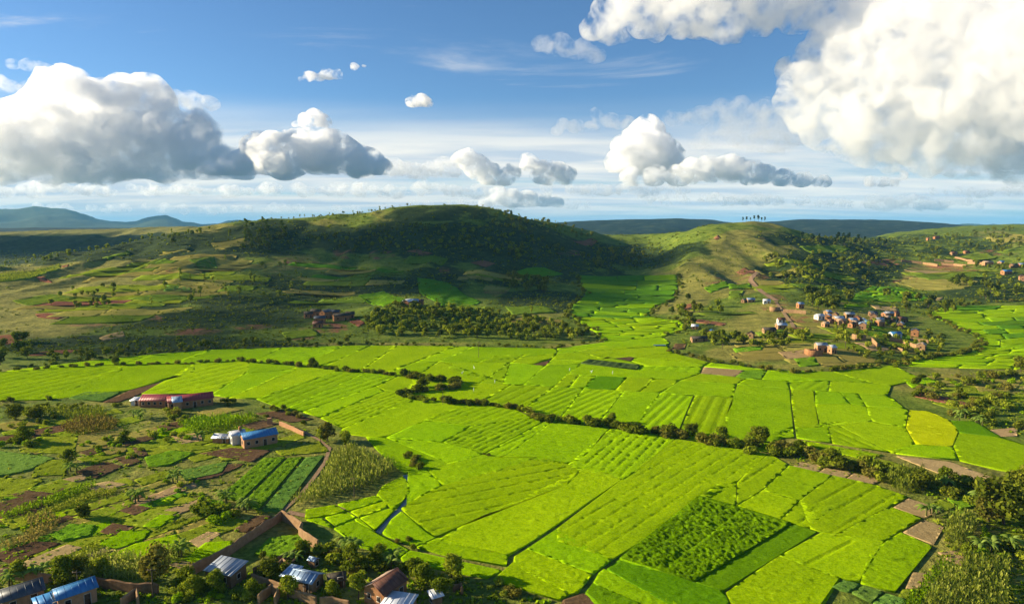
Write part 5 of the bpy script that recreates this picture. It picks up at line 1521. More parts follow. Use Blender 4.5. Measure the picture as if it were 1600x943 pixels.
hill_trees([(1380, 470), (1400, 465), (1510, 480), (1500, 490), (1400, 490)], 16, ['small'], .7, 1.1, 'dark tree beside the upper right terraces', 'trees beside the upper right terraces', 34)
hill_trees([(1410, 375), (1600, 355), (1600, 395), (1450, 395)], 60, ['small', 'smallmid'], .7, 1.2, 'dark tree on the far right hills', 'trees on the far right hills', 35)
hill_trees([(1050, 470), (1110, 460), (1130, 490), (1080, 510), (1050, 500)], 16, ['smallmid', 'small'], .6, 1.0, 'tree on the slope beside the side valley', 'trees on the slope beside the side valley', 36)
hill_trees([(60, 560), (200, 545), (400, 535), (540, 535), (560, 540), (300, 548), (80, 570)], 40, ['smallmid', 'small'], .35, .7, 'small tree along the foot of the left hill', 'trees along the foot of the left hill', 37)
hill_trees([(430, 346), (560, 333), (640, 324), (640, 328), (520, 342)], 20, ['smallmid', 'slimlight'], .35, .6, 'tiny tree on the skyline left of the summit', 'skyline trees left of the summit', 38)
hill_trees([(780, 330), (900, 354), (940, 372), (900, 372), (800, 345)], 34, ['small'], .6, 1.0, 'dark tree on the ridge falling right of the summit', 'trees on the ridge right of the summit', 39)
hill_trees([(0, 545), (40, 530), (45, 560), (0, 575)], 8, ['smallmid', 'small'], .8, 1.2, 'tree at the far left foot of the hill', 'trees at the far left foot of the hill', 40)
hill_trees([(60, 460), (180, 440), (200, 470), (100, 495)], 22, ['smallmid', 'small'], .5, .8, 'bush tree in the thicket on the left hillside', 'thicket on the left hillside', 41)
hill_trees([(1390, 405), (1600, 400), (1600, 430), (1500, 425)], 22, ['smallmid', 'small'], .6, 1.0, 'tree near the far right village', 'trees near the far right village', 42)
for x, k in [(1158, .8), (1164, .85), (1170, .6), (1176, .9), (1182, .95), (1187, .75), (1192, .8)]:
    put_tree('pine', 0, 0, k * .72, 'dark pine in the group on top of the grassy hill', 'pines on top of the grassy hill', False, pos=crest_at(x))
for x, y, k, s, l in [(1385, 465, 'small', 1.15, 'lone round dark tree on the upper right terraces'), (1416, 470, 'small', 1.2, 'lone dark tree right of the round one on the terraces'), (1322, 545, 'slimlight', .95, 'tall pale tree in front of the village'), (1128, 545, 'slim', .9, 'tall dark tree left of the village field'), (830, 492, 'slimlight', .7, 'lone pale tree above the grove'), (1075, 470, 'small', .9, 'round dark tree beside the red earth plot'),
                      (270, 382, 'small', 1.1, 'pair of dark trees on the left hillside top'), (411, 352, 'slim', 1.0, 'tall dark tree on the ridge skyline'), (575, 520, 'slim', .6, 'slim tree left of the grove'), (823, 535, 'slim', .6, 'slim tree at the near edge of the grove')]:
    put_tree(k, x, y, s, l)
put_tree('small', 0, 0, .4, 'tiny tree on top of the central summit', pos=crest_at(755))
for x in list(range(445, 650, 9)) + list(range(800, 900, 8)):
    put_tree(RND.choice(['smallmid', 'small', 'slimlight']), 0, 0, RND.uniform(.25, .6), 'tiny tree on the skyline beside the summit' if x < 700 else 'dark tree on the skyline falling right of the summit', 'skyline trees left of the summit' if x < 700 else 'skyline trees right of the summit', False, pos=crest_at(x + RND.uniform(-4, 4)))


# ---- scrub and rough grass: uncountable
def mass(name, P, sizes, leaf, seed, label, per=9, ls=.55, flat=.7):
    r = np.random.RandomState(seed)
    n = len(P)
    k = np.repeat(np.arange(n), per)
    d = r.normal(size=(n * per, 3)); d /= np.linalg.norm(d, axis=1)[:, None]; d[:, 2] = np.abs(d[:, 2])
    s = sizes[k]
    c = P[k] + d * (s * (.4 + .6 * r.rand(n * per)))[:, None] * np.array([1, 1, flat])
    nm = d + r.normal(size=d.shape) * .5; nm /= np.linalg.norm(nm, axis=1)[:, None]
    a = np.cross(nm, r.normal(size=d.shape)); a /= np.linalg.norm(a, axis=1)[:, None]
    b = np.cross(nm, a)
    q = (s * ls)[:, None]
    V = np.stack([c - a * q, c - b * q * .7, c + a * q, c + b * q * .7], 1).reshape(-1, 3)
    me = mesh_np(name, V, np.arange(len(V)).reshape(-1, 4), [LEAF[leaf]])
    return tag(link(name, me), label, None, None, 'stuff')


def scatter_scrub():
    r = np.random.RandomState(5)
    n = 44000
    Y = np.exp(r.uniform(math.log(300), math.log(1250), n)); X = r.uniform(-.86, .86, n) * Y
    Zv = height(X, Y); cov = cover_at(X, Y, Zv)
    nz = fbm(X / 40, Y / 40, 91, 4)
    edge = np.interp(X / Y, TG, _EDGE)
    w = np.clip(cov[:, 1] * .9 + .10 + nz * 1.1, 0, 1) * (1 - cov[:, 2]) * (1 - .85 * np.clip(cov[:, 0], 0, 1))
    px, py = to_pix(X, Y, Zv)
    arm = in_poly(np.column_stack([px, py]), [(945, 540), (900, 505), (885, 480), (905, 425), (1062, 422), (1060, 470), (1015, 485), (1078, 515), (1050, 545)]) | in_poly(np.column_stack([px, py]), [(1395, 575), (1535, 548), (1440, 490), (1480, 474), (1700, 470), (1700, 585)])
    keep = (r.rand(n) < w) & (Y > edge + 8) & ~arm
    P = np.column_stack([X, Y, Zv])[keep]
    s = (.5 + 1.3 * r.rand(len(P)) ** 2) * np.clip(P[:, 1] / 600, .7, 1.5)
    paler = r.rand(len(P)) < .45  # random pick of clumps that get the mid green leaf
    mass('scrub', P[~paler], s[~paler], 'dark', 6, 'dark low scrub covering the hillsides', 8)
    mass('scrub', P[paler], s[paler], 'mid', 7, 'mid green low bushes spread over the hillsides', 8)
    # rough growth on the near ground
    n = 9000
    q = np.array(in_area([(-30, 632), (60, 630), (200, 634), (330, 640), (480, 655), (520, 690), (505, 712), (440, 800), (380, 830), (300, 880), (240, 912), (-30, 900)], 1500, 8) + in_area([(1440, 585), (1640, 575), (1640, 690), (1540, 670), (1430, 615)], 900, 9)
                 + in_area([(1450, 745), (1640, 760), (1640, 960), (1400, 960), (1470, 860), (1460, 800)], 900, 10) + in_area([(-30, 905), (250, 915), (400, 890), (520, 860), (640, 885), (760, 912), (870, 945), (-30, 960)], 900, 11)
                 + in_area([(1210, 708), (1340, 700), (1440, 740), (1560, 765), (1440, 775), (1380, 755), (1240, 728)], 500, 12))
    G = ground_at(q[:, 0], q[:, 1])
    bad = np.zeros(len(G), bool)
    for o in list(bpy.data.objects):
        pass
    s = .25 + .5 * r.rand(len(G)) ** 2
    k = r.rand(len(G))
    mass('rough_grass', G[k < .4], s[k < .4], 'light', 12, 'pale tussocks between the garden plots', 8, .6)
    mass('rough_grass', G[(k >= .4) & (k < .75)], s[(k >= .4) & (k < .75)], 'lime', 13, 'bright green weeds between the garden plots', 8, .6)
    mass('rough_grass', G[k >= .75], s[k >= .75], 'mid', 14, 'dark weeds between the garden plots', 8, .6)


scatter_scrub()

shrub_line([(1046, 548), (1075, 556), (1110, 565), (1165, 571), (1240, 583), (1330, 577), (1390, 569), (1440, 562), (1510, 551), (1530, 540)], 2.6, ['dark', 'mid', 'olive'], .5, 1.0, 1.2, 'dark bush in the hedge at the foot of the village knoll', 'hedge at the foot of the village knoll')
shrub_line([(40, 574), (150, 561), (250, 551), (400, 543), (560, 538), (760, 541), (870, 543), (940, 533)], 3.4, ['dark', 'dark', 'mid'], .4, .9, 1.4, 'dark bush along the far edge of the rice below the hills', 'bushes along the far edge of the rice')
shrub_line([(945, 534), (930, 520), (906, 506), (891, 492), (890, 478), (912, 462), (905, 445), (902, 430)], 5.0, ['dark', 'mid'], .5, 1.2, 2.0, 'bush along the left bank of the side valley terraces', 'bushes along the left bank of the side valley')
shrub_line([(1043, 525), (1074, 514), (1068, 502), (1014, 494), (1024, 480), (1055, 470), (1063, 450), (1060, 428)], 5.0, ['dark', 'mid'], .5, 1.2, 2.0, 'bush along the right bank of the side valley terraces', 'bushes along the right bank of the side valley')
shrub_line([(1400, 573), (1440, 562), (1505, 553), (1533, 545), (1530, 528), (1490, 508), (1448, 494), (1458, 485), (1485, 477), (1540, 472), (1620, 470)], 3.6, ['dark', 'mid', 'olive'], .5, 1.1, 1.6, 'bush along the edge of the right hand terraces', 'bushes along the edge of the right hand terraces')
print('trees', len(PEND_T), 'shrubs', len(PEND_S))
flush(PEND_T, 250, 'woodland', 'smaller trees spread over the far slopes')
flush(PEND_S, 290, 'undergrowth', 'smaller bushes among the hedges and gardens')

# ------------------------------------------------------------------ buildings
def wall_material(name, lo, hi, scale=1.2):
    m, nt, N, L = new_mat(name)
    tc = N('ShaderNodeTexCoord')
    n = tex_noise(nt, tc.outputs['Object'], scale, 5, .65)
    c = ramp_node(nt, n, [(.3, lo), (.7, hi)])
    br = N('ShaderNodeTexBrick')
    mp = N('ShaderNodeMapping'); mp.inputs['Rotation'].default_value = (math.pi / 2, 0, 0)
    L(tc.outputs['Object'], mp.inputs[0]); L(mp.outputs[0], br.inputs['Vector'])
    br.inputs['Scale'].default_value = 3.0
    br.inputs['Color1'].default_value = (1, 1, 1, 1); br.inputs['Color2'].default_value = (.8, .8, .8, 1); br.inputs['Mortar'].default_value = (.6, .6, .6, 1)
    c = mixc(nt, .35, c, br.outputs['Color'], 'MULTIPLY')
    surface(nt, c, .95, bump(nt, tex_noise(nt, tc.outputs['Object'], 5, 5), .5, .06), .05)
    return m


def roof_material(name, lo, hi, metal=.0, rough=.5):
    m, nt, N, L = new_mat(name)
    tc = N('ShaderNodeTexCoord')
    mp = N('ShaderNodeMapping'); mp.inputs['Scale'].default_value = (1.6, .25, .25)
    L(tc.outputs['Object'], mp.inputs[0])
    n = tex_noise(nt, mp.outputs[0], 1.4, 5, .7)
    c = ramp_node(nt, n, [(.3, lo), (.7, hi)])
    surface(nt, c, rough, bump(nt, tex_noise(nt, mp.outputs[0], 6, 3), .3, .04), .18, metal)
    return m


WALL = {'ochre': wall_material('mud_brick', (.25, .145, .07), (.42, .265, .14)), 'brick': wall_material('red_brick', (.28, .125, .055), (.44, .225, .105)), 'white': wall_material('white_plaster', (.55, .53, .48), (.74, .72, .66)), 'dull': wall_material('dull_mud', (.16, .09, .045), (.28, .17, .09)),
        'pink': wall_material('pink_brick', (.36, .185, .095), (.52, .295, .155))}
ROOF = {'grey': roof_material('grey_metal_sheet', (.26, .29, .33), (.44, .47, .50), .35, .42), 'pale': roof_material('pale_metal_sheet', (.48, .51, .55), (.68, .70, .73), .3, .4), 'blue': roof_material('blue_painted_sheet', (.035, .15, .36), (.075, .26, .52), .1, .45),
        'bluegrey': roof_material('blue_grey_sheet', (.20, .30, .44), (.38, .48, .60), .3, .4), 'rust': roof_material('rusty_sheet', (.10, .045, .035), (.19, .09, .06), .1, .6), 'rustlight': roof_material('weathered_tan_sheet', (.30, .20, .13), (.48, .37, .27), .1, .6), 'red': roof_material('crimson_sheet', (.20, .035, .045), (.32, .065, .075), .1, .5),
        'dark': roof_material('dark_thatch', (.045, .038, .030), (.10, .085, .065), 0, .9), 'slate': roof_material('dark_grey_sheet', (.05, .06, .075), (.11, .125, .145), .2, .5), 'teal': roof_material('teal_sheet', (.12, .30, .36), (.22, .42, .48), .2, .45)}
M_DARK, _nt, _N, _L = new_mat('dark_opening'); surface(_nt, (.018, .014, .012), .6)
M_WOOD, _nt, _N, _L = new_mat('door_wood'); surface(_nt, ramp_node(_nt, tex_noise(_nt, _N('ShaderNodeTexCoord').outputs['Object'], 5, 4), [(.3, (.05, .03, .018)), (.7, (.12, .07, .04))]), .8)
M_TRIM, _nt, _N, _L = new_mat('window_trim'); surface(_nt, ramp_node(_nt, tex_noise(_nt, _N('ShaderNodeTexCoord').outputs['Object'], 5, 4), [(.3, (.35, .30, .24)), (.7, (.55, .50, .42))]), .8)


def boxv(x0, x1, y0, y1, z0, z1):
    V = np.array([(x, y, z) for z in (z0, z1) for y in (y0, y1) for x in (x0, x1)], float)
    Fq = np.array([(0, 2, 3, 1), (4, 5, 7, 6), (0, 1, 5, 4), (2, 6, 7, 3), (0, 4, 6, 2), (1, 3, 7, 5)])
    return V, Fq


def slab(p, t):
    """four corner points (counter-clockwise from above), thickness t downwards"""
    p = np.array(p, float)
    n = np.cross(p[1] - p[0], p[3] - p[0]); n /= np.linalg.norm(n)
    V = np.concatenate([p, p - n * t])
    return V, np.array([(0, 1, 2, 3), (7, 6, 5, 4), (0, 4, 5, 1), (1, 5, 6, 2), (2, 6, 7, 3), (3, 7, 4, 0)])


def ribs(a, b, c, d, n, t=.035, w=.05):
    """raised sheet laps across the slope a-b (eave) to d-c (ridge)"""
    out = []
    a, b, c, d = (np.array(q, float) for q in (a, b, c, d))
    nn = np.cross(b - a, d - a); nn /= np.linalg.norm(nn)
    e = (b - a) / np.linalg.norm(b - a)
    for k in range(n):
        f = (k + .5) / n
        lo, hi = a + (b - a) * f, d + (c - d) * f
        out.append(slab([lo - e * w + nn * t, lo + e * w + nn * t, hi + e * w + nn * t, hi - e * w + nn * t], t * .95))
    return out


def house(px, py, yaw, L, W, h, rh, wall, roof, label, kind='gable', roof2=None, front=2, end=1, over=.3, name='house', cat='house', group=None, detail=True, door='front', chimney=False):
    root = link(name, None, None, at(px, py), math.radians(yaw)); root.empty_display_size = 1
    root.location.z -= .05
    x, y = L / 2, W / 2
    z1 = h
    # walls with gables (prism) as one closed mesh
    if kind == 'gable':
        V = [(-x, -y, -.6), (x, -y, -.6), (x, y, -.6), (-x, y, -.6), (-x, -y, h), (x, -y, h), (x, y, h), (-x, y, h), (-x, 0, h + rh), (x, 0, h + rh)]
        Fc = [(0, 1, 5, 4), (2, 3, 7, 6), (1, 2, 6, 9, 5), (3, 0, 4, 8, 7), (4, 5, 9, 8), (6, 7, 8, 9)]
    else:
        V = [(-x, -y, -.6), (x, -y, -.6), (x, y, -.6), (-x, y, -.6), (-x, -y, h), (x, -y, h), (x, y, h + rh), (-x, y, h + rh)]
        Fc = [(0, 1, 5, 4), (2, 3, 7, 6), (1, 2, 6, 5), (3, 0, 4, 7), (4, 5, 6, 7)]
        if kind == 'none':           # roofless shell: four thin walls
            V = None
    if V is None:
        parts = [boxv(-x, x, -y, -y + .35, -.6, h), boxv(-x, x, y - .35, y, -.6, h * .9), boxv(-x, -x + .35, -y + .35, y - .35, -.6, h * 1.05), boxv(x - .35, x, -y + .35, y - .35, -.6, h * .8)]
        v, f = join(parts)
        link('wall', mesh_np('wall', v, f, [WALL[wall]]), root)
    else:
        link('wall', mesh_np('wall', V, Fc, [WALL[wall]]), root)
    t = .06; up = .03
    if kind == 'gable':
        sl = rh / y
        oe = over; zo = h - sl * oe + up + t; zr = h + rh + up + t
        lo = [(-x - oe, -y - oe, zo), (x + oe, -y - oe, zo), (x + oe, 0, zr), (-x - oe, 0, zr)]
        hi = [(x + oe, y + oe, zo), (-x - oe, y + oe, zo), (-x - oe, 0, zr), (x + oe, 0, zr)]
        for q, mt in ((lo, roof), (hi, roof2 or roof)):
            ps = [slab(q, t)]
            if detail: ps += ribs(*q, max(3, int(L / .8)))
            v, f = join(ps)
            r_ = link('roof', mesh_np('roof', v, f, [ROOF[mt]]), root)
        v, f = join([slab([(-x - oe, -.14, zr + .0), (x + oe, -.14, zr + .0), (x + oe, 0, zr + .05), (-x - oe, 0, zr + .05)], .03), slab([(x + oe, .14, zr), (-x - oe, .14, zr), (-x - oe, 0, zr + .05), (x + oe, 0, zr + .05)], .03)])
        link('ridge_cap', mesh_np('ridge_cap', v, f, [ROOF[roof]]), r_)
    elif kind == 'mono':
        sl = rh / W; oe = over
        q = [(-x - oe, -y - oe, h - sl * oe + up + t), (x + oe, -y - oe, h - sl * oe + up + t), (x + oe, y + oe, h + rh + sl * oe + up + t), (-x - oe, y + oe, h + rh + sl * oe + up + t)]
        ps = [slab(q, t)]
        if detail: ps += ribs(*q, max(3, int(L / .8)))
        v, f = join(ps)
        link('roof', mesh_np('roof', v, f, [ROOF[roof]]), root)
    # openings: front = the -y side, end = the -x side
    def opening(nm, cx, cz, w, hh, side, mt):
        pr = .04
        def T(v):
            v = np.array(v, float)
            if side == 'front': return v + np.array([0, -y, 0])
            if side == 'back': return v * np.array([-1, -1, 1]) + np.array([0, y, 0])
            r = np.column_stack([v[:, 1], -v[:, 0], v[:, 2]])
            if side == 'end': return r + np.array([-x, 0, 0])
            return r * np.array([-1, -1, 1]) + np.array([x, 0, 0])
        v, f = boxv(cx - w / 2, cx + w / 2, -pr * .5, .05, cz - hh / 2, cz + hh / 2)
        o = link(nm, mesh_np(nm, T(v), f, [mt]), root)
        if detail:
            b = .09
            ps = [boxv(cx - w / 2 - b, cx + w / 2 + b, -pr, .05, cz + hh / 2, cz + hh / 2 + b), boxv(cx - w / 2 - b, cx - w / 2, -pr, .05, cz - hh / 2, cz + hh / 2), boxv(cx + w / 2, cx + w / 2 + b, -pr, .05, cz - hh / 2, cz + hh / 2)]
            v, f = join(ps)
            link('frame', mesh_np('frame', T(v), f, [M_TRIM]), o)
            if nm == 'window':
                v, f = boxv(cx - w / 2 - .12, cx + w / 2 + .12, -pr * 2.2, .05, cz - hh / 2 - .08, cz - hh / 2)
                link('sill', mesh_np('sill', T(v), f, [M_TRIM]), o)
    wz = min(h * .58, 1.5)
    for sd in ('front', 'back') if detail else ('front',):
        for k in range(front):
            cx = -x + L * (k + .5 + (.0 if front > 1 else .22)) / max(front, 1)
            if door == sd and k == front // 2 and front > 0:
                opening('door', cx, .95, .85, 1.9, sd, M_WOOD)
            else:
                opening('window', cx, wz, .75, .85, sd, M_DARK)
    for sd in ('end', 'far_end') if detail else ('end',):
        for k in range(end):
            cx = -y + W * (k + .5) / end
            if door == 'end' and sd == 'end' and k == 0: opening('door', cx, .95, .85, 1.9, sd, M_WOOD)
            else: opening('window', cx, wz, .7, .8, sd, M_DARK)
            if h > 4: opening('window', cx, h * .8, .7, .8, sd, M_DARK)
    if chimney:
        v, f = boxv(x * .3, x * .3 + .7, -.35, .35, h + rh * .4, h + rh + .9)
        link('chimney', mesh_np('chimney', v, f, [WALL['brick']]), root)
    tag(root, label, cat, group)
    return root


# near village, bottom left
house(34, 942, 45, 5.44, 4.00, 2.25, 1.04, 'ochre', 'slate', 'house with a dark grey gable roof in the bottom left corner')
house(118, 943, 46, 5.28, 3.36, 2.61, 0.96, 'pink', 'blue', 'brick house with a vivid blue roof at the bottom left')
house(77, 955, 46, 3.20, 2.72, 1.71, 0.56, 'pink', 'blue', 'low annex with a blue roof beside the vivid blue roofed house', 'mono')
house(354, 906, -20, 5.28, 3.68, 2.34, 0.56, 'dull', 'grey', 'house with a wide grey corrugated roof beside the maize', 'mono', door='end')
house(479, 917, -20, 4.48, 3.20, 2.07, 0.72, 'ochre', 'bluegrey', 'mud house with a pale blue metal roof in front of the walled yard')
house(456, 909, -20, 1.92, 2.72, 1.80, 0.40, 'ochre', 'bluegrey', 'lower lean-to with a blue metal roof joined to the mud house', 'mono', front=0)
house(490, 884, -25, 1.44, 1.20, 1.35, 0.32, 'dull', 'bluegrey', 'tiny outhouse with a blue roof behind the mud house', front=0, end=1, over=.15, name='outhouse', cat='shed')
house(526, 914, 20, 2.56, 2.08, 1.53, 0.72, 'dull', 'dark', 'small hut with a dark thatched roof among trees', front=1, name='hut', cat='hut')
house(603, 934, 58, 5.44, 4.16, 2.70, 1.20, 'brick', 'rust', 'orange brick house with a rusty two toned roof', roof2='rustlight', front=2, end=2)
house(624, 957, -15, 4.32, 3.36, 1.98, 0.32, 'ochre', 'pale', 'house with a pale metal roof at the bottom edge', 'mono')
house(681, 941, 30, 1.60, 1.44, 1.44, 0.32, 'dull', 'pale', 'tiny shed with a pale roof right of the brick house', 'mono', front=0, name='shed', cat='shed')
# middle distance
house(262, 633, 1, 15.54, 5.04, 2.48, 1.34, 'brick', 'red', 'long low building with a crimson roof at the edge of the rice', front=8, end=1, name='school_building', cat='building')
house(298, 634, 30, 13.44, 4.70, 2.67, 1.43, 'brick', 'red', 'angled wing with a crimson roof and gable end, right of the long low building', front=6, end=2, name='school_building', cat='building')
house(277, 637.5, 30, 2.52, 4.96, 2.76, 1.26, 'pink', 'bluegrey', 'gabled end block with a blue metal roof on the crimson roofed wing', front=0, end=2, name='building', cat='building')
house(214, 632, 0, 2.52, 2.52, 1.84, 0.42, 'white', 'pale', 'small pale shed at the left end of the crimson roofed building', 'mono', front=1, name='shed', cat='shed')
house(405, 694, 36, 8.82, 3.86, 2.85, 1.18, 'pink', 'blue', 'long brick house with a bright blue roof and white shutters in the gardens', front=4, end=1)
house(371, 692, 36, 3.53, 3.53, 2.94, 0.76, 'white', 'pale', 'white plastered house joined to the blue roofed one', front=1, end=2, chimney=True)
house(349, 690, -4, 4.54, 3.02, 1.66, 0.67, 'brick', 'pale', 'low brick shed with a pale metal roof left of the white house', front=1, name='shed', cat='shed')
# hamlet on the left hill
for (x, y, yaw, L, W, h, rf, l) in [(482, 496, 20, 5, 4, 2.6, 'dark', 'leftmost small house of the shaded hillside hamlet'), (494, 493, -10, 6, 4, 3.0, 'dark', 'second house from the left in the shaded hamlet'), (509, 497, 60, 6, 4.5, 4.2, 'slate', 'tall gabled house in the middle of the shaded hamlet'),
                                    (500, 504, 10, 6, 4, 3.0, 'slate', 'house in front of the tall gabled one in the hamlet'), (523, 494, 0, 6, 4, 3.0, 'slate', 'grey roofed house behind on the right of the hamlet'), (533, 500, 25, 9, 4.5, 3.0, 'dark', 'long house at the right of the shaded hamlet'), (547, 496, 15, 5, 4, 2.4, 'dark', 'rightmost low house of the shaded hamlet'), (497, 511, 5, 5, 4, 2.4, 'rust', 'lowest house at the front of the shaded hamlet')]:
    house(x, y, yaw, L, W, h, 1.2, 'brick', rf, l, front=2, end=1, detail=False)
house(637, 480, 70, 6, 4.5, 4.0, 1.3, 'brick', 'pale', 'gabled brick house above the grove', front=1, detail=False)
house(645, 477, 5, 7, 4.5, 3.0, 1.2, 'brick', 'bluegrey', 'house with a pale blue roof above the grove', front=2, detail=False)
house(656, 476, 0, 4.5, 4, 2.6, 1.0, 'brick', 'rust', 'small brick house right of the pale blue roof above the grove', front=1, detail=False)


def vz(zx, zy): return 1020 + zx / 3.636, 440 + zy / 3.636


VILL = [  # zoomed x, base y, yaw, L, W, h, wall, roof, label
    (555, 116, 5, 7.0, 4.5, 2.8, 'ochre', 'bluegrey', 'long pale blue roofed house at the top left of the village'), (518, 118, 30, 4.0, 4.0, 2.4, 'dull', 'slate', 'dark roofed house at the top left end of the village'), (646, 122, -10, 6.0, 4.5, 2.6, 'white', 'pale', 'white house beside the dirt road'),
    (836, 150, 10, 5.0, 4.5, 4.0, 'brick', 'bluegrey', 'brick house with a blue roof below the grove'), (945, 214, 20, 6.5, 5.0, 3.2, 'white', 'pale', 'white house with a pale roof left of the village core'), (1052, 230, 8, 7.0, 5.0, 3.6, 'ochre', 'pale', 'pale roofed house at the left of the village core'),
    (980, 258, 15, 4.5, 4.0, 3.0, 'pink', 'rustlight', 'small brick house below the white pale roofed house'), (1115, 206, 0, 7.0, 5.0, 3.6, 'ochre', 'grey', 'grey roofed house at the back of the village core'), (1160, 232, 50, 6.0, 5.0, 4.2, 'brick', 'rust', 'tall brick house with a rusty roof in the village core'),
    (1190, 272, 62, 7.0, 5.0, 4.6, 'pink', 'bluegrey', 'tall gabled brick house in front of the village core'), (1250, 196, 0, 6.0, 5.0, 3.2, 'dull', 'slate', 'slate roofed house at the upper right of the village core'), (1252, 216, 60, 6.0, 5.0, 4.0, 'ochre', 'rust', 'gabled ochre house below the slate roof'),
    (1300, 232, 65, 5.0, 4.5, 3.6, 'ochre', 'dark', 'ochre gabled house right of the village core'), (1342, 200, 0, 6.5, 4.5, 3.6, 'brick', 'grey', 'grey roofed brick house at the upper right of the village'), (1392, 226, 0, 5.5, 4.0, 2.6, 'white', 'teal', 'teal roofed house at the right of the village'),
    (1358, 236, 40, 4.0, 4.0, 3.0, 'dull', 'dark', 'dull house left of the teal roof'), (1376, 316, 8, 7.5, 4.5, 3.0, 'white', 'blue', 'white house with a bright blue roof in the right village'), (1488, 308, 55, 6.0, 5.0, 4.4, 'brick', 'slate', 'tall brick house at the right end of the village'), (1525, 386, 50, 6.0, 5.0, 3.6, 'ochre', 'rustlight', 'ochre house at the corner of the walled yard'),
    (728, 232, 0, 5.5, 4.0, 2.6, 'white', 'rust', 'white and red house on the slope below the road'), (728, 268, 5, 7.0, 5.0, 3.2, 'ochre', 'pale', 'pale roofed house among the lower village trees'), (660, 290, 0, 8.5, 5.0, 2.6, 'ochre', 'dark', 'long dark thatched house among the lower village trees'), (555, 316, 60, 5.0, 4.5, 3.0, 'ochre', 'dark', 'dark gabled house left of the long thatched one'),
    (328, 305, 55, 5.0, 4.5, 3.0, 'brick', 'blue', 'blue roofed house at the left end of the lower village'), (262, 338, 3, 11.0, 5.0, 2.4, 'ochre', 'dark', 'very long dark thatched house at the lower left of the village'), (240, 268, -20, 5.0, 3.5, 2.4, 'dull', 'pale', 'pale roofed shed behind the very long thatched house'), (954, 396, 0, 6.5, 5.0, 4.4, 'pink', 'grey', 'brick house with a patched grey roof at the front of the village'),
    (1016, 408, 20, 4.0, 4.0, 4.2, 'pink', 'pale', 'square brick house with a pale roof beside the patched roof'), (1075, 245, 40, 4.5, 4.0, 3.0, 'ochre', 'rust', 'small ochre house between the core houses'), (1130, 262, 30, 4.5, 4.0, 3.2, 'brick', 'dark', 'small dark roofed brick house left of the tall gabled one'), (1215, 250, 10, 4.5, 4.0, 3.0, 'dull', 'teal', 'small teal roofed house behind the tall gabled one'),
    (1430, 225, 20, 4.0, 3.5, 2.4, 'dull', 'dark', 'small dark house beyond the teal roof'), (1010, 240, 10, 4.2, 3.6, 2.6, 'ochre', 'rust', 'small ochre house between the two pale roofs'),
]
for (zx, zy, yaw, L, W, h, wl, rf, l) in VILL:
    x, y = vz(zx, zy)
    house(x, y, yaw, L * .72, W * .72, h * .74, .95, wl, rf, l, front=2, end=1, detail=False, over=.25)
_r = random.Random(12)
for k in range(16):
    x, y = vz(_r.uniform(985, 1420), _r.uniform(190, 262))
    house(x, y, _r.choice([5, 20, 50, 62]), _r.uniform(3.4, 4.6), _r.uniform(3.0, 3.6), _r.uniform(2.0, 2.8), .9, _r.choice(['ochre', 'brick', 'dull']), _r.choice(['rust', 'rustlight', 'grey', 'bluegrey', 'dark']), 'small house packed into the village core', front=1, end=1, detail=False, over=.2, group='small houses packed into the village core')
for zx, zy, L, W, l in [(1170, 328, 5, 4, 'roofless ochre brick box below the village core'), (912, 416, 6, 5, 'roofless brick shell at the front of the village'), (692, 166, 5, 4, 'ruined brick shell below the dirt road')]:
    x, y = vz(zx, zy)
    house(x, y, 8, L, W, 2.6, 0, 'brick' if L != 5 else 'ochre', 'grey', l, 'none', front=0, end=0, detail=False, name='ruin', cat='ruin')
for (x, y, yaw, L, h, wl, rf, l) in [(1572, 428, 8, 11, 4.0, 'brick', 'blue', 'blue roofed brick house on the far right slope'), (1543, 414, 0, 12, 4.2, 'pink', 'rustlight', 'long brick house on the far right ridge road'), (1564, 413, 20, 7, 3.6, 'ochre', 'blue', 'small blue roofed house on the far right ridge road'), (1584, 418, 10, 9, 4, 'dull', 'dark', 'dark roofed house on the far right ridge road'),
                                     (1596, 417, 5, 9, 4, 'brick', 'bluegrey', 'pale blue roofed house at the right edge'), (1597, 438, 60, 9, 5, 'pink', 'rust', 'brick house at the right edge below the others'), (1463, 373, 10, 12, 4, 'brick', 'rust', 'rusty roofed house high on the far right hill'), (1452, 375, 0, 10, 3.5, 'brick', 'rust', 'low house beside the rusty roof on the far right hill'), (1490, 398, 0, 9, 3.5, 'ochre', 'rust', 'ochre house above the long far right walls'), (1510, 396, 0, 8, 3.5, 'brick', 'rust', 'brick house above the long far right walls')]:
    house(x, y, yaw, L * .72, 4.6, h * .72, 1.2, wl, rf, l, front=3, end=1, detail=False)


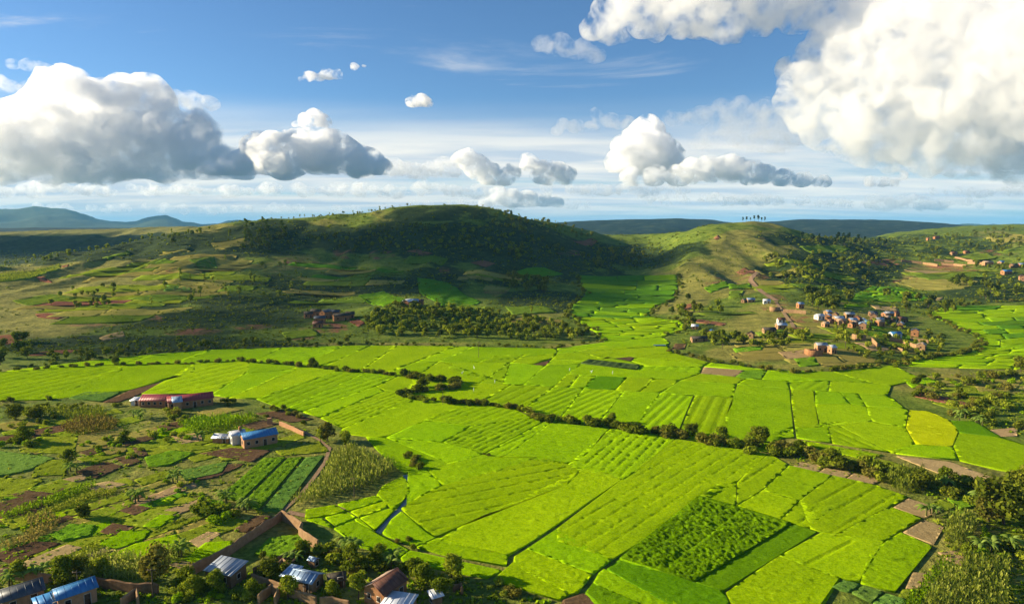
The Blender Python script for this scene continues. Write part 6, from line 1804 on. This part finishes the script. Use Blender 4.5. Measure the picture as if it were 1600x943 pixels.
# ---- mud walls
def mud_wall(pts, h, label, th=.4, mat='ochre', seed=1, lift=0.0):
    W = to_world(pts); r = random.Random(seed)
    dd = np.concatenate([[0], np.cumsum(np.hypot(*np.diff(W, axis=0).T))])
    S = np.unique(np.concatenate([np.arange(0, dd[-1], 1.2), dd]))
    C = np.column_stack([np.interp(S, dd, W[:, 0]), np.interp(S, dd, W[:, 1])])
    V, Fq = [], []
    zg = height(C[:, 0], C[:, 1])
    o = C.mean(0)
    for i, p in enumerate(C):
        d = C[min(i + 1, len(C) - 1)] - C[max(i - 1, 0)]; d = d / max(np.hypot(*d), 1e-6); n = np.array([-d[1], d[0]])
        hh = h * r.uniform(.90, 1.06)
        for s, z in ((-1, -.4), (1, -.4), (1, hh - .08), (0.0, hh + .06), (-1, hh - .08)):
            q = p + n * s * th / 2
            V.append((q[0] - o[0], q[1] - o[1], zg[i] + z))
    m = 5
    for i in range(len(C) - 1):
        for k in range(m):
            a, b = i * m + k, i * m + (k + 1) % m
            Fq.append((a, b, b + m, a + m))
    Fc = [tuple(f) for f in Fq] + [tuple(range(m))[::-1], tuple(range((len(C) - 1) * m, len(C) * m))]
    ob = link('mud_wall', mesh_np('mud_wall', V, Fc, [WALL[mat]]), None, (o[0], o[1], 0))
    return tag(ob, label, 'wall')


mud_wall([(300, 898), (355, 869), (400, 838), (440, 812)], 1.9, 'long ochre mud wall climbing to the corner of the walled yard', seed=1)
mud_wall([(441, 812), (455, 819), (472, 830), (468, 838), (480, 848), (497, 858)], 2.0, 'sunlit ochre wall on the right side of the walled yard', seed=2)
mud_wall([(499, 857), (515, 866), (530, 874), (552, 880)], 1.0, 'broken low end of the yard wall by the bananas', seed=3)
mud_wall([(396, 900), (430, 885), (460, 872), (484, 861)], 1.7, 'inner mud wall along the front of the walled yard', seed=4, mat='dull')
mud_wall([(436, 890), (442, 884), (450, 892), (462, 884)], 1.5, 'jagged ruined wall inside the yard front', seed=5)
mud_wall([(394, 906), (420, 914), (452, 926)], 1.2, 'low mud wall left of the mud house', seed=6)
mud_wall([(452, 931), (470, 937), (494, 944)], 1.6, 'ochre wall in front of the mud house', seed=7)
mud_wall([(404, 943), (424, 926), (436, 930), (430, 946)], 1.6, 'bent ruined wall at the bottom edge', seed=8)
mud_wall([(-20, 898), (20, 904), (60, 908), (88, 911)], 1.6, 'mud wall behind the dark grey roof on the left', seed=9)
mud_wall([(142, 914), (175, 920), (210, 925), (248, 926)], 1.7, 'long shaded mud wall below the maize', seed=10, mat='dull')
mud_wall([(190, 948), (214, 932), (216, 945)], 1.6, 'short wall right of the vivid blue roof', seed=11)
mud_wall([(500, 945), (520, 944), (545, 950)], 1.4, 'low wall at the bottom edge left of the brick house', seed=12)
mud_wall([(437, 664), (455, 671), (475, 681)], 1.3, 'low sunlit brick wall right of the blue roofed house', mat='pink', seed=13)
mud_wall([(418, 662), (425, 662)], 2.0, 'short brick pillar wall above the blue roofed house', mat='pink', seed=14, th=1.0)
mud_wall([(708, 924), (720, 920), (722, 928)], 1.2, 'small mud wall corner by the near rice', seed=15, mat='dull')
a = vz
mud_wall([a(740, 176), a(800, 178), a(870, 184)], 2.2, 'ochre boundary wall across the top of the village', seed=16)
mud_wall([a(1345, 340), a(1420, 352), a(1500, 384)], 2.2, 'long ochre wall of the yard below the blue roofed village house', seed=17)
mud_wall([a(1370, 378), a(1420, 400)], 1.6, 'lower ochre wall of the village yard', seed=18)
mud_wall([a(1240, 340), a(1258, 356), a(1275, 374)], 2.2, 'short slanting wall right of the ochre brick box', seed=19)
mud_wall([a(1462, 335), a(1520, 345), a(1565, 352)], 1.8, 'back wall of the yard at the right end of the village', seed=20)
for k, (x0, y0, x1, y1) in enumerate([(1408, 409, 1440, 412), (1442, 412, 1465, 416), (1460, 408, 1490, 410), (1470, 413, 1510, 417), (1512, 412, 1535, 413), (1492, 404, 1520, 410)]):
    mud_wall([(x0, y0), ((x0 + x1) / 2, (y0 + y1) / 2), (x1, y1)], 2.4, ['leftmost pale wall on the far right ridge road', 'second pale wall on the far right ridge road', 'upper pale wall on the far right ridge road', 'long sunlit wall on the far right ridge road', 'pale wall before the long far right house', 'slanting pale wall on the far right ridge road'][k], seed=30 + k, th=.8)


# ---- poles and birds
def pole(px, py, h, label):
    root = link('utility_pole', None, None, at(px, py)); root.empty_display_size = .5
    v, f = limb((0, 0, -.3), (.05, 0, h), .11, .07, 8)
    link('post', mesh_np('post', v, f, [M_BARK], True), root)
    v, f = boxv(-.7, .7, -.05, .05, h - .45, h - .35)
    arm = link('crossarm', mesh_np('crossarm', v, f, [M_BARK]), root)
    for x in (-.6, 0, .6):
        v, f = limb((x, 0, h - .36), (x, 0, h - .18), .05, .035, 6)
        link('insulator', mesh_np('insulator', v, f, [M_TRIM]), arm)
    tag(root, label, 'pole', 'utility poles')


pole(239, 932, 5.0, 'thin utility pole beside the shaded mud wall')
pole(553.5, 776, 4.6, 'thin utility pole beside the big maize stand')
pole(692, 633, 6.0, 'thin utility pole at the stream bend')
pole(122, 926, 4.0, 'thin utility pole behind the vivid blue roof')
pole(748, 559, 7.5, 'thin utility pole in the far rice')

M_EGRET, _nt, _N, _L = new_mat('white_feathers'); surface(_nt, ramp_node(_nt, tex_noise(_nt, None, 6, 3), [(.3, (.72, .72, .70)), (.7, (.84, .84, .82))]), .8)


def egret_mesh():
    bm = bmesh.new()
    M_ = Matrix
    bmesh.ops.create_uvsphere(bm, u_segments=10, v_segments=7, radius=1, matrix=M_.Translation((0, 0, .52)) @ M_.Rotation(.35, 4, 'Y') @ M_.Diagonal((.30, .13, .15, 1)))
    path = [((.22, 0, .62), .07), ((.32, 0, .78), .05), ((.27, 0, .92), .04), ((.34, 0, 1.02), .055), ((.52, 0, 1.0), .012)]
    for (p, r), (q, s) in zip(path[:-1], path[1:]):
        p, q = Vector(p), Vector(q)
        bmesh.ops.create_cone(bm, segments=7, radius1=r, radius2=s, depth=(q - p).length, cap_ends=True, matrix=M_.Translation((p + q) / 2) @ (q - p).to_track_quat('Z', 'X').to_matrix().to_4x4())
    for y in (-.05, .05):
        bmesh.ops.create_cone(bm, segments=5, radius1=.015, radius2=.02, depth=.5, cap_ends=True, matrix=M_.Translation((0, y, .22)))
    me = bpy.data.meshes.new('egret'); bm.to_mesh(me); bm.free(); me.materials.append(M_EGRET)
    return me


EG = egret_mesh()
for x, y, l in [(890, 581, 'white egret standing in the rice, leftmost of a row of three'), (924, 584, 'white egret standing in the rice, middle of a row of three'), (957, 586, 'white egret standing in the rice, rightmost of a row of three'), (773, 600, 'white egret by the dark green plot'), (740, 613, 'white egret right of the stream bend'), (722, 586, 'white egret above the stream bend'), (741, 578, 'white egret in the far rice')]:
    o = link('egret', EG, None, at(x, y), RND.uniform(0, 6.28)); o.location.z += .42; o.scale = (1.25, 1.25, 1.25)
    tag(o, l, 'bird', 'egrets in the rice')

# ------------------------------------------------------------------ clouds
def icosphere(sub):
    bm = bmesh.new()
    bmesh.ops.create_icosphere(bm, subdivisions=sub, radius=1.0)
    v = np.array([x.co[:] for x in bm.verts]); f = np.array([[w.index for w in p.verts] for p in bm.faces])
    bm.free()
    return v, f


ICO2 = icosphere(2)
ICO1 = icosphere(1)


def cloud_material(dens, name, tint, size=None):
    """vapour whose density breaks up into billows; size: length of the largest billow in metres"""
    m, nt, N, L = new_mat(name)
    o = N('ShaderNodeOutputMaterial')
    v = N('ShaderNodeVolumePrincipled')
    v.inputs['Color'].default_value = rgba(tint)
    v.inputs['Density'].default_value = dens
    v.inputs['Anisotropy'].default_value = 0.35
    if size:
        n = tex_noise(nt, world_pos(nt), 1.0 / size, 6, 0.68, 0.4)
        L(maprange(nt, n, 0.43, 0.60, 0.0, dens * 2.6), v.inputs['Density'])
    L(v.outputs[0], o.inputs['Volume'])
    return m


def fb3(P, seed, octv):
    """cheap 3-D billow from three 2-D slices"""
    s = 0; a = 1; n = 0
    for k in range(octv):
        f = 2.0 ** k
        b = (vnoise(P[:, 0] * f + 5 * k + .37 * P[:, 2] * f, P[:, 1] * f + .61 * P[:, 2] * f, seed + k) + vnoise(P[:, 1] * f + .29 * P[:, 0] * f, P[:, 2] * f + 9 * k + .53 * P[:, 0] * f, seed + 20 + k)
             + vnoise(P[:, 2] * f + .43 * P[:, 1] * f, P[:, 0] * f - 4 * k + .31 * P[:, 1] * f, seed + 40 + k)) / 3
        s = s + a * (1 - np.abs(b * 2 - 1) * 1.8); n += a; a *= 0.55
    return s / n


def cloud_mesh(name, puffs, depth, seed, voxel, rough, flat=None, size=1.0, squash=1.0, shear=0.0):
    """puffs: (px, py, radius px) at the given distance; flat: picture row of the cloud base"""
    rnd = np.random.RandomState(seed)
    V, Fc = [], []
    n = 0
    for (px, py, r) in puffs:
        t, s = pix_dir(px, py)
        y = depth - shear * (px - puffs[0][0]) / F * depth
        R = r / F * y
        y = y + rnd.uniform(-1, 1) * R * 0.7
        c = np.array([t * y, y, CAMH + s * y])
        v = ICO2[0] * R * np.array([1, 1.1, 1]) + c
        V.append(v); Fc.append(ICO2[1] + n); n += len(v)
        for k in range(7):
            d = rnd.normal(size=3); d /= np.linalg.norm(d); d[2] = abs(d[2]) * .8 - .1; d[1] -= .3
            rr = R * rnd.uniform(.28, .5)
            c2 = c + d * R * .85
            v = ICO2[0] * rr + c2
            V.append(v); Fc.append(ICO2[1] + n); n += len(v)
            for q in range(4):
                e = rnd.normal(size=3); e /= np.linalg.norm(e); e[2] = abs(e[2]) * .8 - .1; e[1] -= .3
                v = ICO1[0] * rr * rnd.uniform(.3, .5) + c2 + e * rr * .95
                V.append(v); Fc.append(ICO1[1] + n); n += len(v)
    V0 = V
    V = np.concatenate(V); Fc = np.concatenate(Fc)
    me = mesh_np(name, V, Fc)
    ob = link(name, me)
    def remesh(vx):
        md = ob.modifiers.new('r', 'REMESH'); md.mode = 'VOXEL'; md.voxel_size = vx / F * depth
        dg = bpy.context.evaluated_depsgraph_get()
        m2 = bpy.data.meshes.new_from_object(ob.evaluated_get(dg))
        old = ob.data
        ob.modifiers.clear(); ob.data = m2; bpy.data.meshes.remove(old)
        nv = len(m2.vertices)
        co = np.empty(nv * 3); m2.vertices.foreach_get('co', co); co = co.reshape(-1, 3)
        no = np.empty(nv * 3); m2.vertices.foreach_get('normal', no); no = no.reshape(-1, 3)
        return m2, co, no
    px_m = depth / F
    if squash != 1.0:
        co = np.empty(len(me.vertices) * 3); me.vertices.foreach_get('co', co); co = co.reshape(-1, 3)
        k0 = 0
        for v in V0:
            c = v.mean(0); co[k0:k0 + len(v)] = c + (v - c) * np.array([1.5, 1.2, squash]); k0 += len(v)
        me.vertices.foreach_set('co', co.ravel()); me.update()
    m2, co, no = remesh(voxel * 1.25)
    h = fb3(co / (px_m * 34 * size), seed, 4) - 0.30
    co = co + no * (h * rough * 1.3 * px_m)[:, None]
    co = co + no * (2.2 * px_m * size)
    m2.vertices.foreach_set('co', co.ravel()); m2.update()
    m2, co, no = remesh(voxel * 0.72)
    if flat is not None:
        zf = CAMH + depth * float(row_slope(flat))
        lo = co[:, 2] < zf
        co[lo, 2] = zf + (co[lo, 2] - zf) * (0.12 + .5 * vnoise(co[lo, 0] / (px_m * 40), co[lo, 1] / (px_m * 40), seed + 3) ** 2)
    m2.vertices.foreach_set('co', co.ravel())
    m2.polygons.foreach_set('use_smooth', np.ones(len(m2.polygons), bool))
    m2.update()
    return ob


def clouds():
    M1 = lambda w, t=(.97, .97, .97): cloud_material(14.0 / w, 'cloud', t)
    def add(puffs, depth, seed, label, voxel=4.5, rough=16, flat=None, k=1.0, bank=False, shear=0.0):
        ob = cloud_mesh('cloud_bank' if bank else 'cloud', puffs, depth, seed, voxel, rough, flat, min(1.0, voxel / 4.5 + .15), .45 if bank else 1.0, shear)
        w = (max(p[0] for p in puffs) - min(p[0] for p in puffs) + 60) / F * depth
        m = cloud_material(k * 7.0 / (90 / F * depth), 'cloud_vapour', (.995, .995, .998), (20 if voxel == 2.2 and rough == 6 else 30) / F * depth * min(1.0, voxel / 4.5 + .1))
        ob.data.materials.clear(); ob.data.materials.append(m)
        tag(ob, label, 'cloud', 'clouds over the valley', 'stuff' if bank else None)
        print('cloud', label, len(ob.data.polygons))
    # left towering cumulus
    add([(100, 150, 36), (140, 185, 52), (190, 170, 44), (225, 165, 36), (60, 200, 46), (15, 215, 44), (110, 225, 62), (180, 225, 62), (240, 205, 42),
         (265, 225, 40), (290, 240, 34), (330, 255, 26), (365, 262, 22), (250, 258, 34), (160, 262, 40), (70, 255, 42), (0, 255, 46), (-40, 230, 50), (315, 215, 20), (310, 190, 14), (40, 275, 24)],
        9000, 11, 'towering white cumulus with a blue grey right side over the left ridge', flat=278, k=.42)
    add([(400, 235, 22), (430, 245, 30), (470, 228, 26), (500, 240, 32), (540, 246, 26), (575, 254, 18), (380, 258, 20), (520, 226, 18), (450, 262, 22), (560, 262, 16), (345, 266, 18), (595, 262, 9)],
        8200, 23, 'dark blue grey cumulus right of the towering left cloud', flat=272, voxel=3.6, rough=12)
    # huge right cumulus
    add([(1300, 130, 46), (1360, 90, 66), (1450, 70, 90), (1550, 60, 100), (1340, 180, 50), (1420, 170, 76), (1520, 165, 86), (1610, 165, 100), (1660, 80, 120), (1255, 125, 26), (1240, 152, 18), (1262, 172, 26), (1285, 95, 30), (1310, 62, 30), (1345, 40, 40), (1390, 20, 50),
         (1440, 10, 70), (1540, -20, 100), (1285, 205, 22), (1320, 222, 20), (1355, 232, 18), (1400, 236, 22), (1450, 228, 34), (1505, 232, 34), (1555, 244, 30), (1610, 250, 36), (1660, 250, 50), (1232, 108, 9), (1264, 90, 8), (1300, 212, 16), (1380, 246, 10)],
        7000, 37, 'huge white cumulus filling the upper right sky', voxel=4.6, rough=18, k=.26, shear=.42)
    add([(960, 30, 26), (1010, 25, 30), (1070, 25, 32), (1130, 20, 34), (1190, 10, 34), (1250, 10, 36), (1310, 15, 40), (1000, -10, 40), (1100, -15, 50), (1220, -25, 50), (925, 42, 12), (1030, 48, 12), (1090, 44, 12), (1150, 42, 14), (1360, 10, 40), (985, 46, 12)],
        7600, 41, 'pale flat cloud bank along the top edge', voxel=4.2, rough=15, k=.26, shear=.3)
    # centre-right tower and its row
    add([(1005, 215, 26), (985, 235, 26), (1025, 235, 28), (970, 252, 20), (1045, 250, 22), (1010, 200, 16), (1000, 262, 24)], 12000, 53,
        'small bright cumulus tower right of the central summit', voxel=2.6, rough=9, flat=268)
    add([(1080, 268, 16), (1110, 262, 18), (1140, 262, 20), (1170, 268, 16), (1195, 272, 13), (1060, 276, 14), (1225, 280, 12), (1255, 282, 10), (1285, 287, 9), (1020, 275, 14), (985, 278, 12)], 11000, 59,
        'row of grey cumulus low over the right hill', voxel=2.4, rough=8, flat=290)
    add([(730, 250, 14), (745, 262, 16), (765, 272, 14), (830, 255, 14), (845, 268, 16), (870, 268, 15), (885, 276, 12), (800, 270, 12), (785, 280, 12), (855, 280, 10)], 13000, 61,
        'lumpy white cumulus pair above the central summit', voxel=2.2, rough=8, flat=288)
    add([(780, 305, 12), (800, 312, 14), (825, 314, 13), (850, 316, 10), (760, 316, 10), (870, 318, 7)], 12000, 67, 'small blue grey cumulus just above the summit', voxel=2.0, rough=6, flat=322)
    add([(645, 160, 8), (658, 158, 9), (668, 162, 6)], 8000, 71, 'small lone white puff in the blue left of centre', voxel=1.6, rough=4, flat=166)
    add([(475, 190, 10), (492, 186, 12), (506, 190, 9), (462, 195, 5)], 8000, 73, 'white puff above the dark left cloud', voxel=1.8, rough=5, flat=198)
    add([(1360, 284, 8), (1378, 285, 9), (1395, 286, 7), (1410, 276, 6)], 11000, 79, 'small grey flat cloud under the huge right cumulus', voxel=1.6, rough=4, flat=290)
    add([(310, 200, 16), (322, 215, 15), (300, 215, 14), (335, 235, 10)], 11000, 83, 'white cumulus peeking out behind the towering left cloud', voxel=2.2, rough=7)

    # thin veils
    V_ = lambda pts, dep, sd, lab, k, fl=None: add(pts, dep, sd, lab, voxel=3.0, rough=9, k=k, bank=True, flat=fl)
    V_([(1060, 185, 14), (1090, 180, 20), (1120, 180, 24), (1150, 185, 28), (1180, 192, 30), (1210, 200, 34), (1240, 205, 36), (1200, 170, 18), (1235, 165, 18), (1130, 205, 20), (1170, 218, 22), (1100, 225, 14), (1210, 225, 20)], 15000, 301, 'thin pale veil of cloud left of the huge cumulus', .075)
    V_([(850, 70, 12), (875, 72, 16), (900, 80, 16), (925, 88, 12)], 9000, 302, 'thin grey wisp high right of centre', .08)
    V_([(245, 150, 9), (270, 155, 13), (300, 160, 14), (325, 163, 10)], 12000, 303, 'thin bright streak behind the towering left cloud', .16)
    V_([(20, 100, 5), (45, 102, 6), (70, 106, 7), (95, 110, 5), (10, 135, 9), (40, 138, 9), (-10, 128, 12)], 12000, 304, 'thin streaks at the upper left edge', .16)
    V_([(470, 125, 4), (485, 120, 5), (500, 122, 4), (512, 117, 6), (528, 118, 4), (555, 104, 4), (570, 105, 5)], 10000, 305, 'row of tiny white shreds in the blue', .6)
    V_([(880, 195, 5), (900, 198, 7), (925, 196, 9), (950, 190, 10), (975, 192, 9), (870, 205, 5), (930, 178, 5)], 14000, 306, 'thin streak left of the bright tower', .14)
    # low banks far off, seen edge-on above the hills
    r = random.Random(4)
    for i, (x, y, w, h, kk) in enumerate([(90, 296, 190, 11, .35), (420, 297, 190, 11, .35), (640, 262, 80, 18, .35), (660, 298, 130, 12, .35), (300, 326, 330, 7, .3), (960, 298, 120, 11, .4), (1140, 312, 140, 9, .45), (1400, 318, 150, 11, .4), (1540, 300, 90, 8, .4), (760, 320, 160, 8, .35)]):
        ps = []
        for q in range(max(10, int(w / 4))):
            u = r.uniform(-1, 1)
            ps.append((x + u * w, y + r.uniform(-.5, .5) * h, h * r.uniform(.35, 1.0) * (1.05 - .6 * abs(u))))
        add(ps, 17000 + 900 * i, 200 + i, ['low pale cloud bank above the far left mountains', 'flat grey bank under the dark left cloud', 'cream cloud bank right of the dark left cloud', 'low bank left of the summit', 'lowest streak over the left ridge', 'flat bank right of the summit',
                                            'grey bank low over the right hill', 'lumpy cream row low at the far right', 'thin bank under the huge cumulus', 'low streak just above the summit'][i], voxel=2.2, rough=6, k=kk, bank=True)


def shade_clouds():
    """unseen low clouds added off to the west, shaped to throw shade on the hills"""
    m = cloud_material(.019, 'shade_cloud_vapour', (.99, .99, .99))
    for i, (pts, lab) in enumerate([([(560, 370, 32), (640, 372, 38), (720, 368, 34), (650, 400, 38), (560, 402, 34), (740, 402, 38), (650, 430, 34), (540, 432, 30), (740, 440, 34), (620, 452, 26), (730, 462, 24)], 'unseen low cloud added west of the valley to shade the central hill'),
                                    ([(830, 372, 40), (840, 400, 38), (920, 395, 36), (810, 430, 34), (900, 430, 32), (790, 455, 26), (880, 458, 26), (1000, 440, 26), (960, 468, 22), (985, 415, 28)], 'unseen low cloud added west of the valley to shade the ridge right of the summit'),
                                    ([(300, 525, 18), (200, 541, 14), (420, 500, 20), (470, 475, 22), (420, 522, 15), (120, 551, 12), (330, 497, 18), (470, 455, 20)], 'unseen low cloud added west of the valley to shade the foot of the left hill'), ([(60, 385, 60), (160, 378, 60), (-60, 390, 60)], 'unseen low cloud added west of the valley to shade the plateau ridge')]):
        V, Fc, n = [], [], 0
        rnd = np.random.RandomState(60 + i)
        for (px, py, r) in pts:
            g = np.array(at(px, py)) + np.array(TO_SUN) * ((820 + 40 * i) / TO_SUN.z)
            for q in range(5):
                rr = r * (1 if q == 0 else rnd.uniform(.45, .7)); d = rnd.normal(size=3) * r * (.0 if q == 0 else .6) * np.array([1, 1, .4])
                V.append(ICO2[0] * rr + g + d); Fc.append(ICO2[1] + n); n += len(ICO2[0])
        me = mesh_np('cloud', np.concatenate(V), np.concatenate(Fc)); ob = link('cloud_bank', me)  # unseen cloud, added for the shadow it casts on the hills
        md = ob.modifiers.new('r', 'REMESH'); md.mode = 'VOXEL'; md.voxel_size = 6
        m2 = bpy.data.meshes.new_from_object(ob.evaluated_get(bpy.context.evaluated_depsgraph_get()))
        ob.modifiers.clear(); ob.data = m2; bpy.data.meshes.remove(me)
        co = np.empty(len(m2.vertices) * 3); m2.vertices.foreach_get('co', co); co = co.reshape(-1, 3)
        no = np.empty(len(m2.vertices) * 3); m2.vertices.foreach_get('normal', no); no = no.reshape(-1, 3)
        co = co + no * ((fb3(co / 55, 90 + i, 4) - .3) * 16)[:, None]
        m2.vertices.foreach_set('co', co.ravel()); m2.update()
        m2.materials.clear(); m2.materials.append(m)
        tag(ob, lab, 'cloud', 'clouds over the valley', 'stuff')


clouds()
shade_clouds()


# ------------------------------------------------------------------ haze: the air itself
def haze():
    m, nt, N, L = new_mat('haze_air')
    o = N('ShaderNodeOutputMaterial'); v = N('ShaderNodeVolumePrincipled')
    v.inputs['Color'].default_value = (.23, .60, 1.0, 1)
    v.inputs['Density'].default_value = 4.6e-5
    v.inputs['Anisotropy'].default_value = 0.0
    L(v.outputs[0], o.inputs['Volume'])
    vv, ff = boxv(-130000, 130000, -1600, 41000, -12, 420)
    ob = link('haze', mesh_np('haze', vv, ff, [m]))
    tag(ob, 'thin blue haze over the far hills', None, None, 'stuff')


haze()
